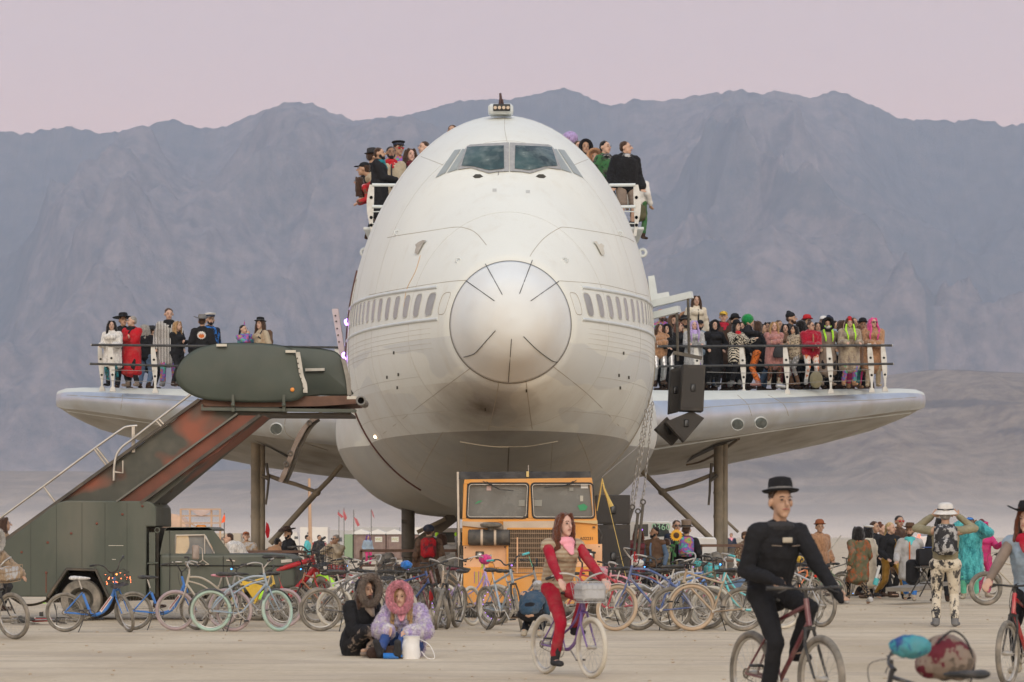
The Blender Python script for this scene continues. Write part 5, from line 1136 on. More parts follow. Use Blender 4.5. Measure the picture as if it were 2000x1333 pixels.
def bike(px, by, label, rz=0, steer=0, lean=4, style='cruiser', c='grey', tyre='black', bars='cruiser', tw=.028, seat='black', fender=None, basket=None, k=.88, dusty=.6, lights=None, rack=False, z=0, d=None, loc=None, group=BG, grip='black', stand=True, wheelr=.33, deco=()):
    s_ = (by-YH)/H; d = d or F/s_
    if loc is None: loc = V(((px-1000)/F*d, d, z))
    root = empty('bicycle', loc, label, 'bicycle', group); root.rotation_euler = (R(lean), 0, R(rz))
    r = wheelr; S_ = k; pm = paint(c, dusty)
    def b_(mb, name, m, par=None, **kw):
        mb.v = [(x*S_, y*S_, z_*S_) for x, y, z_ in mb.v]; return mb.build(name, m, par or root, **kw)
    RA = V((-.50,0,r)); FA = V((.56,0,r)); BBk = V((-.06,0,.29)); ST = V((-.21,0,.74)); HT = V((.335,0,.90)); HB = V((.385,0,.72))
    mb = MB(); tr = .017
    if style == 'fat': tr = .036
    mb.tube([HT+V((0,0,.02)), HB], .021, 8)
    if style in ('step','share'):
        rr = .030 if style == 'share' else .02
        mb.tube(spline([HB+V((-.01,0,.05)), V((.22,0,.42)), V((.06,0,.30)), BBk], 5), [rr]*16, 8); mb.tube([BBk, ST+V((.02,0,-.10))], rr*.8, 7)
        if style == 'step': mb.tube(spline([HB+V((-.03,0,.14)), V((.18,0,.60)), V((-.08,0,.46)), V((-.13,0,.48))], 5), .014, 7)
    elif style == 'cruiser':
        mb.tube(spline([HT+V((.01,0,-.03)), V((.12,0,.86)), V((-.12,0,.74)), V((-.38,0,.52)), RA+V((0,.05,0))], 5), .017, 7); mb.tube(spline([HB+V((-.01,0,.04)), V((.20,0,.55)), V((.02,0,.34)), BBk], 5), .018, 7); mb.tube([BBk, ST], .017, 7)
        mb.tube(spline([HB+V((-.01,0,.09)), V((.10,0,.74)), V((-.14,0,.60))], 5), .013, 7)
    else:
        mb.tube([HT+V((.008,0,-.03)), ST+V((0,0,-.03))], tr, 8); mb.tube([HB+V((-.006,0,.03)), BBk], tr*1.15, 8); mb.tube([BBk, ST], tr, 8)
    for y in (-.05, .05):
        mb.tube([BBk+V((-.02,y*.5,0)), RA+V((0,y,0))], .011, 6)
        if style != 'cruiser' or y < 0: mb.tube([ST+V((.01,y*.3,-.08)), RA+V((0,y,0))], .009, 6)
    fr = b_(mb, 'frame', pm)
    if style == 'share':   # label panel on the down tube
        q = MB().beam(V((.11,-.034,.345)), V((.30,-.034,.60)), .004, .045, up=(0,0,1)); b_(q, 'name_plate', mat('label_white', (.62,.58,.55), .5)); q = MB().beam(V((.125,-.0385,.37)), V((.285,-.0385,.585)), .003, .014, up=(0,0,1)); b_(q, 'plate_lettering', mat('label_red', (.35,.02,.03), .5))
    # steering group matrix
    ax = (HT-HB).normalized(); SM = Matrix.Translation(HB) @ Matrix.Rotation(R(steer), 4, ax) @ Matrix.Translation(-HB)
    def st(mb_): mb_.v = [tuple(SM @ V(v)) for v in mb_.v]; return mb_
    mb = MB()
    for y in (-.055, .055): mb.tube([HB+V((.002,y*.6,-.02)), HB+V((.03,y,-.14)), FA+V((0,y,0))], [.014,.013,.009], 7)
    mb.tube([HB+V((0,-.05,-.02)), HB+V((0,.05,-.02))], .014, 6); b_(st(mb), 'fork', pm if style != 'mtb' else M_BLK)
    bars_ = {'cruiser': [(.33,0,1.0),(.38,.08,1.08),(.34,.24,1.12),(.14,.32,1.06)], 'flat': [(.36,0,.99),(.35,.15,1.0),(.31,.31,1.0)], 'riser': [(.36,0,1.0),(.36,.07,1.0),(.33,.14,1.09),(.24,.31,1.10)], 'high': [(.34,0,1.0),(.38,.08,1.05),(.37,.13,1.14),(.33,.22,1.20),(.17,.30,1.17)]}[bars]
    mb = MB(); pts = [V((x,-y,z_)) for x, y, z_ in bars_[::-1]]+[V(p) for p in bars_[1:]]; sp_ = spline(pts, 4); mb.tube(sp_, .011, 7); mb.tube([HT, V((.335,0,1.0))], .014, 7)
    hb = b_(st(mb), 'handlebar', M_CHROME if bars in ('cruiser',) and c not in ('cobalt',) else M_BLK)
    for sg in (-1, 1):
        e = V(bars_[-1]); f_ = V(bars_[-2]); e.y *= sg; f_.y *= sg; dd = (f_-e).normalized(); mb = MB().tube([e-dd*.01, e+dd*.115], .0175, 8); b_(st(mb), 'grip', M_BLK if grip == 'black' else cloth(grip, 'fur'), hb)
        mb = MB().tube([e+dd*.13+V((.02,0,-.01)), e+dd*.05+V((.055,0,-.035))], .005, 5); b_(st(mb), 'brake_lever', M_BLK, hb)
    mb = MB().tube(spline([V((.34,.04,1.02)), V((.50,.03,.98)), V((.50,0,.80)), V((.42,.02,.62))], 4), .004, 4); b_(st(mb), 'brake_cable', M_BLK)
    tm_, rm_, sm_ = wheel_meshes(r, tw, tyre)
    for c_, M in ((RA, Matrix.Identity(4)), (FA, SM)):
        wm = Matrix.Scale(S_, 4) @ M @ Matrix.Translation(c_)
        wo_ = obj('wheel', tm_, root, wm); wo_.name = 'wheel'; obj('rim', rm_, wo_); obj('spokes', sm_, wo_)
    if lights:
        for c_, M in ((FA, SM), (RA, Matrix.Identity(4))):
            mb = MB()
            for i in range(22): a = 2*math.pi*i/22; mb.ball(M @ (c_+V(((r-2*tw-.02)*math.cos(a), -.012, (r-2*tw-.02)*math.sin(a)))), .007, 5, 4)
            o = b_(mb, 'wheel_lights', mat('lights_'+lights, CL[lights], .4, emit=CL[lights], estr=9)); o['kind'] = 'stuff'
    mb = MB().tube([ST+V((.0,0,-.02)), ST+V((-.045,0,.13))], .013, 7); b_(mb, 'seat_post', M_CHROME)
    mb = MB(); mb.caps(ST+V((-.13,0,.165)), ST+V((-.02,0,.165)), .085, .05, 12, 1, .42, side=(0,1,0)); mb.caps(ST+V((-.04,0,.162)), ST+V((.13,0,.160)), .048, .022, 10, 1, .7, side=(0,1,0))
    o = b_(mb, 'saddle', M_BLK if seat == 'black' else cloth(seat, 'fur')); remesh(o, .008, 1, .012 if seat not in ('black',) else 0)
    # crankset
    q = MB().torus(BBk+V((0,-.05,0)), .085, .006, n=26, m=5); q.tube([BBk+V((0,-.07,0)), BBk+V((0,.07,0))], .02, 8)
    for i in range(4): a = math.pi/2*i+.3; q.tube([BBk+V((0,-.05,0)), BBk+V((.085*math.cos(a), -.05, .085*math.sin(a)))], .008, 5)
    ca2 = random.Random(px).uniform(-1, 3); 
    for sg in (-1, 1): q.tube([BBk+V((0,.07*sg,0)), BBk+V((-sg*.165*math.cos(ca2), .085*sg, -sg*.165*math.sin(ca2)))], .010, 6)
    b_(q, 'crankset', M_CHROME if c not in ('cobalt',) else M_BLK)
    for sg in (-1, 1): b_(MB().box(BBk+V((-sg*.165*math.cos(ca2), .135*sg, -sg*.165*math.sin(ca2))), (.08,.09,.022), bev=.006), 'pedal', M_BLK)
    q = MB().torus(RA+V((0,-.05,0)), .035, .008, n=16, m=5); q.tube([RA+V((0,-.05,.038)), BBk+V((0,-.05,.088))], .004, 4); q.tube([RA+V((0,-.05,-.038)), BBk+V((0,-.05,-.088))], .004, 4); b_(q, 'chain', mat('chain_dusty', (.14,.12,.09), .7))
    if stand: b_(MB().tube([BBk+V((-.10,-.03,-.03)), V((-.24,-.17,.01))], .008, 6), 'kickstand', M_BLK)
    def fend(cn, M):
        q = MB(); vs = []
        a0, a1 = (20, 190) if cn is RA else (25, 150)
        n = 14
        for i in range(n+1):
            a = R(a0+(a1-a0)*i/n)
            for y, dr in ((-.036,-.012),(-.02,.008),(.02,.008),(.036,-.012)): vs.append(M @ (cn+V(((r+.014+dr)*math.cos(a), y, (r+.014+dr)*math.sin(a)))))
        q.add(vs, [(i*4+j, i*4+j+1, i*4+j+5, i*4+j+4) for i in range(n) for j in range(3)]); b_(q, 'mudguard', paint(fender, dusty))
    if fender: fend(RA, Matrix.Identity(4)); fend(FA, SM)
    if basket:
        q = MB(); c_ = V((.52,0,.92)); w0, w1, hh, dd = .13, .17, .22, .12; lv = []
        for t_ in (0, .33, .66, 1):
            a = w0+(w1-w0)*t_; b2 = dd*(.85+.2*t_); z_ = -hh/2+hh*t_; ring = [c_+V((sx*b2, sy*a, z_)) for sx, sy in ((-1,-1),(1,-1),(1,1),(-1,1))]; q.tube(ring+[ring[0]], .005, 4, cap=False); lv.append(ring)
        for e in range(4):
            for t_ in (0,.2,.4,.6,.8): q.tube([lv[0][e].lerp(lv[0][(e+1)%4], t_), lv[3][e].lerp(lv[3][(e+1)%4], t_)], .003, 4, cap=False)
        q.add([p+V((0,0,.002)) for p in lv[0]], [(0,1,2,3)]); bo = b_(st(q), 'basket', M_BLK if basket in ('black','lit') else cloth(basket))
        if basket == 'lit':
            q = MB(); rnd = random.Random(5)
            for i in range(22): q.ball(c_+V((rnd.uniform(-.13,.14), rnd.choice((-.17,.17,rnd.uniform(-.1,.1))), rnd.uniform(-.1,.12))), .006, 5, 4)
            o = b_(st(q), 'fairy_lights', mat('fairy_red', (1,.2,.08), .4, emit=(1,.16,.05), estr=8), bo); o['kind'] = 'stuff'
        elif basket not in ('black',):
            q = MB().box(c_+V((0,0,.0)), (.23,.29,.19), bev=.03); b_(st(q), 'basket_lining', cloth(basket, 'splat', 'lgrey'), bo)
    if rack:
        q = MB()
        for y in (-.06,.06): q.tube([ST+V((-.02,y*.3,-.05)), V((-.42,y,.73)), V((-.72,y,.73))], .006, 5); q.tube([V((-.60,y,.73)), RA+V((0,y,0))], .006, 5)
        for x in (-.42,-.52,-.62,-.72): q.tube([V((x,-.06,.73)), V((x,.06,.73))], .005, 5)
        b_(q, 'rear_rack', M_BLK)
    for dk in deco:
        kd, cc = dk.split(':')
        if kd == 'muff': q = MB().ball((.36,.0,1.06), (.10,.13,.08), 12, 8); remesh(b_(st(q), 'handlebar_muff', cloth(cc, 'fur')), .014, 1, .03)
        if kd == 'lamp': q = MB().ball((.42,.03,.98), .014, 8, 6); b_(st(q), 'bicycle_lamp', mat('blamp_'+cc, CL[cc], .4, emit=CL[cc], estr=6))
        if kd == 'reflector': q = MB().box(ST+V((-.10,0,.05)), (.02,.05,.04), bev=.006); b_(q, 'reflector', mat('reflector_red', (.6,.03,.02), .3))
        if kd == 'framebag': q = MB().prism([V((.26,-.03,.80)), V((-.13,-.03,.70)), V((-.02,-.03,.42))], .06, (0,1,0)); b_(q, 'frame_bag', cloth(cc))
        if kd == 'bottle': q = MB().lathe([(0,0),(.036,0),(.036,.15),(.015,.18),(.015,.20),(0,.20)], (.12,0,.46), 10, Matrix.Rotation(R(35),4,'Y')); b_(q, 'water_bottle', cloth(cc))
        if kd == 'ribbon':
            q = MB(); rn = random.Random(px)
            for i in range(5): q.tube([V((.14,.31,1.05)), V((.12+rn.uniform(-.03,.03),.32,.96)), V((.12+rn.uniform(-.05,.05),.33,.88))], .004, 4)
            b_(st(q), 'ribbons', cloth(cc))
        if kd == 'pole': q = MB().tube([RA+V((0,.06,0)), RA+V((-.10,.06,1.5))], .005, 5); b_(q, 'flag_pole', M_BLK)
    return root
bike(185,1235,'blue step-through bicycle with fluffy white saddle and basket of fairy lights',rz=-4,steer=-58,style='share',c='cobalt',bars='high',seat='white',basket='lit',dusty=.15,deco=('lamp:orange',))
bike(318,1231,'blue step-through bicycle with black saddle in front of the truck door',rz=-2,steer=-35,style='share',c='cobalt',bars='high',dusty=.15)
bike(402,1233,'dusty cruiser bicycle with mauve tyres and pink saddle',rz=158,steer=20,c='dust',tyre='mauve',seat='pink',bars='cruiser',k=.92,rack=True)
bike(474,1234,'cruiser bicycle with mint green tyres and chrome handlebar',rz=2,steer=48,c='ldenim',tyre='mint',k=.94,fender='char',dusty=.5)
bike(497,1226,'grey bicycle with mauve tyres and yellow frame bag',rz=170,steer=-25,style='mtb',c='grey',tyre='mauve',bars='riser',k=.92,deco=('framebag:yellow','lamp:cobalt'))
bike(492,1222,'yellow bicycle behind the mint tyred cruiser',rz=15,steer=-20,style='mtb',c='yellow',bars='flat',k=.9,deco=('bottle:lime',))
bike(568,1213,'red folding bicycle with fat tyres and bright green rear mudguard',rz=-14,steer=-40,style='fat',c='red',tw=.05,dusty=.12,bars='riser',fender='lime',k=1.18,basket='black',deco=('reflector:r',))
bike(612,1203,'black mountain bicycle behind the red fat-tyre bicycle',rz=205,steer=15,style='mtb',c='char',bars='flat',tw=.03)
bike(640,1199,'golden cruiser bicycle with brown saddle',rz=20,c='yellow',seat='brown',bars='cruiser',fender=None,deco=('lamp:cobalt',))
bike(690,1233,'dusty grey bicycle with black basket left of the seated pair',rz=12,steer=-24,style='cruiser',c='char',tyre='black',basket='black',k=.98,tw=.028)
bike(718,1226,'bicycle with pale whitewall tyres behind the seated man',rz=168,steer=-10,c='grey',tyre='white',k=.96,basket='black')
bike(662,1216,'silver bicycle with a white bottle bag and red lamps',rz=35,steer=20,style='mtb',c='silver',bars='high',deco=('framebag:white','reflector:r'))
bike(700,1207,'red bicycle with a red square sign on its basket',rz=150,steer=10,style='mtb',c='red',bars='riser',basket='red')
bike(757,1214,'black bicycle with fluffy blue handlebar muff',rz=30,style='mtb',c='char',bars='flat',deco=('muff:cobalt','lamp:purple'))
bike(800,1226,'bright blue mountain bicycle behind the lilac coat',rz=-28,steer=-15,style='mtb',c='blue',bars='flat',tw=.03,k=.95,dusty=.2)
bike(826,1212,'black bicycle with silver handlebar and round mirror',rz=-40,steer=10,style='mtb',c='black',bars='riser')
bike(848,1227,'knobbly tyred mountain bicycle leaning left beside the lilac bicycle',rz=-68,steer=-6,lean=12,style='mtb',c='maroon',bars='flat',tw=.032,k=.98,deco=('reflector:r','bottle:red'))
bike(872,1228,'knobbly tyred mountain bicycle leaning right beside the lilac bicycle',rz=-106,steer=12,lean=-9,style='mtb',c='char',bars='flat',tw=.032,k=.98)
bike(893,1224,'tan framed bicycle with pale tyres behind the mountain bicycles',rz=-120,steer=5,c='tan',tyre='white',bars='cruiser',k=.95)
bike(918,1219,'lilac bicycle with violet wheel lights, furry maroon saddle and pink muff',rz=-36,steer=8,style='step',c='lilac',tyre='white',seat='maroon',bars='cruiser',lights='purple',dusty=.1,k=.98,deco=('muff:hotpink','ribbon:lime'))
bike(984,1232,'dusty bicycle with turquoise grip and green ribbon in front of the orange truck',rz=-62,steer=-28,style='mtb',c='ldenim',grip='turq',bars='riser',tw=.026,k=1.0,deco=('ribbon:mint','lamp:purple'))
bike(1014,1222,'grey bicycle tucked behind the turquoise gripped one',rz=-35,steer=10,style='mtb',c='grey',bars='riser',k=.95)
bike(1178,1224,'crimson cruiser bicycle with pale tyres right of the orange truck',rz=172,c='crimson',tyre='white',fender='lgrey',bars='high',k=1.0,dusty=.25)
bike(1148,1214,'black saddled bicycle behind the woman cyclist',rz=10,style='mtb',c='char',bars='riser')
bike(1282,1233,'dust caked cruiser bicycle with blue frame and tan mudguards',rz=183,steer=-34,c='blue',tyre='tan',fender='dust',k=1.06,dusty=.6,deco=('ribbon:red',))
bike(1308,1231,'chrome cruiser bicycle with long swept handlebar',rz=20,steer=-25,c='silver',tyre='black',tw=.03,k=1.0,bars='cruiser')
bike(1385,1233,'dusty brown bicycle with black saddle and wide tyres',rz=173,steer=22,style='mtb',c='tan',bars='flat',tw=.032,k=1.0,dusty=.7,rack=True)
bike(1352,1222,'olive bicycle with black padded saddle',rz=15,style='mtb',c='olive',bars='riser',tw=.03,k=.98)
bike(1462,1229,'white and turquoise bicycle with furry mint saddle cover',rz=178,steer=-15,style='step',c='turq',tyre='white',seat='turq',grip='turq',k=1.0,rack=True,dusty=.4,deco=('lamp:cobalt','ribbon:white'))
bike(1225,1217,'pink bicycle with small basket behind the dusty blue cruiser',rz=160,steer=20,c='pink',basket='pink',tyre='white')
bike(1250,1209,'black bicycle with silver handlebar under the loudspeakers',rz=30,style='mtb',c='black',bars='high')
bike(1270,1204,'red bicycle with white fluffy decoration',rz=140,style='mtb',c='red',bars='riser',deco=('muff:white',))
bike(1340,1207,'blue bicycle with turquoise basket and ribbon',rz=25,c='cobalt',basket='turq',deco=('ribbon:pink',))
bike(1392,1204,'white bicycle with turquoise fluffy handlebar',rz=160,c='white',grip='turq',bars='cruiser',deco=('muff:turq','lamp:purple'))
bike(1430,1212,'grey bicycle with blue panniers',rz=12,style='mtb',c='grey',bars='flat',rack=True,deco=('framebag:denim',))
bike(1515,1223,'black bicycle hidden behind the man in black',rz=10,steer=20,style='mtb',c='black',bars='riser',k=.95)
bike(1562,1224,'grey bicycle with padded saddle and red rear lamp right of the man in black',rz=125,steer=-10,style='mtb',c='lgrey',bars='flat',tw=.03,k=1.0,deco=('reflector:r',))
bike(1550,1190,'orange bicycle with high handlebar',rz=40,style='mtb',c='orange',bars='high')
bike(1592,1182,'brown cruiser bicycle with yellow flower and green ribbon',rz=200,c='brown',bars='cruiser',deco=('ribbon:lime','muff:yellow'))
bike(1628,1165,'bicycle with ring of blue wheel lights',rz=8,style='mtb',c='char',lights='cobalt',bars='flat')
bike(1688,1164,'plain bicycle behind the embroidered coat',rz=170,style='mtb',c='grey',bars='flat')
bike(1755,1157,'white bicycle behind the folding table',rz=160,style='mtb',c='white',bars='flat')
bike(1900,1163,'grey bicycle behind the turquoise coat',rz=20,style='mtb',c='grey',bars='flat')
bike(1982,1183,'fat tyred bicycle at the right edge behind the cowboy hat cyclist',rz=180,style='mtb',c='dust',tyre='black',bars='flat',tw=.045,k=1.05)
bike(74,1219,'dusty bicycle lying on its side under the truck with red and green bags',rz=10,lean=86,style='mtb',c='grey',bars='flat',z=.04,stand=False,deco=('framebag:red','ribbon:lime'),k=.8)
bike(-34,1248,'bicycle with wide dusty tyre cut by the left edge',rz=-28,steer=-10,style='mtb',c='grey',tyre='black',tw=.03,k=.98,stand=False,basket='tan')
for i, (x, y, c_, rz_) in enumerate([(545,1200,'black',30),(596,1196,'ldenim',150),(672,1200,'lilac',200),(735,1203,'char',20),(778,1206,'grey',160),(1205,1206,'maroon',25),(1300,1202,'char',200),(1320,1198,'lgrey',40),(1372,1200,'magenta',15),(1415,1198,'char',170),(1455,1204,'denim',30),(1608,1172,'green',150),(628,1214,'rust',170)]):
    bike(x, y, {'black':'black bicycle half hidden behind the red fat-tyre bicycle','ldenim':'pale blue bicycle behind the red folding bicycle','lilac':'pale lilac bicycle deep in the left heap','char':'charcoal bicycle deep in the heap at '+{735:'the aeroplane nose gear',1300:'the sunflower',1415:'the right leg rail'}.get(x,'x'),'grey':'grey bicycle behind the blue mountain bicycle','maroon':'maroon bicycle under the chains','lgrey':'light grey bicycle behind the sunflower','magenta':'magenta bicycle behind the olive one','denim':'dark blue bicycle behind the mint saddle','green':'green bicycle beside the blue wheel lights','rust':'rust coloured bicycle behind the dusty grey one'}[c_], rz=rz_, steer=(-25,20,10)[i%3], style=('mtb','cruiser')[i%2], c=c_, bars=('riser','high','flat','cruiser')[i%4], tw=.027, deco=(('lamp:cobalt',),('reflector:r',),('ribbon:pink',))[i%3])
# ---- riders and their bicycles
def rider(px, top, sppm, face, lab, blab, bk, pose='ride', d=None, **k):
    p = person(px, top, sppm, lab, face=face, pose=pose, d=d, vox=k.pop('vox', .009), floor=0, **k)
    kk = bk.pop('kk', .97); f_ = V((math.sin(R(face)), -math.cos(R(face)), 0))
    bike(0, 1200, blab, rz=face-90, lean=0, loc=V(p.location)+f_*(.12), k=kk, stand=False, group=None, **bk)
    return p
rider(1103,1004,193,27,'woman cycling in beige knitted vest, crimson sleeves and pink scarf','purple bicycle with woven pale basket ridden by the woman',dict(kk=.93,style='step',c='purple',tyre='white',bars='cruiser',basket='lgrey',steer=0,dusty=.4),d=28.8,female=True,sk='e',hair=('auburn','long'),top_c=('beige','hstripes','tan'),topkind='vest',extras=('sleeves:crimson','scarf:pink','boots'),leg_c=('crimson',),shoe='char',ht=1.62,lookz=6)
rider(1524,937,252,24,'man in black hooded jacket and black fedora cycling','dark red bicycle ridden by the man in black',dict(kk=1.02,style='mtb',c='maroon',bars='flat',basket=None,steer=0,dusty=.3),d=22.0,pose='ride_one',wide=.85,sk='b',hair=('hbrown','short'),hat=('brim','black'),top_c=('black',),topkind='jacket',leg_c=('black',),shoe='black',ht=1.78,lookz=-6,glove='black',vox=.0085,extras=('cowl:char','badge'),beard=None)
rider(2003,990,205,-28,'cyclist with black cowboy hat, red scarf and pale denim vest','red framed bicycle ridden at the right edge',dict(kk=.95,style='mtb',c='red',bars='flat',steer=0,dusty=.4),d=27.2,sk='a',hair=('auburn','bob'),hat=('cowboy','black'),top_c=('ldenim',),topkind='vest',extras=('sleeves:taupe','scarf:crimson'),leg_c=('black',),shoe='dust',ht=1.66)
person(-12,1064,122,'rider in white shaggy hood cut by the left edge',face=60,pose='ride',hat=('furhood','white','fur'),top_c=('tan','fur'),topkind='fur',leg_c=('char',),floor=0,d=40)
# near handlebars at the bottom right
fb = bike(1800,1500,'low bicycle in the near foreground with black grips and a fluffy turquoise muff',rz=152,steer=20,lean=-6,style='mtb',c='char',bars='flat',k=.74,loc=V(((1835-1000)/F*15.6, 15.6, 0)),group=None,rack=False)
q = MB().ball((0,0,0), (.115,.085,.062), 16, 12); mf = q.build('fluffy_cover', cloth('aqua','splat','blue'), None); mf.location = P(1778,1263,15.3); remesh(mf, .01, 1, .02); tag(mf, 'fluffy turquoise and blue cover over the near handlebar', 'cover')
bgp = empty('bag', P(1846,1326,15.9), 'worn brown and maroon bag strapped on the near bicycle', 'bag')
q = MB().ball((0,0,.12), (.14,.12,.13), 18, 14); q.ball((.07,-.02,.10), (.10,.10,.11), 16, 12); q.ball((-.08,0,.08), (.09,.09,.08), 16, 12); remesh(q.build('pouch', cloth('taupe','camo','maroon'), bgp), .009, 1, .012)
MB().tube(spline([V((-.06,-.10,.20)), V((.02,-.11,.27)), V((.10,-.10,.22)), V((.145,-.08,.10)), V((.13,-.08,-.02))], 5), .006, 6).build('strap', cloth('char'), bgp)
# ================================================================ stair truck (left)
def PP(pts, d): return [P(x, y, d) for x, y in pts]
def rust_paint(name, a, b, thr=.5, sc_=.8, st=(1,1,1)):
    m = mat(name, a, .55, bump=.15, bscale=9, dirt=(.20,.18,.14), dscale=2.2, damt=.35)
    t = m.node_tree; bs = t.nodes['Principled BSDF']; co = N(t, 'ShaderNodeTexCoord'); mp = N(t, 'ShaderNodeMapping'); mp.inputs[3].default_value = st; t.links.new(co.outputs['Object'], mp.inputs[0])
    n_ = N(t, 'ShaderNodeTexNoise'); n_.inputs['Scale'].default_value = sc_; n_.inputs['Detail'].default_value = 2.5; t.links.new(mp.outputs[0], n_.inputs['Vector'])
    f = ramp(t, [(thr-.025, (0,0,0)), (thr+.03, (1,1,1))], n_.outputs[0]); x = N(t, 'ShaderNodeMix', data_type='RGBA'); t.links.new(f, x.inputs[0])
    t.links.new(bs.inputs['Base Color'].links[0].from_socket, x.inputs[6]); x.inputs[7].default_value = (*b, 1); t.links.new(x.outputs[2], bs.inputs['Base Color']); return m
M_GRN = mat('army_green_paint', (.060,.072,.055), .48, bump=.10, bscale=5, var=.15, vscale=1.2, dirt=(.17,.155,.12), dscale=1.6, damt=.45, stretch=(1,1,.35))
M_GRN2 = mat('canopy_green_paint', (.052,.066,.052), .55, var=.10, vscale=2, dirt=(.13,.125,.10), dscale=3, damt=.25)
M_CAMO = rust_paint('camouflage_paint', (.050,.052,.040), (.25,.072,.038), .54, .62, (1,1,1.3))
M_RUST = mat('rust_red_primer', (.17,.058,.036), .75, var=.2, vscale=2.5, dirt=(.08,.06,.045), dscale=2, damt=.7)
M_DSTEEL = mat('dark_oily_steel', (.055,.048,.038), .6, var=.3, vscale=5, dirt=(.20,.15,.10), dscale=3, damt=.5)
M_STEEL = mat('galvanised_rail', (.50,.48,.44), .38, metal=.75, var=.12, vscale=6, dirt=(.30,.25,.19), dscale=5, damt=.5)
M_IVORY = mat('ivory_sticker', (.55,.52,.44), .6)
def sub(root, mb, name, m, smooth=True, par=None, **k):
    o = mb.build(name, m, par or root, smooth, **k); o.data.transform(Matrix.Translation(-V(root.location))); return o
def sway(pts, dd): return [p+V((0,dd,0)) for p in pts]
DT = 47.2
TR = empty('stair_truck', V((P(250,1046,DT).x, DT+1, 0)), 'dark green aircraft boarding stair truck with camouflage stairs and rounded canopy', 'truck')
body = [(-70,1166),(-70,1100),(0,1064),(60,1021),(104,988),(116,981),(130,978),(288,979),(298,983),(304,991),(305,1003),(305,1029),(286,1029),(285,1166),(210,1166),(185,1115),(133,1113),(95,1166)]
mb = MB().prism(PP(body, DT), 2.1); o = sub(TR, mb, 'body_box', M_GRN, False)
bv_ = o.modifiers.new('b', 'BEVEL'); bv_.width = .02; bv_.segments = 2; bv_.limit_method = 'ANGLE'
mb = MB(); mb.tube(PP([(93,1167),(131,1112),(187,1114),(212,1167)], DT-.03), .028, 6); sub(TR, mb, 'wheel_arch', M_DSTEEL)
mb = MB().prism(PP([(100,1166),(134,1118),(183,1118),(206,1166)], DT+.35), 1.3); sub(TR, mb, 'arch_lining', mat('arch_black', (.012,.011,.01), .9), False)
for x, y in ((42,1079),(93,1060),(139,1042),(189,1023),(239,1005),(39,1118),(90,1119),(278,989)):
    mb = MB().ball(P(x, y, DT-.01), (.022,.012,.022), 8, 6); sub(TR, mb, 'body_rivet', M_RUST)
for y, x0, x1 in ((1066,212,241),(1093,219,226)):
    mb = MB().tube(PP([(x0,y),(x1,y)], DT-.006), .006, 4); sub(TR, mb, 'stencil_line', M_IVORY)
mb = MB(); mb.tube(PP([(90,1119),(90,1158)], DT-.004), .010, 4); sub(TR, mb, 'rust_run', M_RUST)
# stairs boom
mb = MB().prism(PP([(-30,1082),(104,984),(250,886),(340,822),(388,780),(560,784),(560,790),(508,812),(300,984),(130,984),(60,1024),(-30,1090)], DT+.12), 1.75); sub(TR, mb, 'stair_boom', M_CAMO, False)
mb = MB().prism(PP([(228,983),(300,931),(465,812),(506,812),(430,880),(352,930),(270,983)], DT+.06), .10); sub(TR, mb, 'boom_beam', M_RUST, False)
mb = MB().beam(P(-30,1084,DT+.06), P(389,781,DT+.06), .10, .05); sub(TR, mb, 'boom_top_edge', M_DSTEEL, False)
mb = MB().beam(P(228,980,DT+.03), P(464,808,DT+.03), .10, .03); sub(TR, mb, 'boom_edge', mat('edge_grey', (.13,.13,.11), .6), False)
mb = MB().beam(P(275,983,DT+.06), P(508,811,DT+.06), .14, .05); mb.beam(P(275,985,DT+1.7), P(508,812,DT+1.7), .14, .05); sub(TR, mb, 'boom_lower_edge', M_DSTEEL, False)
mb = MB().tube(PP([(312,948),(303,985)], DT+.8), .07, 12); mb.tube(PP([(306,970),(297,1010)], DT+.8), .09, 12); sub(TR, mb, 'lift_ram', mat('ram_black', (.02,.02,.02), .35))
# handrails
for dd in (0.1, 1.75):
    mb = MB(); pts = [(-20,1027),(85,950),(189,873),(236,840),(248,834),(268,832)]; mb.tube(spline([P(x, y, DT+dd) for x, y in pts], 5), .022, 8)
    for a, b in (((188,874),(214,907)),((184,877),(209,911)),((85,950),(110,984)),((262,833),(262,884)),((259,834),(259,884))): mb.tube(PP([a, b], DT+dd), .020, 7)
    sub(TR, mb, 'hand_rail', M_STEEL)
    mb = MB(); pts = [(222,939),(223,912),(228,888),(240,872),(256,860),(310,818),(372,771)]; mb.tube(spline([P(x, y, DT+dd-.1) for x, y in pts], 6), .022, 8)
    mb.tube(PP([(224,922),(240,924),(240,900)], DT+dd-.1), .020, 7); mb.tube(PP([(310,818),(320,829)], DT+dd-.1), .02, 7); mb.tube(PP([(305,822),(315,833)], DT+dd-.1), .02, 7)
    sub(TR, mb, 'hand_rail', M_STEEL)
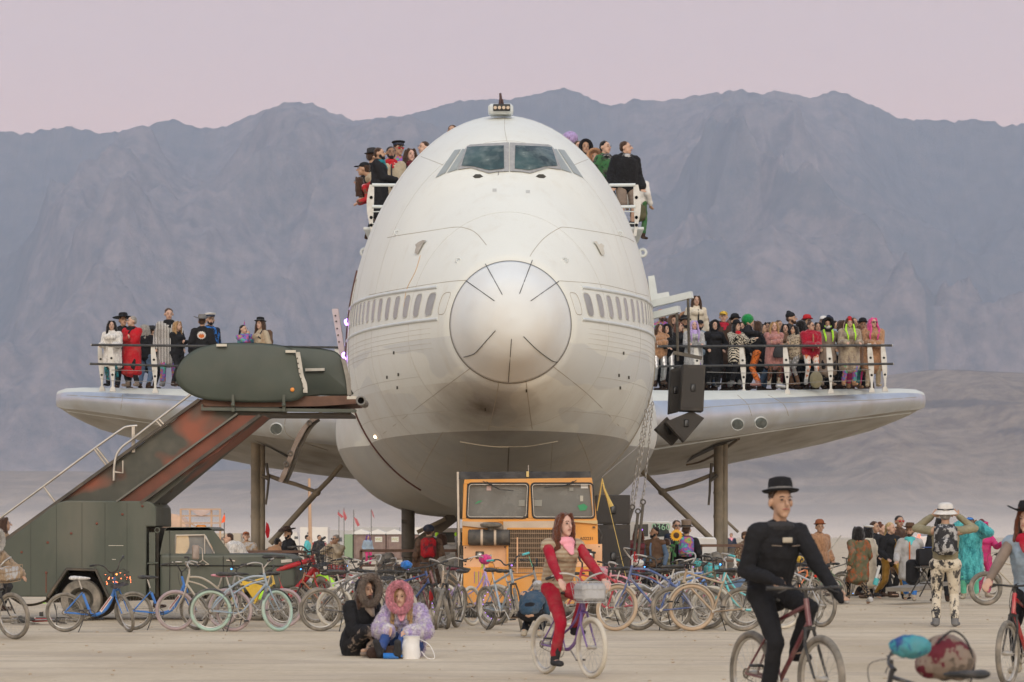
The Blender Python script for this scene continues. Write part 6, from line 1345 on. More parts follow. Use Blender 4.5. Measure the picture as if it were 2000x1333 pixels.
# canopies
c2 = lambda l: [(300+x/4, 560+y/4) for x, y in l]
cap1 = c2([(165,700),(172,655),(205,590),(260,530),(345,478),(440,453),(560,440),(720,438),(860,442),(980,456),(1060,478),(1115,508),(1145,560),(1160,640),(1185,720),(1200,790),(1185,840),(1130,882),(1060,898),(900,905),(700,903),(500,893),(380,878),(290,845),(220,800),(180,750)])
cap2 = c2([(1000,465),(1250,478),(1390,498),(1450,530),(1490,600),(1515,700),(1535,790),(1545,850),(1300,852),(1000,852)])
def canopy(pts, d0, th, name):
    mb = MB(); c = sum((P(x, y, d0) for x, y in pts), V())/len(pts); rings = []
    sp_ = [P(p.x, p.y, d0) for p in spline([V((x, y, 0)) for x, y in pts+[pts[0]]], 3)[:-1]]
    for f, dy in ((.0,-.0),(.90,-.0),(.97,.015),(1,.06),(1,th-.06),(.97,th-.015),(.9,th),(0,th)):
        rings.append([c+(p-c)*max(f, .001)+V((0,dy,0)) for p in sp_])
    mb.loft(rings, cap=False); return sub(TR, mb, name, M_GRN2)
canopy(cap2, DT+1.25, .07, 'rear_canopy_panel'); canopy(cap1, DT-.05, .10, 'canopy_panel')
mb = MB()
rf = spline([V((x, y, 0)) for x, y in c2([(205,590),(345,478),(560,440),(860,442),(1115,508)])], 5)
def strip_between(pts, d0, d1): 
    q = MB(); a = [P(p.x, p.y+1.5, d0) for p in pts]; b = [P(p.x, p.y+1.5, d1) for p in pts]; q.add(a+b, [(i, i+1, len(a)+i+1, len(a)+i) for i in range(len(a)-1)]); return q
sub(TR, strip_between(rf, DT+.03, DT+1.3), 'canopy_roof', M_GRN2)
def trim(pts, d0, wd, name, m):
    q = MB(); sp_ = spline([V((x, y, 0)) for x, y in c2(pts)], 4); L = [P(p.x-wd, p.y, d0) for p in sp_]; Rr = [P(p.x+wd, p.y, d0) for p in sp_]
    q.add(L+Rr+sway(L, .03)+sway(Rr, .03), [(i, i+1, len(L)+i+1, len(L)+i) for i in range(len(L)-1)]+[(i, 2*len(L)+i, 2*len(L)+i+1, i+1) for i in range(len(L)-1)]+[(len(L)+i, len(L)+i+1, 3*len(L)+i+1, 3*len(L)+i) for i in range(len(L)-1)])
    return sub(TR, q, name, m)
M_CUSH = mat('dirty_white_bumper', (.52,.50,.44), .7, var=.12, vscale=8, dirt=(.2,.17,.12), dscale=6, damt=.5)
tr_ = trim([(1125,512),(1140,600),(1155,690),(1180,760),(1185,830)], DT-.09, 4.2, 'bumper_cushion', M_CUSH)
trim([(1478,560),(1500,640),(1520,740),(1530,850)], DT+1.2, 4.2, 'bumper_cushion', mat('grey_bumper', (.28,.26,.22), .8, var=.2, vscale=8))
for x, y in c2([(1127,560),(1132,600),(1138,640),(1146,680),(1155,720),(1164,760),(1172,795)]): mb = MB().ball(P(x-1, y, DT-.10), .012, 6, 5); sub(TR, mb, 'bolt', M_DSTEEL)
for a in ((490,570,448,468),(1030,1110,497,517),(1510,1583,857,880)):
    x0, y0 = c2([(a[0], a[2])])[0]; x1, y1 = c2([(a[1], a[3])])[0]; mb = MB().prism(PP([(x0,y0),(x1,y0),(x1,y1),(x0,y1)], DT-.115), .05); sub(TR, mb, 'ivory_reflector', M_IVORY, False)
mb = MB().prism(PP(c2([(1185,640),(1335,637),(1335,658),(1185,662)]), DT+1.17), .05); sub(TR, mb, 'grab_bar', M_CUSH, False)
mb = MB().ball(P(571,761.5,DT-.07), (.036,.02,.036), 14, 8); sub(TR, mb, 'side_marker', mat('amber_lens', (.75,.28,.05), .3))
# platform
mb = MB().prism(PP(c2([(350,880),(900,902),(1150,858),(1510,853),(1590,885),(1590,915),(1300,935),(850,940),(400,935)]), DT+.1), 1.7); sub(TR, mb, 'platform', mat('platform_rust', (.13,.065,.04), .7, var=.3, vscale=4), False)
mb = MB().prism(PP(c2([(372,920),(382,920),(382,945),(1575,958),(1585,965),(1580,985),(372,968)]), DT-.02), .10); sub(TR, mb, 'platform_channel', M_GRN, False)
mb = MB().prism(PP(c2([(700,985),(1540,985),(1540,1004),(720,1000)]), DT+.1), 1.6); sub(TR, mb, 'platform_beam', M_DSTEEL, False)
for x in (620, 1017):
    (a, b), = c2([(x, 845)]); mb = MB().prism(PP([(a-2.5,b),(a+2.5,b),(a+3,b+33),(a-3,b+33)], DT-.12), .09); mb.ball(P(a,b+20,DT-.13), .035, 8, 6); sub(TR, mb, 'canopy_bracket', M_GRN, False)
mb = MB(); cx = P(705,783,DT-.35); mb.torus(cx, .068, .018, n=22, m=8); mb.lathe([(.068,0),(.068,1.2)], cx, 20, Matrix.Rotation(R(-90),4,'X'), cap=False); sub(TR, mb, 'roller_tube', mat('tube_grey', (.17,.165,.15), .5))
mb = MB().lathe([(.0,0),(.066,0)], cx+V((0,.12,0)), 16, Matrix.Rotation(R(-90),4,'X'), cap=False); sub(TR, mb, 'tube_dark', mat('arch_black', (.01,.01,.01), .9))
mb = MB(); [mb.ball(P(x, y, DT+.3), (.045,.05,.085), 10, 8) for x, y in ((326,955),(334,953))]; mb.tube(PP([(318,950),(328,947),(334,946)], DT+.3), .012, 5); sub(TR, mb, 'work_lamps', M_DSTEEL)
for x in (60, 110, 160, 205, 248): sub(TR, MB().tube(PP([(x,max(982, 1060-(x-5)*.72)),(x,1110 if 130<x<190 else 1164)], DT-.001), .0035, 4), 'panel_seam', mat('seam_green', (.03,.036,.028), .8))
sub(TR, MB().tube(spline([P(x, y, DT+.6) for x, y in ((20,1166),(50,1182),(85,1176),(110,1158))], 6), .02, 6), 'hanging_hose', M_DSTEEL)
# gap with ladder rack between box and cab
mb = MB().prism(PP([(285,1030),(310,1030),(310,1166),(285,1166)], DT+.35), 1.5); sub(TR, mb, 'gap_shadow_panel', M_DSTEEL, False)
mb = MB().prism(PP([(291,1040),(303,1040),(303,1160),(291,1160)], DT+.05), .10); mb.tube(PP([(288,1101),(309,1100)], DT+.02), .014, 6); mb.torus(P(307,1036,DT+.05), .04, .012, n=14, m=6); sub(TR, mb, 'cable_rack', M_GRN, False)
# cab
roof = [(312,1080),(316,1062),(322,1035),(327,1031),(410,1030),(418,1034),(448,1075),(462,1083),(312,1083)]
mb = MB(); near = PP(roof, DT+.22); 
low = [(312,1082),(462,1082),(512,1081),(558,1084),(574,1092),(577,1104),(578,1150),(312,1168)]
mb.prism(PP(low, DT), 1.95); o = sub(TR, mb, 'cab_body', M_GRN, False); b2 = o.modifiers.new('b', 'BEVEL'); b2.width = .06; b2.segments = 3; b2.limit_method = 'ANGLE'; b2.angle_limit = R(50)
def frame_poly(outer, inner, d0, th, name, m):
    q = MB(); a = PP(outer, d0); b = PP(inner, d0); n = len(a); A = a+b+sway(a, th)+sway(b, th)
    q.add(A, [(i, (i+1)%n, n+(i+1)%n, n+i) for i in range(n)]+[(2*n+i, 3*n+i, 3*n+(i+1)%n, 2*n+(i+1)%n) for i in range(n)]+[(i, 2*n+i, 2*n+(i+1)%n, (i+1)%n) for i in range(n)]+[(n+i, n+(i+1)%n, 3*n+(i+1)%n, 3*n+i) for i in range(n)])
    return sub(TR, q, name, m, False)
def toward(a, b, d):  # inclined side between belt line and roof
    return [P(x, y, d) for x, y in a]
out = [(322,1035),(327,1031),(408,1031),(416,1036),(447,1078),(450,1084),(312,1084),(316,1062)]
inn = [(344,1047),(346,1045),(398,1044),(402,1046),(419,1078),(420,1085.5),(342,1085.5),(342,1062)]
for d0 in (DT+.10, DT+1.75): frame_poly(out, inn, d0, .08, 'cab_side', M_GRN)
mb = MB().prism(PP([(321,1036),(327,1030),(410,1029.5),(417,1034),(417,1037),(321,1038)], DT+.10), 1.73); o = sub(TR, mb, 'cab_roof', M_GRN, False); b3 = o.modifiers.new('b', 'BEVEL'); b3.width = .04; b3.segments = 3
mb = MB().prism(PP([(312,1083),(322,1036),(326,1036),(318,1083)], DT+.18), 1.6); sub(TR, mb, 'cab_back', M_GRN, False)
G_CAB = mat('dusty_cab_glass', (.22,.25,.27), .12, var=.25, vscale=3, dirt=(.34,.32,.28), dscale=4, damt=.6, alpha=.72)
mb = MB().prism(PP([(343,1046),(399,1045),(420,1085),(342,1085)], DT+.14), .01); sub(TR, mb, 'side_window', G_CAB, False)
mb = MB().prism(PP([(343,1046),(399,1045),(420,1085),(342,1085)], DT+1.78), .01); sub(TR, mb, 'side_window', G_CAB, False)
mb = MB().tube(PP([(400,1046),(400,1084)], DT+.10), .014, 5); mb.tube(PP([(343,1046),(399,1045),(420,1084.5),(342,1084.5),(343,1046)], DT+.10), .016, 5); sub(TR, mb, 'window_trim', M_STEEL)
mb = MB().add([P(414,1037,DT+.20), P(448,1079,DT+.12), P(448,1079,DT+1.83), P(414,1037,DT+1.75)], [(0,1,2,3)]); sub(TR, mb, 'windscreen', mat('dark_glass', (.05,.055,.055), .12, dirt=(.22,.19,.15), dscale=4, damt=.7), False)
mb = MB(); [mb.ball(P(352+5*i, 1066-6*(i%2), DT+.8), (.11,.11,.20), 10, 8) for i in range(2)]; sub(TR, mb, 'reflection_glow', mat('warm_reflection_glow', (1,.7,.35), .5, emit=(1,.62,.26), estr=3.5))  # added glowing balls imitate the warm sky reflection in the side window
mb = MB().tube(PP([(331,1030),(332,1084),(331,1166)], DT-.008), .006, 4); mb.tube(PP([(436,1086),(436,1160)], DT-.008), .006, 4); mb.tube(PP([(314,1105),(577,1106)], DT-.008), .010, 5); sub(TR, mb, 'door_gap', mat('gap_black', (.012,.012,.01), .9))
mb = MB().box(P(349,1098,DT-.03), (.12,.03,.022), bev=.008); mb.ball(P(337,1099,DT-.01), .014, 6, 5); sub(TR, mb, 'door_handle', M_STEEL)
mb = MB().box(P(382,1079,DT-.35), (.12,.05,.24), bev=.02); sub(TR, mb, 'wing_mirror', mat('dusty_mirror', (.28,.22,.18), .5, var=.2, vscale=10))
mb = MB().tube(PP([(389,1068),(395,1072),(396,1094)], DT-.3), .010, 5); mb.tube(PP([(383,1103),(396,1094),(408,1103)], DT-.15), .010, 5); mb.tube(PP([(384,1103),(407,1103)], DT-.1), .010, 5); sub(TR, mb, 'mirror_bracket', M_STEEL)
mb = MB().beam(P(442,1094.5,DT-.01), P(459,1096,DT-.01), .008, .02); sub(TR, mb, 'model_badge', M_STEEL, False)
mb = MB().beam(P(549,1097,DT-.01), P(570,1095,DT-.01), .012, .05); sub(TR, mb, 'side_marker', M_CUSH, False)
mb = MB().box(P(393,1029,DT+1.0), (.16,.16,.06), bev=.02); sub(TR, mb, 'roof_marker', mat('amber_lens', (.75,.28,.05), .3))
def road_wheel(root, c, r, wd, name='wheel', flip=0):
    mb = MB(); MX = Matrix.Rotation(R(90),4,'X')
    mb.lathe([(r*.60,-wd/2),(r*.80,-wd/2-.01),(r*.95,-wd/2+.01),(r,-wd/2+.05),(r,wd/2-.05),(r*.95,wd/2),(r*.6,wd/2)], c, 36, MX, cap=False); w_ = sub(root, mb, name, M_TYRE)
    mb = MB(); mb.lathe([(0,-wd*.1),(r*.14,-wd*.12),(r*.2,-wd*.02),(r*.42,.02),(r*.52,-wd*.4),(r*.61,-wd*.52),(r*.62,-wd*.3)], c, 28, MX @ Matrix.Rotation(R(180),4,'X'), cap=False); mb.lathe([(0,wd*.1),(r*.2,wd*.1),(r*.42,-.02),(r*.52,wd*.4),(r*.61,wd*.52)], c, 28, MX, cap=False)
    sub(root, mb, 'hub', mat('dusty_hub', (.16,.15,.125), .7, var=.2, vscale=8), par=w_)
    return w_
rw = P(160,1175,DT+.16); RWZ = .345; road_wheel(TR, V((rw.x, DT+.16, RWZ)), .345, .24)
road_wheel(TR, V((rw.x, DT+1.9, RWZ)), .345, .24)
rw = P(566,1175,DT+.3); road_wheel(TR, V((rw.x-.25, DT+.25, RWZ)), .345, .24); road_wheel(TR, V((rw.x-.25, DT+1.8, RWZ)), .345, .24)
mb = MB().prism(PP([(90,1160),(570,1150),(570,1166),(90,1178)], DT+.6), .9); sub(TR, mb, 'chassis', M_DSTEEL, False)

# ================================================================ orange truck under the nose
DO = 48.6
OT = empty('tow_truck', V((P(1035,1046,DO).x, DO+1.2, 0)), 'boxy orange airfield truck with twin windscreens parked under the aeroplane nose', 'truck')
M_ORG = mat('faded_orange_paint', (.68,.30,.055), .55, bump=.06, bscale=9, var=.10, vscale=1.4, dirt=(.58,.38,.20), dscale=1.8, damt=.45)
M_ORG2 = mat('chalky_orange_panel', (.70,.42,.24), .75, var=.10, vscale=3, dirt=(.50,.20,.08), dscale=2.2, damt=.5)
M_DUSTP = mat('dust_covered_panel', (.52,.42,.32), .9, var=.12, vscale=3)
def osub(mb, name, m, smooth=False, par=None): return sub(OT, mb, name, m, smooth, par)
# cab shell: front face with window openings built as bars
def bar(pts, d0, th, name='cab_front', m=M_ORG): return osub(MB().prism(PP(pts, d0), th), name, m)
shell = [(906,938),(1157,934),(1160,950),(1166,1018),(1167,1064),(1174,1068),(1174,1107),(1150,1108),(1150,1178),(903,1178),(903,1108),(905,1066),(902,1064),(903,1018)]
osub(MB().prism(PP([(903,1020),(1167,1018),(1168,1064),(903,1066)], DO+.02), 2.3), 'cab_lower', M_ORG)
osub(MB().prism(PP([(907,937),(1156,933.5),(1157.5,943),(906.5,945)], DO), 2.2), 'cab_header', M_ORG)
osub(MB().prism(PP([(903.5,1013),(1165,1011.5),(1166,1018.2),(903,1020.2)], DO), .12), 'cab_sill', M_ORG)
for a, b in (((906.5,944.8),(903.2,1013.5)),((1157.5,942.8),(1165.2,1012))):
    s_ = 1 if a[0] < 1000 else -1; osub(MB().prism(PP([a, (a[0]+6*s_, a[1]), (b[0]+7*s_, b[1]), b], DO), .10), 'cab_pillar', M_ORG)
osub(MB().prism(PP([(1031,944),(1039,944),(1041,1013),(1032,1013)], DO), .10), 'cab_pillar', M_ORG)
G_ORG = mat('dusty_windscreen', (.15,.16,.155), .16, var=.15, vscale=2, dirt=(.24,.235,.215), dscale=3, damt=.8, alpha=.82)
def rrect(x0, y0, x1, y1, r, sk_=0, n=5):
    pts = []
    for cx, cy, a0 in ((x1-r, y0+r, -90), (x1-r, y1-r, 0), (x0+r, y1-r, 90), (x0+r, y0+r, 180)):
        for i in range(n+1): a = R(a0+90*i/n); x = cx+r*math.cos(a); y = cy+r*math.sin(a); pts.append((x+sk_*(y-y0)/(y1-y0), y))
    return pts
for x0, x1, sk_ in ((914,1033,-3),(1037,1158,3.5)):
    pts = rrect(x0, 944, x1-0, 1012.5, 7, sk_)
    g = osub(MB().prism(PP(pts, DO+.06), .012), 'windscreen', G_ORG); q = PP(pts, DO-.008); osub(MB().tube(q+[q[0]], .014, 5, cap=False), 'window_seal', mat('seal_black', (.02,.02,.02), .6), True, g)
    q = PP(rrect(x0+2.5, 946.5, x1-2.5, 1010, 6, sk_), DO-.012); osub(MB().tube(q+[q[0]], .007, 4, cap=False), 'seal_strip', M_CHROME, True, g)
osub(MB().prism(PP([(910,944),(1157,944),(1163,1013),(906,1013)], DO+1.7), .05), 'cab_rear_wall', mat('cab_inside', (.10,.10,.095), .8))
osub(MB().prism(PP([(905,945),(909,945),(906,1014),(903,1014)], DO+.12), 1.6), 'cab_side', M_ORG); osub(MB().prism(PP([(1153,944),(1157,944),(1164,1013),(1160,1013)], DO+.12), 1.6), 'cab_side', M_ORG)
osub(MB().prism(PP([(926,1007),(1015,1004),(1015,1008),(926,1011)], DO+.12), .2), 'dashboard', M_ORG); osub(MB().prism(PP([(1056,1003),(1145,1001),(1150,1009),(1056,1009)], DO+.12), .2), 'dashboard', M_ORG)
osub(MB().torus(P(1117,1003,DO+.45), .19, .012, Matrix.Rotation(R(-20),4,'X'), 24, 6), 'steering_wheel', M_BLK, True)
for pts in ([(943,940),(975,956),(1003,959)],[(950,941),(962,948),(975,956)],[(1126,938),(1110,948),(1063,953)],[(1120,940),(1110,946),(1102,949)]): osub(MB().tube(PP(pts, DO-.04), .007, 5), 'wiper', M_BLK, True)
for x, y, w_, h_, m_ in ((1141.5,949,14,10.5,mat('sticker_white', (.70,.70,.68), .6)),(1136,974,6,11,mat('sticker_cream', (.45,.43,.36), .6)),(955,954,9,9,mat('sticker_pink', (.50,.36,.33), .6)),(1019,983,12,12,mat('sticker_grey', (.25,.25,.22), .6)),(1051,983,15,12,mat('sticker_grey', (.25,.25,.22), .6)),(1116,956,8,7,mat('sticker_grey', (.25,.25,.22), .6))):
    osub(MB().prism(PP([(x-w_/2,y-h_/2),(x+w_/2,y-h_/2),(x+w_/2,y+h_/2),(x-w_/2,y+h_/2)], DO+.045), .004), 'sticker', m_)
osub(MB().prism(PP([(928,984),(934,979),(943,978),(936,982),(928,985)], DO+.05), .004), 'green_mark', mat('mark_green', (.04,.28,.12), .6)); osub(MB().prism(PP([(1128,988),(1140,984),(1148,990),(1144,997),(1133,998)], DO+.05), .004), 'green_mark', mat('mark_green', (.04,.28,.12), .6))
osub(MB().prism(PP([(892,922),(1153,921),(1154,933),(896,936),(896,1050),(892,1060)], DO+.35), .05), 'headboard', mat('scuffed_black_board', (.030,.033,.038), .7, var=.5, vscale=6, dirt=(.16,.16,.15), dscale=5, damt=.5))
osub(MB().prism(PP([(892,922),(896,922),(899,1110),(895,1120)], DO+.3), .3), 'headboard_post', M_STEEL)
osub(MB().prism(PP([(1028,921),(1033,921),(1033,932),(1028,932)], DO+.28), .05), 'cream_block', mat('cream_block', (.58,.45,.18), .7)); osub(MB().tube(PP([(1032,921),(1032,909)], DO+.3), .008, 5), 'aerial', M_STEEL, True)
osub(MB().prism(PP([(902,1018.5),(975,1021),(982,1026),(982,1036),(902,1027)], DO-.02), .04), 'dusty_ledge', M_DUSTP)
osub(MB().prism(PP([(983,1019),(1120,1017.5),(1120,1033),(990,1034),(983,1060)], DO-.16), .2), 'hood_shelf', M_DUSTP)
osub(MB().prism(PP([(1120,1017),(1167,1017),(1167,1024),(1120,1020)], DO-.03), .05), 'cream_trim', mat('cream_trim', (.58,.42,.20), .7))
# air cleaner
MY = Matrix.Rotation(R(90),4,'Y')
ac = osub(MB().lathe([(0,-.36),(.115,-.355),(.135,-.33),(.135,.33),(.115,.355),(0,.36)], P(955,1050,DO-.18), 24, MY), 'air_cleaner', mat('ribbed_black_drum', (.045,.043,.04), .7, bump=.3, bscale=60, dirt=(.22,.19,.15), dscale=5, damt=.6), True)
for x in (941, 967): osub(MB().lathe([(.139,-.02),(.139,.02)], P(x,1050,DO-.18), 24, MY), 'strap', M_DUSTP, True, ac)
osub(MB().lathe([(0,-.02),(.05,-.02),(.055,.03),(.165,.04),(.185,.06),(.185,.09),(.12,.115),(0,.12)], P(959,1034,DO-.2), 24), 'intake_cap', M_TYRE, True, ac)
# front panels
osub(MB().prism(PP([(905,1066.5),(990,1065.5),(990,1108),(905,1108)], DO-.10), .15), 'headlamp_panel', M_ORG2)
osub(MB().prism(PP([(1085,1065),(1176,1063),(1176,1107),(1085,1107)], DO-.10), .15), 'headlamp_panel', M_ORG2)
for x in (937, 1153):
    osub(MB().box(P(x,1084.5,DO-.11), (.145,.04,.125), bev=.01), 'headlamp_recess', M_DSTEEL); osub(MB().lathe([(0,.03),(.025,.028),(.045,.012),(.05,-.01)], P(x,1084.5,DO-.13), 20, Matrix.Rotation(R(90),4,'X')), 'headlamp', mat('headlamp_glass', (.55,.54,.50), .12, metal=.5), True)
osub(MB().prism(PP([(956,1092),(962,1092),(965,1107),(954,1107)], DO-.115), .01), 'orange_patch', M_ORG)
bu = osub(MB().prism(PP([(905,1108),(1150,1108),(1150,1150),(1120,1180),(905,1178)], DO-.14), .4), 'front_bumper', M_ORG)
rn = random.Random(3)
for i in range(9):
    x = 926+i*2.8; y0 = 1117+rn.uniform(-1,2); osub(MB().prism(PP([(x,y0),(x+1.3,y0),(x+1.2,y0+rn.uniform(16,27)),(x,y0+24)], DO-.145), .004), 'paint_drip', mat('drip_%d' % (i % 3), ((.30,.12,.30),(.28,.42,.05),(.50,.42,.10))[i % 3], .6))
MT_ = mat('stencil_black', (.03,.025,.02), .8)
text_mesh('TOW HOOKS\nLIFT HERE', .042, P(959,1113,DO-.147), (R(90),0,0), MT_, OT, 'stencil_lettering', .001)
text_mesh('A02231', .060, P(978,1147,DO-.147), (R(90),0,0), MT_, OT, 'stencil_lettering', .001)
text_mesh('A02231', .075, P(1146,1052.5,DO+.012), (R(90),0,0), MT_, OT, 'stencil_lettering', .001)
osub(MB().torus(P(1045,1136,DO-.16), .035, .014, n=14, m=6), 'bumper_bolt', M_DSTEEL, True)
# grille
osub(MB().prism(PP([(992,1034),(1090,1033),(1090,1124),(992,1124)], DO-.12), .02), 'grille_backing', mat('grille_dark', (.03,.022,.016), .9))
gm = mat('grille_tan', (.36,.25,.16), .7, var=.15, vscale=8)
mb = MB()
for i in range(25): x = 994+i*3.9; mb.beam(P(x,1035,DO-.15), P(x,1121,DO-.15), .010, .012, up=(0,1,0))
for j in range(9): y = 1042+j*9.6; mb.beam(P(992,y,DO-.165), P(1090,y,DO-.165), .010, .012)
osub(mb, 'grille', gm)
q = PP(rrect(991,1033,1090,1123,1.5), DO-.15); osub(MB().tube(q+[q[0]], .022, 4, cap=False), 'grille_frame', M_ORG)
osub(MB().prism(PP([(1009,1050),(1011.5,1050),(1011.5,1120),(1009,1120)], DO-.19), .03), 'grille_bar', M_ORG2); 
for x, y in ((909,1070),(909,1103),(986,1069),(986,1103),(1089,1070),(1089,1103),(1170,1068),(1170,1103)): osub(MB().ball(P(x,y,DO-.11), (.012,.008,.012), 6, 5), 'bolt', M_DSTEEL, True)
for x, y in ((1018,1012),(1025,1010),(1160,1030)): osub(MB().box(P(x,y,DO-.02), (.05,.03,.025), bev=.005), 'latch', M_DSTEEL)
osub(MB().tube(PP([(1167,1030),(1176,1045),(1172,1060),(1178,1085),(1176,1100)], DO+.1), .018, 6), 'side_hose', M_BLK, True)
# left side rails and tyre
for x in (896, 901): osub(MB().prism(PP([(x,1066),(x+2,1066),(x+3,1112),(x,1112)], DO+.1), .1), 'side_rail', M_DSTEEL)
for sx, dz in ((-1, 1.1), (1, 1.1)):
    c = V((P(1033,1046,DO).x+sx*1.12, DO+dz, .52)); MX = Matrix.Rotation(R(90),4,'Y')
    w_ = osub(MB().lathe([(.28,-.17),(.44,-.18),(.50,-.15),(.52,-.10),(.52,.10),(.50,.15),(.44,.18),(.28,.17)], c, 36, MX, cap=False), 'wheel', M_TYRE, True); osub(MB().lathe([(0,-.06),(.15,-.05),(.29,-.14)], c, 24, MX, cap=False), 'hub', M_ORG2, True, w_)
osub(MB().prism(PP([(905,1170),(1170,1170),(1170,1186),(905,1186)], DO+.6), 3.5), 'chassis', M_DSTEEL)
osub(MB().prism(PP([(892,1060),(1168,1060),(1168,1085),(892,1085)], DO+2.6), 4.0), 'flat_bed', M_DSTEEL)
# ================================================================ landing gear of the aeroplane (parts of it)
M_GEAR = mat('dusty_gear_steel', (.20,.17,.125), .65, var=.22, vscale=3, dirt=(.34,.28,.20), dscale=2.5, damt=.6, bump=.1, bscale=15)
M_GEARD = mat('dark_gear_steel', (.085,.075,.06), .6, var=.3, vscale=4, dirt=(.22,.18,.13), dscale=3, damt=.5)
def psub(mb, name, m, par=None, smooth=True):
    o = mb.build(name, m, par or PL, smooth); o.data.transform(Matrix.Translation(-V(PL.location))); return o
DG = 72.0
for sg, X, ax_ in ((-1, 503.5, [(528,1062),(619,962),(646,934),(668,908)]), (1, 1407.5, [(1392,1056),(1293,961),(1268,935),(1240,908)])):
    z0, z1 = .55, 3.9; x = P(X,1046,DG).x
    mb = MB().lathe([(.125,z0),(.125,z1)], (x-.05,DG,0), 20); mb.lathe([(.085,z0),(.085,z1)], (x+.10,DG+.02,0), 16); leg = psub(mb, 'main_gear_leg', M_GEAR)
    for zz in (1.05, 1.9, 2.5, 3.2): psub(MB().lathe([(.137,zz-.03),(.137,zz+.03)], (x-.05,DG,0), 20), 'collar', M_GEAR, leg)
    psub(MB().box((x,DG,.75), (.75,.5,.42), bev=.08), 'gear_foot', M_GEAR, leg)
    psub(MB().tube(PP(ax_[:2], DG), [.075,.075], 10), 'drag_brace', M_GEAR); psub(MB().tube(PP(ax_[1:], DG-.2), [.06,.06,.055], 10), 'drag_brace', M_GEAR)
    psub(MB().ball(P(*ax_[1], DG-.05), .10, 10, 8), 'brace_joint', M_GEAR)
    c = [(521,928),(545,937),(580,947),(617,961)] if sg < 0 else [(1397,925),(1370,936),(1335,949),(1296,959)]
    psub(MB().tube(PP(c, DG), [.05,.06,.055,.05], 8), 'side_strut', M_GEAR)
    c = [(520,905),(525,935),(522,965),(519,986)] if sg < 0 else [(1390,905),(1387,940),(1386,965),(1384,987)]
    psub(MB().tube(PP(c, DG-.1), [.04,.035,.03,.03], 7), 'door_rod', M_GEARD); psub(MB().tube(PP([(511,930),(526,936)] if sg < 0 else [(1402,928),(1386,940)], DG-.1), .05, 7), 'rod_link', M_GEARD)
    if sg > 0: psub(MB().tube(PP([(1420,1019),(1442,1040)], DG), .035, 7), 'hanging_hose', M_GEAR)
    for dx in (-.38, .38):
        for dy in (-.6, .6):
            cc = V((x+dx, DG+dy, .55)); w_ = psub(MB().lathe([(.25,-.16),(.46,-.17),(.53,-.13),(.55,-.08),(.55,.08),(.53,.13),(.46,.17),(.25,.16)], cc, 30, Matrix.Rotation(R(90),4,'Y'), cap=False), 'landing_wheel', M_TYRE); psub(MB().lathe([(0,-.05),(.12,-.08),(.27,-.12)], cc, 20, Matrix.Rotation(R(90),4,'Y'), cap=False), 'hub', M_GEAR, w_)
# body gear behind the orange truck
x = P(797,1046,66).x
mb = MB().lathe([(.13,.3),(.13,.9),(.155,.92),(.155,2.2)], (x,66,0), 18); l2 = psub(mb, 'body_gear_leg', M_GEARD); psub(MB().box((x,66,.55), (.8,.5,.3), bev=.06), 'gear_foot', M_GEARD, l2)
psub(MB().tube(PP([(784,1019),(796,1019)], 65.7), .05, 8), 'gear_bolt', M_GEARD, l2)
psub(MB().beam(P(803,1072,66), P(888,1008,66), .16, .26), 'body_gear_brace', M_GEARD, None, False); psub(MB().tube(PP([(815,1040),(870,1014)], 65.8), .05, 8), 'brace_cylinder', M_GEAR)
x2 = P(1190,1046,66).x; psub(MB().lathe([(.15,.3),(.15,2.2)], (x2,66,0), 16), 'body_gear_leg', M_GEARD)
# torn flap carrier hanging from the left wing
q = MB(); sp_ = spline([V((x_, y_, 0)) for x_, y_ in ((630,808),(600,830),(578,868),(566,900),(556,925),(548,942))], 5)
pts = [P(p.x, p.y, 65.5) for p in sp_]; q.tube(pts, [.17+.02*math.sin(i) for i in range(len(pts))], 4, sq=(1,.45)); hf = psub(q, 'hanging_track', mat('bare_brown_metal', (.25,.19,.15), .6, var=.2, vscale=4, dirt=(.09,.07,.05), dscale=4, damt=.6), None, False)
psub(MB().tube([p+V((.12,.05,0)) for p in pts[3:]], .05, 5), 'track_edge', M_GEARD, hf)
for x_, y_ in ((604,826),(567,886),(559,907)): psub(MB().torus(P(x_, y_, 65.35), .05, .018, n=12, m=6), 'track_bush', M_GEARD, hf)
# ================================================================ wing and balcony railings
M_RAILB = mat('black_padded_rail', (.035,.036,.038), .6, var=.25, vscale=14, dirt=(.15,.14,.12), dscale=8, damt=.4)
M_POST = mat('white_rail_post', (.60,.59,.55), .5, var=.08, vscale=4, dirt=(.35,.30,.22), dscale=7, damt=.35)
M_WIRE = mat('grey_wire', (.20,.20,.20), .5)
def rail_post(root, px, top, bot, d0, flip=1, name='post', th=.05):
    h = bot-top; s_ = F/d0; L = []; Rt = []
    for i in range(13):
        t = i/12; y = top+h*t; off = -9*flip*(1-t)**1.6*(h/90)*-1*-1 ; w_ = (2.2+3.2*math.sin(math.pi*min(1, t*1.15+.08))**.8)*(h/90)*(1-.35*max(0, t-.55))
        cx = px+flip*5*math.sin(t*math.pi*.55)-flip*3; L.append((cx-w_, y)); Rt.append((cx+w_, y))
    o = sub(root, MB().prism(PP(L+Rt[::-1], d0), th), name, M_POST, False)
    for t in (.30, .66):
        cx = px+flip*5*math.sin(t*math.pi*.55)-flip*3; sub(root, MB().lathe([(0,0),(.030*h/90,0)], P(cx, top+h*t, d0-.003), 12, Matrix.Rotation(R(90),4,'X')), 'lightening_hole', mat('hole_shade', (.06,.06,.06), .8), par=o)
    sub(root, MB().prism(PP([(px+flip*2-6,bot+2),(px+flip*2-4,bot-6),(px+flip*2,bot-9),(px+flip*2+4,bot-6),(px+flip*2+6,bot+2)], d0-.03), .11), 'post_shoe', M_POST, False, o)
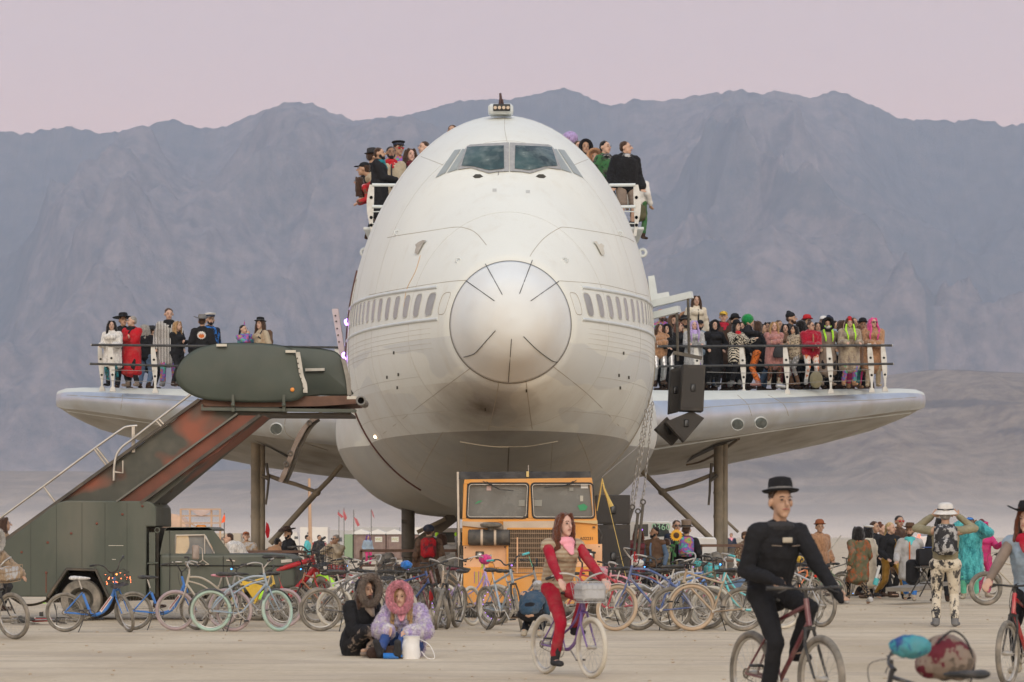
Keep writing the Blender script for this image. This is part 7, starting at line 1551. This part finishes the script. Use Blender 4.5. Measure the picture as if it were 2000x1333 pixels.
def railing(name, label, posts, d0, rails, wires, flip, back=None):
    root = empty(name, P((posts[0][0]+posts[-1][0])/2, 764, d0), label, 'railing')
    for x, t, b in posts: rail_post(root, x, t, b, d0, flip)
    if back:
        for x, t, b in back: rail_post(root, x, t, b, d0+1.6, flip)
    for a, b in rails:
        r_ = sub(root, MB().tube(PP([a, b], d0-.02), .032, 8), 'rail', M_RAILB)
        for e, f_ in ((a, b), (b, a)):
            e3, f3 = P(*e, d0-.02), P(*f_, d0-.02); dd = (f3-e3).normalized(); sub(root, MB().tube([e3-dd*.02, e3+dd*.10], .030, 8), 'rail_end', M_STEEL, par=r_)
    for l in wires: sub(root, MB().tube(PP(l, d0-.01), .008, 4), 'wire', M_WIRE)
    return root
railing('wing_railing', 'railing with white perforated posts and black bars along the right wing', [(1362,678,768),(1451,677,768),(1536,676,768),(1621,673,767),(1701,671,765)], 70.9, [((1285,677),(1742,675)),((1285,716),(1744,711))], [[(1380,727),(1450,729),(1536,728),(1700,722)],[(1380,748),(1450,749),(1537,750),(1621,745),(1700,744)]], -1*-1, [(1727,672,763)])
railing('wing_railing', 'railing with white perforated posts and black bars along the left wing', [(218,673,763),(301,676,766),(660,676,768)], 71.2, [((179,674),(668,679)),((176,711),(380,716))], [[(218,723),(301,725)],[(196,740),(218,744),(301,746)],[(310,747),(340,750)]], 1, [(197,676,762)])
for sg, xs, in ((-1, (728,780)), (1, (1240,1190))):
    root = empty('balcony', P(xs[0], 460, 61.5), 'white balcony rail and post high on the %s flank of the fuselage' % ('left' if sg < 0 else 'right'), 'balcony')
    L = []; Rt = []
    for i in range(13):
        t = i/12; y = 361+100*t; w_ = 3+4*math.sin(math.pi*min(1, t*1.1+.12)); cx = xs[0]+sg*(2+ -2*t)+sg*(4*math.sin(t*math.pi)); L.append((cx-w_, y)); Rt.append((cx+w_, y))
    sub(root, MB().prism(PP(L+Rt[::-1], 61.5), .08), 'post', M_POST, False)
    for y in (361.5, 404): sub(root, MB().tube(PP([(xs[0]+sg*1, y), (xs[1]-sg*(0 if y < 380 else 8), y+.5)], 61.5), .036, 8), 'rail', M_TRIM)
    for y in (414, 437): sub(root, MB().tube(PP([(xs[0], y), (xs[1]-sg*16, y-2)], 61.5), .012, 5), 'cable', M_TRIM)
    for y in (386, 425, 440): sub(root, MB().lathe([(0,0),(.035,0)], P(xs[0]+sg*3, y, 61.49), 12, Matrix.Rotation(R(90),4,'X')), 'lightening_hole', mat('hole_grey', (.30,.30,.29), .8))
    p = P(xs[0]-sg*14, 468, 63); sub(root, MB().box((p.x-sg*.05, 63.2, 8.08), (.70,3.0,.06), bev=.01), 'platform', M_TRIM, False)
# ================================================================ loudspeakers, beams, chains
M_SPK = mat('black_speaker_box', (.045,.040,.036), .75, bump=.15, bscale=25, var=.15, vscale=5, dirt=(.14,.12,.095), dscale=4, damt=.5)
GS = 'hanging loudspeakers by the right wing root'
def speaker(poly, d0, th, label, name='hanging_loudspeaker', grp=GS, deco=True):
    pts = PP(poly, d0); c = sum(pts, V())/len(pts); root = empty(name, V((c.x, d0+th/2, min(p.z for p in pts))), label, 'loudspeaker', grp)
    o = sub(root, MB().prism(pts, th), 'cabinet', M_SPK, False); b = o.modifiers.new('b', 'BEVEL'); b.width = .015; b.segments = 2
    inn = [c+(p-c)*.86+V((0,-.006,0)) for p in pts]; inn = [V((p.x, d0-.008, p.z)) for p in inn]; sub(root, MB().prism(inn, .02), 'grille', mat('speaker_grille', (.055,.05,.045), .85, bump=.5, bscale=120), False)
    h = V((c.x, d0-.02, c.z)); sub(root, MB().box(h, (.10,.03,.16), bev=.02), 'handle', mat('handle_black', (.012,.012,.012), .4))
    return root
speaker([(1334,712),(1378,714),(1374,804),(1329,802)], 59.5, .7, 'tall black hanging loudspeaker, nearest of the column, beside the fuselage')
speaker([(1310,722),(1332,716),(1328,803),(1307,808)], 60.3, .7, 'black hanging loudspeaker behind the tall nearest one')
speaker([(1300,824),(1351,803),(1376,817),(1336,864)], 59.6, .6, 'tilted black loudspeaker at the bottom of the hanging column')
speaker([(1279,838),(1303,814),(1332,850),(1314,870)], 60.2, .6, 'tilted black loudspeaker lowest left, half behind its neighbour')
GF = 'black loudspeakers stacked beside the orange truck'
for i, (y0, y1) in enumerate(((967,1024),(1025,1150))): speaker([(1165,y0),(1231,y0),(1231,y1),(1165,y1)], 51.5+.02*i, .9, ('upper' if i == 0 else 'lower')+' black loudspeaker of the stack behind the orange truck', 'stacked_loudspeaker', GF)
BR = empty('lifting_beams', P(1280,600,60.5), 'white steel lifting beams bolted to the right side of the fuselage', 'beam')
for a, b, w_ in (((1258,598),(1352,576),.20),((1256,622),(1327,604),.17)): sub(BR, MB().beam(P(*a, 60.2), P(*b, 59.8), .14, .14), 'beam', M_TRIM, False)
sub(BR, MB().prism(PP([(1266,540),(1278,538),(1284,574),(1306,570),(1309,584),(1282,592),(1270,592)], 60.3), .12), 'bracket', M_TRIM, False)
def chain(root, pts, d0, name='chain', m=None, step=.07, r=.013):
    q = MB(); sp_ = [P(x, y, d0) for x, y in pts]; tot = 0; k = 0
    for a, b in zip(sp_, sp_[1:]):
        L = (b-a).length; n = max(1, int(L/step)); dd = (b-a)/n
        for i in range(n):
            p = a+dd*(i+.5); M = Matrix.Rotation(R(90*(k%2)),4,'Z') @ Matrix.Diagonal((.55,1,1,1)); k += 1
            q.torus(p, step*.55, r, M, 8, 4)
    return sub(root, q, name, m or M_STEEL)
HK = empty('hanging_chains', P(1270,1000,54), 'steel chains with hooks hanging beside the fuselage to the right of the loudspeakers', 'chains')
chain(HK, [(1275,785),(1268,860),(1258,960),(1250,990)], 54.5); chain(HK, [(1270,790),(1256,870),(1243,960),(1236,1000)], 54.4); chain(HK, [(1262,800),(1248,880),(1236,960),(1232,1000)], 54.8)
for x, y0, y1 in ((1256,985,1105),(1246,1003,1120),(1235,995,1040)):
    sub(HK, MB().tube(PP([(x,y0),(x-12,y1)], 53.9), .030, 8), 'turnbuckle', M_GEARD); sub(HK, MB().torus(P(x, y0-4, 53.9), .045, .014, n=12, m=6), 'hook', M_GEARD)
SL = empty('speaker_chains', P(1345,640,59.9), 'black chain hoists holding the hanging loudspeakers', 'hoist')
for pts in ([(1344,584),(1345,640),(1346,692)],[(1322,612),(1323,660),(1324,705)]): sub(SL, MB().tube(PP(pts, 59.7), .030, 6), 'hoist_bar', M_GEARD); chain(SL, pts, 59.55, 'chain', M_GEARD, .06, .012)
sub(SL, MB().beam(P(1315,689,59.6), P(1371,700,59.6), .12, .07), 'spreader_bar', M_GEARD, False)
RP = empty('yellow_strap', P(1200,1060,47.5), 'yellow ratchet strap running down from the nose to the ground right of the orange truck', 'strap')
sub(RP, MB().beam(P(1184,966,49), P(1228,1150,48), .008, .055, up=(0,1,0)), 'webbing', mat('yellow_webbing', (.55,.40,.12), .8, var=.1)); sub(RP, MB().tube(PP([(1176,938),(1172,965),(1166,998)], 49.2), [.010,.016,.010], 6), 'webbing', mat('yellow_webbing', (.55,.40,.12), .8)); sub(RP, MB().tube(PP([(1176,935),(1180,955),(1188,975),(1194,990)], 49), [.010,.018,.03,.045], 6), 'webbing', mat('yellow_webbing', (.55,.40,.12), .8))
sub(RP, MB().tube(PP([(1176,932),(1240,878),(1262,850)], 49.5), .008, 4), 'rope', M_WIRE)
# ================================================================ rusty barriers
M_RST = mat('rusty_rail', (.12,.065,.045), .75, var=.3, vscale=7, dirt=(.26,.20,.15), dscale=5, damt=.4)
def barrier(x0, x1, yt, ym, yb, d0, label):
    root = empty('rusty_barrier', P((x0+x1)/2, yb, d0), label, 'barrier', 'rusty barriers between the landing gear')
    sub(root, MB().beam(P(x0,yt,d0), P(x1,yt,d0), .06, .06), 'top_rail', M_RST, False); sub(root, MB().beam(P(x0,ym,d0), P(x1,ym,d0), .05, .05), 'mid_rail', M_RST, False)
    for x in (x0+1, x1-1): a = P(x,yt,d0); sub(root, MB().beam(V((a.x,d0,0)), a, .06, .06, up=(0,1,0)), 'post', M_RST, False)
barrier(468, 598, 1078, 1108, 1160, 64, 'rusty steel barrier left, behind the green truck bonnet'); barrier(704, 893, 1076, 1105, 1160, 60, 'rusty steel barrier between the left gear and the orange truck'); barrier(1368, 1452, 1066, 1096, 1150, 62, 'rusty steel barrier in front of the right landing gear')
# spare aircraft tyres
for x, y, d0, lab in ((762,1108,61.5,'large dusty spare tyre behind the middle barrier'),(884,1115,56,'large ribbed tyre standing left of the orange truck'),(1400,1100,64.5,'large dusty spare tyre behind the right barrier'),(1438,1095,66,'second dusty spare tyre behind the right barrier')):
    p = P(x, y, d0); root = empty('spare_tyre', V((p.x, d0, 0)), lab, 'tyre', 'spare aircraft tyres'); c = V((0,0,.52)); root['label'] = lab
    MB().lathe([(.26,-.19),(.45,-.20),(.50,-.17),(.52,-.12),(.525,-.02),(.505,0),(.525,.02),(.52,.12),(.50,.17),(.45,.20),(.26,.19)], c, 34, Matrix.Rotation(R(75),4,'Y'), cap=False).build('tread', M_TYRE, root); MB().lathe([(0,-.1),(.27,-.12)], c, 20, Matrix.Rotation(R(75),4,'Y'), cap=False).build('wheel_hub', M_GEAR, root)
# sunflower
SF = empty('sunflower', P(1321,1130,58), 'tall artificial sunflower with yellow petals and a leafy stem', 'sunflower')
c = P(1321,1046,58)
for i in range(18):
    a = 2*math.pi*i/18; d_ = V((math.cos(a), 0, math.sin(a))); n_ = V((-math.sin(a), 0, math.cos(a))); q = MB().add([c+d_*.05, c+d_*.09+n_*.022+V((0,-.01,0)), c+d_*.135+V((0,.01,0)), c+d_*.09-n_*.022+V((0,-.01,0))], [(0,1,2,3)]); sub(SF, q, 'petal', mat('petal_yellow', (.80,.42,.02), .6, var=.15))
sub(SF, MB().ball(c+V((0,-.01,0)), (.058,.02,.058), 16, 8), 'flower_centre', mat('sunflower_brown', (.09,.045,.02), .9, bump=.5, bscale=80)); sub(SF, MB().tube(PP([(1321,1050),(1315,1080),(1312,1130)], 58.1), .014, 6), 'stem', cloth('green'))
for x, y in ((1314,1066),(1322,1060),(1311,1074),(1318,1084)): sub(SF, MB().ball(P(x, y, 58), (.05,.01,.03), 8, 5, Matrix.Rotation(R(x*37%90),4,'Y')), 'leaf', cloth('green'))
# folding table with black case, ramp, pickup, white car
TBL = empty('folding_table', P(1805,1150,55), 'black folding table with crossed legs carrying a dark case', 'table')
sub(TBL, MB().beam(P(1786,1108,55), P(1838,1108,55), .5, .03), 'table_top', M_BLK, False)
for a, b in (((1792,1109),(1830,1165)),((1808,1109),(1776,1165)),((1826,1109),(1796,1166)),((1796,1140),(1826,1140))): sub(TBL, MB().tube(PP([a, b], 54.9), .014, 6), 'leg', M_BLK)
CS = tag(MB().box((0,0,0), (.42,.35,.33), bev=.03).build('black_case', cloth('black'), None), 'black case with blue lid standing on the folding table', 'case'); CS.location = P(1812,1089,55)
tag(MB().box((0,0,0), (.30,.25,.02), bev=.005).build('blue_folder', cloth('blue'), None), 'flat blue folder lying on the black case', 'folder').location = P(1817,1069.5,55)
CR = tag(MB().box((0,0,0), (.26,.3,.5), bev=.06).build('rucksack', cloth('black'), None), 'black rucksack hanging at the left end of the folding table', 'rucksack'); remesh(CR, .02, 3); CR.location = P(1783,1118,55.2)
RM = tag(MB().beam(P(1752,1152,58), P(1832,1140,60), .5, .08).build('ramp', mat('weathered_board', (.22,.20,.17), .8, var=.2, vscale=4), None, False), 'weathered grey board ramp lying behind the folding table', 'ramp')
def vehicle(name, label, cat, x0, x1, ytop, ybelt, ybot, d0, m, roofx, glass, txt=None, green=False):
    root = empty(name, V((P((x0+x1)/2,1046,d0).x, d0+1, 0)), label, cat)
    q = MB().prism(PP([(x0,ybot),(x0,ybelt+4),(x0+3,ybelt),(roofx[0],ybelt),(roofx[0]+8,ytop+2),(roofx[0]+13,ytop),(roofx[1]-10,ytop),(roofx[1]-5,ytop+3),(roofx[1]+3,ybelt),(x1-3,ybelt+2),(x1,ybelt+8),(x1,ybot)], d0), 1.9); o = sub(root, q, 'body', m, False); b = o.modifiers.new('b', 'BEVEL'); b.width = .06; b.segments = 3; b.limit_method = 'ANGLE'
    for g in glass: sub(root, MB().prism(PP(g, d0-.012), .03), 'window', mat('tinted_car_glass', (.05,.065,.07), .12, var=.2), False)
    for fx in (.2, .82):
        c = P(x0+(x1-x0)*fx, 1046, d0); c.z = .37; road_wheel(root, V((c.x, d0+.1, .37)), .37, .24)
    if txt: text_mesh(txt, .22, P((glass[1][0][0]+glass[1][1][0])/2+2, 1030, d0-.03), (R(90),0,0), mat('green_chalk', (.35,.62,.42), .7), root, 'window_writing', .001)
    return root
M_CAR = mat('white_car_paint', (.68,.69,.69), .3, coat=.4, dirt=(.45,.40,.32), dscale=2, damt=.4)
vehicle('sport_utility_car', 'white four wheel drive car with numbers chalked on its window, behind the loudspeakers', 'car', 1150, 1400, 1018, 1048, 1118, 66, M_CAR, (1215,1318), [[(1240,1025),(1266,1024),(1266,1048),(1236,1049)],[(1275,1023),(1303,1024),(1309,1048),(1275,1049)]], '0360')
vehicle('pickup_truck', 'white pickup with red tail lamp behind the folding table', 'pickup', 1780, 1850, 1036, 1048, 1085, 74, M_CAR, (1815,1845), [[(1818,1038),(1838,1038),(1842,1047),(1816,1047)],[(1818,1038),(1818,1038),(1818,1039),(1818,1039)]])
tag(MB().box((0,0,0), (.06,.04,.16), bev=.01).build('tail_lamp', mat('tail_red', (.9,.1,.06), .3, emit=(1,.12,.06), estr=1.6), bpy.data.objects['pickup_truck']), None).location = P(1795,1050,73.9)-V(bpy.data.objects['pickup_truck'].location)
vehicle('white_van', 'white van with dark window left of the orange truck', 'van', 845, 960, 1032, 1062, 1105, 72, M_CAR, (848,950), [[(852,1040),(890,1040),(890,1060),(850,1060)],[(900,1040),(940,1040),(940,1060),(900,1060)]])
# ================================================================ the far camp
GT = 'portable toilets in a row'
M_TOI = mat('toilet_brown', (.20,.135,.12), .6, var=.1, vscale=2, dirt=(.35,.29,.23), dscale=3, damt=.4); M_TOR = mat('toilet_roof', (.66,.66,.64), .6); M_TOG = mat('toilet_green', (.22,.31,.19), .6)
for i in range(4):
    x0 = 690+32.3*i; d0 = 165; root = empty('portable_toilet', P(x0+16,1090,d0), ['leftmost brown portable toilet with green side','second brown portable toilet with a poster','third brown portable toilet with a poster, beside the nose gear','fourth brown portable toilet, mostly hidden by the nose gear'][i], 'toilet', GT); a = P(x0,1046,d0).x; b = P(x0+31,1046,d0).x; zt = P(0,1044,d0).z
    root.location.z = 0
    sub(root, MB().box(((a+b)/2, d0+.6, zt/2), (b-a, 1.2, zt), bev=.04), 'cabin', M_TOI, False); 
    q = MB().prism([V((a-.05,d0-.1,zt)), V((b+.05,d0-.1,zt)), V((b,d0-.1,zt+.12)), V(((a+b)/2,d0-.1,zt+.30)), V((a,d0-.1,zt+.12))], 1.4); sub(root, q, 'roof', M_TOR, False)
    sub(root, MB().box(((a+b)/2, d0-.03, zt*.47), ((b-a)*.74, .04, zt*.86), bev=.02), 'door', M_TOI, False)
    if i in (1, 2): 
        po = sub(root, MB().box(((a+b)/2+.05, d0-.07, zt*.80), (.42, .02, .30)), 'poster', mat('poster_white', (.60,.60,.55), .7), False)
        text_mesh('WC', .22, V(((a+b)/2+.05, d0-.09, zt*.80)), (R(90),0,0), mat('poster_ink', (.35,.36,.08), .7), root, 'poster_lettering', .004)
    if i == 0: sub(root, MB().box((a-.28, d0+.5, zt/2), (.5, 1.1, zt), bev=.03), 'green_side', M_TOG, False)
def rv(x0, x1, yt, yb, d0, c, name, label, cat, slant=0, win=()):
    root = empty(name, V((P((x0+x1)/2,1046,d0).x, d0, 0)), label, cat, 'camp vehicles and tents far behind')
    m = mat('camp_'+c, CL.get(c, (.5,.5,.5)), .6, var=.08, vscale=.8, dirt=(.40,.36,.30), dscale=.8, damt=.4); zb = .35
    a, b = P(x0,yt,d0), P(x1,yt,d0); q = MB().prism([V((a.x,d0,zb)), V((b.x,d0,zb)), V((b.x,d0,b.z-slant)), V((b.x-.12*(b.x-a.x),d0,b.z)), V((a.x,d0,a.z))], 2.4); sub(root, q, 'body', m, False)
    for (u0, v0, u1, v1) in win: sub(root, MB().prism(PP([(u0,v0),(u1,v0),(u1,v1),(u0,v1)], d0-.03), .04), 'window', mat('rv_window', (.08,.09,.10), .3), False)
    for fx in (.2,.8): sub(root, MB().torus(V((a.x+(b.x-a.x)*fx, d0+.1, .40)), .27, .12, n=18, m=7), 'wheel', M_TYRE)
    return root
M_FAR = 0
rv(586,640,1030,1085,190,'white','box_trailer','white box trailer left of the tall pole','trailer',win=((600,1040,606,1044),(622,1050,630,1056)))
rv(640,690,1036,1085,200,'lgrey','camper_van','light grey camper with sloping awning beside the toilets','camper',win=((655,1050,668,1058),(672,1050,682,1058)))
rv(545,584,1040,1080,210,'white','camper_van','white camper behind the man in cowboy hat','camper',.8,win=((575,1048,582,1053),))
rv(600,632,1060,1080,150,'red','low_trailer','low red and white trailer in front of the box trailer','trailer')
rv(690,780,1030,1042,260,'lgrey','long_caravan','long pale caravan roof beyond the toilets','caravan')
rv(408,470,1042,1075,240,'dust','camper_van','dusty camper behind the green truck','camper',win=((425,1050,440,1056),))
rv(790,850,1030,1060,230,'white','caravan','white caravan roof behind the nose gear','caravan')
# timber frame with draped shade and covered wagon
WF = empty('shade_frame', P(390,1046,150), 'tan timber frame tower with draped shade cloth behind the truck cab', 'shade frame'); TM_ = mat('pale_timber', (.48,.32,.21), .7, var=.1, vscale=3)
for x in (353, 371, 413, 430): a = P(x,994,150); sub(WF, MB().beam(V((a.x,150,0)), a, .10, .10, up=(0,1,0)), 'post', TM_, False)
for y in (995, 1008, 1022): sub(WF, MB().beam(P(352,y,150), P(431,y,150), .07, .07), 'crossbar', TM_, False)
sub(WF, MB().beam(P(371,1022,149.9), P(413,1046,149.9), .07, .07), 'brace', TM_, False)
q = MB(); vs = []
for i in range(13):
    t = i/12; x = 372+42*t; sag = 12*math.sin(math.pi*t)
    vs += [P(x, 995+sag*.15, 151), P(x, 996+sag, 149.8)]
q.add(vs, [(2*i, 2*i+1, 2*i+3, 2*i+2) for i in range(12)]); sub(WF, q, 'shade_cloth', mat('peach_cloth', (.60,.42,.31), .9, var=.08))
CWG = empty('covered_wagon', P(325,1046,160), 'covered wagon with rounded pale canvas and hoop wheel behind the truck', 'wagon')
q = MB().prism([P(322+28*math.cos(R(a))+14, 1040-36*math.sin(R(a)), 160) for a in range(0, 181, 15)], 2.5); sub(CWG, q, 'canvas', mat('peach_cloth', (.60,.42,.31), .9)); sub(CWG, MB().torus(P(311,1022,159.7), .65, .04, n=24, m=6), 'hoop', TM_)
PF = tag(MB().tube([V((P(607,1046,120).x,120,0)), P(604,935,120)], [.10,.06], 8).build('tall_pole', TM_, None), 'tall slender tan pole standing near the white trailers', 'pole')
GFL = 'flags and banners far behind'
M_FLAG = mat('faded_red_flag', (.42,.10,.11), .8); M_ORF = mat('orange_flag', (.95,.13,.03), .8)
def flag(x, y0, y1, poly, d0, label, m):
    root = empty('flag', V((P(x,1046,d0).x, d0, 0)), label, 'flag', GFL); a = P(x, y0, d0); sub(root, MB().tube([V((a.x, d0, 0)), a], .018, 5), 'pole', M_DSTEEL); sub(root, MB().prism(PP(poly, d0-.04), .03), 'cloth', m, False)
flag(662,996,1046,[(660,1000),(672,1010),(667,1012),(659,1005)],150,'faded red pennant, leftmost of the four beside the toilets',M_FLAG); flag(672,992,1046,[(671,995),(678,1012),(674,1018),(670,1005)],150,'faded red pennant, second of the four, hanging steeply',M_FLAG)
flag(691,996,1046,[(691,1010),(697,1014),(703,1026),(698,1029),(694,1020)],150,'faded red pennant, third and largest of the four',M_FLAG); flag(725,995,1046,[(725,996),(728,1000),(732,1014),(728,1008)],150,'faded red pennant, rightmost by itself',M_FLAG)
flag(438,1002,1046,[(438,1004),(440,1012),(439,1020),(432,1022),(434,1014)],110,'bright orange triangular flag behind the green truck',M_ORF)
BN = tag(MB().prism(PP([(520,1020),(524,1024),(527,1036),(525,1050),(521,1052),(518,1040)], 70.5), .05).build('red_banner', cloth('red'), None, False), 'small dark red banner hanging at the foot of the left landing gear', 'banner')
rnd = random.Random(11)
# seated pair's white bag, bottle, dark bag
WB = empty('white_bag', P(803,1266,32.7), 'crumpled white drawstring bag beside the lilac coat', 'bag'); q = MB().lathe([(0,0),(.11,.0),(.125,.06),(.115,.18),(.105,.26),(.115,.30),(.10,.30)], (0,0,0), 16); q.v = [(x*1.05+.01*math.sin(z*40+x*30), y+.012*math.sin(z*31), z) for x, y, z in q.v]; WB.location.z = 0; WB.scale = (.85,.85,.88); q.build('sack', mat('white_plastic_sack', (.72,.71,.69), .5, bump=.5, bscale=14), WB)
MB().tube(spline([V((.11,-.02,.26)), V((.25,-.03,.18)), V((.32,-.05,.02)), V((.22,-.05,.012)), V((.14,-.04,.10))], 6), .006, 5).build('cord', mat('white_plastic_sack', (.72,.71,.69), .5), WB)
DB = tag(remesh(MB().caps((-.16,0,.06),(.12,0,.07),.075,.085).build('leather_bag', cloth('dbrown'), None), .012, 2), 'dark brown leather bag lying between the seated pair', 'bag'); P0 = P(757,1266,33.2); DB.location = V((P0.x, 32.85, 0))
BT = tag(MB().tube([(-.10,0,.035),(.07,0,.035),(.09,0,.035),(.12,0,.035)], [.035,.035,.016,.016], 12).build('bottle', cloth('cobalt'), None), 'blue bottle lying in front of the leather bag', 'bottle'); BT.location = V((P(766,1266,32.7).x, 32.65, 0))
# stick raised by the man in red hat
tag(MB().tube([P(1618,1078,64), P(1643,1046,64)], .012, 6).build('walking_stick', M_STEEL, None), 'thin metal stick held up beside the embroidered coat', 'stick')
CN = empty('drink_carrier', P(1712,1143,61), 'clear and turquoise drink bottle hanging from the hand of the woman in gold trousers', 'bottle'); sub(CN, MB().tube(PP([(1718,1105),(1711,1130)], 60.5), .03, 8), 'neck', mat('clear_plastic', (.6,.62,.62), .2)); sub(CN, MB().tube(PP([(1713,1130),(1709,1143)], 60.5), .055, 10), 'bottle', cloth('turq'))
HB_ = tag(remesh(MB().ball((0,0,.22), (.17,.14,.22), 14, 10).build('olive_rucksack', cloth('khaki'), None), .02, 2), 'olive rucksack standing on the wing behind the rail', 'rucksack'); HB_.location = V((P(1594,760,71.6).x, 71.6, 5.12))
DV = tag(MB().caps((-.06,0,.10),(.10,0,.08),.06,.05).build('silver_helmet', cloth('silver'), None), 'small silver and white bundle on the wing beside a rail post', 'bundle'); DV.location = V((P(1524,760,71.5).x, 71.5, 5.08))
# violet lamp bits and hanging door panel left of the fuselage
DP = empty('open_cabin_door', P(664,680,62.5), 'narrow pinkish open door panel standing off the left flank', 'door'); sub(DP, MB().prism(PP([(648,604),(660,603),(675,700),(664,700)], 63), .3), 'door_panel', mat('door_inner', (.50,.43,.43), .6, var=.1), False)
for y in (617, 628, 642, 655, 668): sub(DP, MB().ball(P(655+(y-617)*.14, y, 62.97), (.02,.01,.02), 6, 5), 'rivet', M_DSTEEL)
for (x, y) in ((734,853),): 
    o = MB().ball(hit(x, y, .01), .035, 8, 6).build('belly_lamp', mat('warm_lamp', (1,.7,.4), .4, emit=(1,.66,.34), estr=7), PL); o.data.transform(Matrix.Translation(-V(PL.location)))
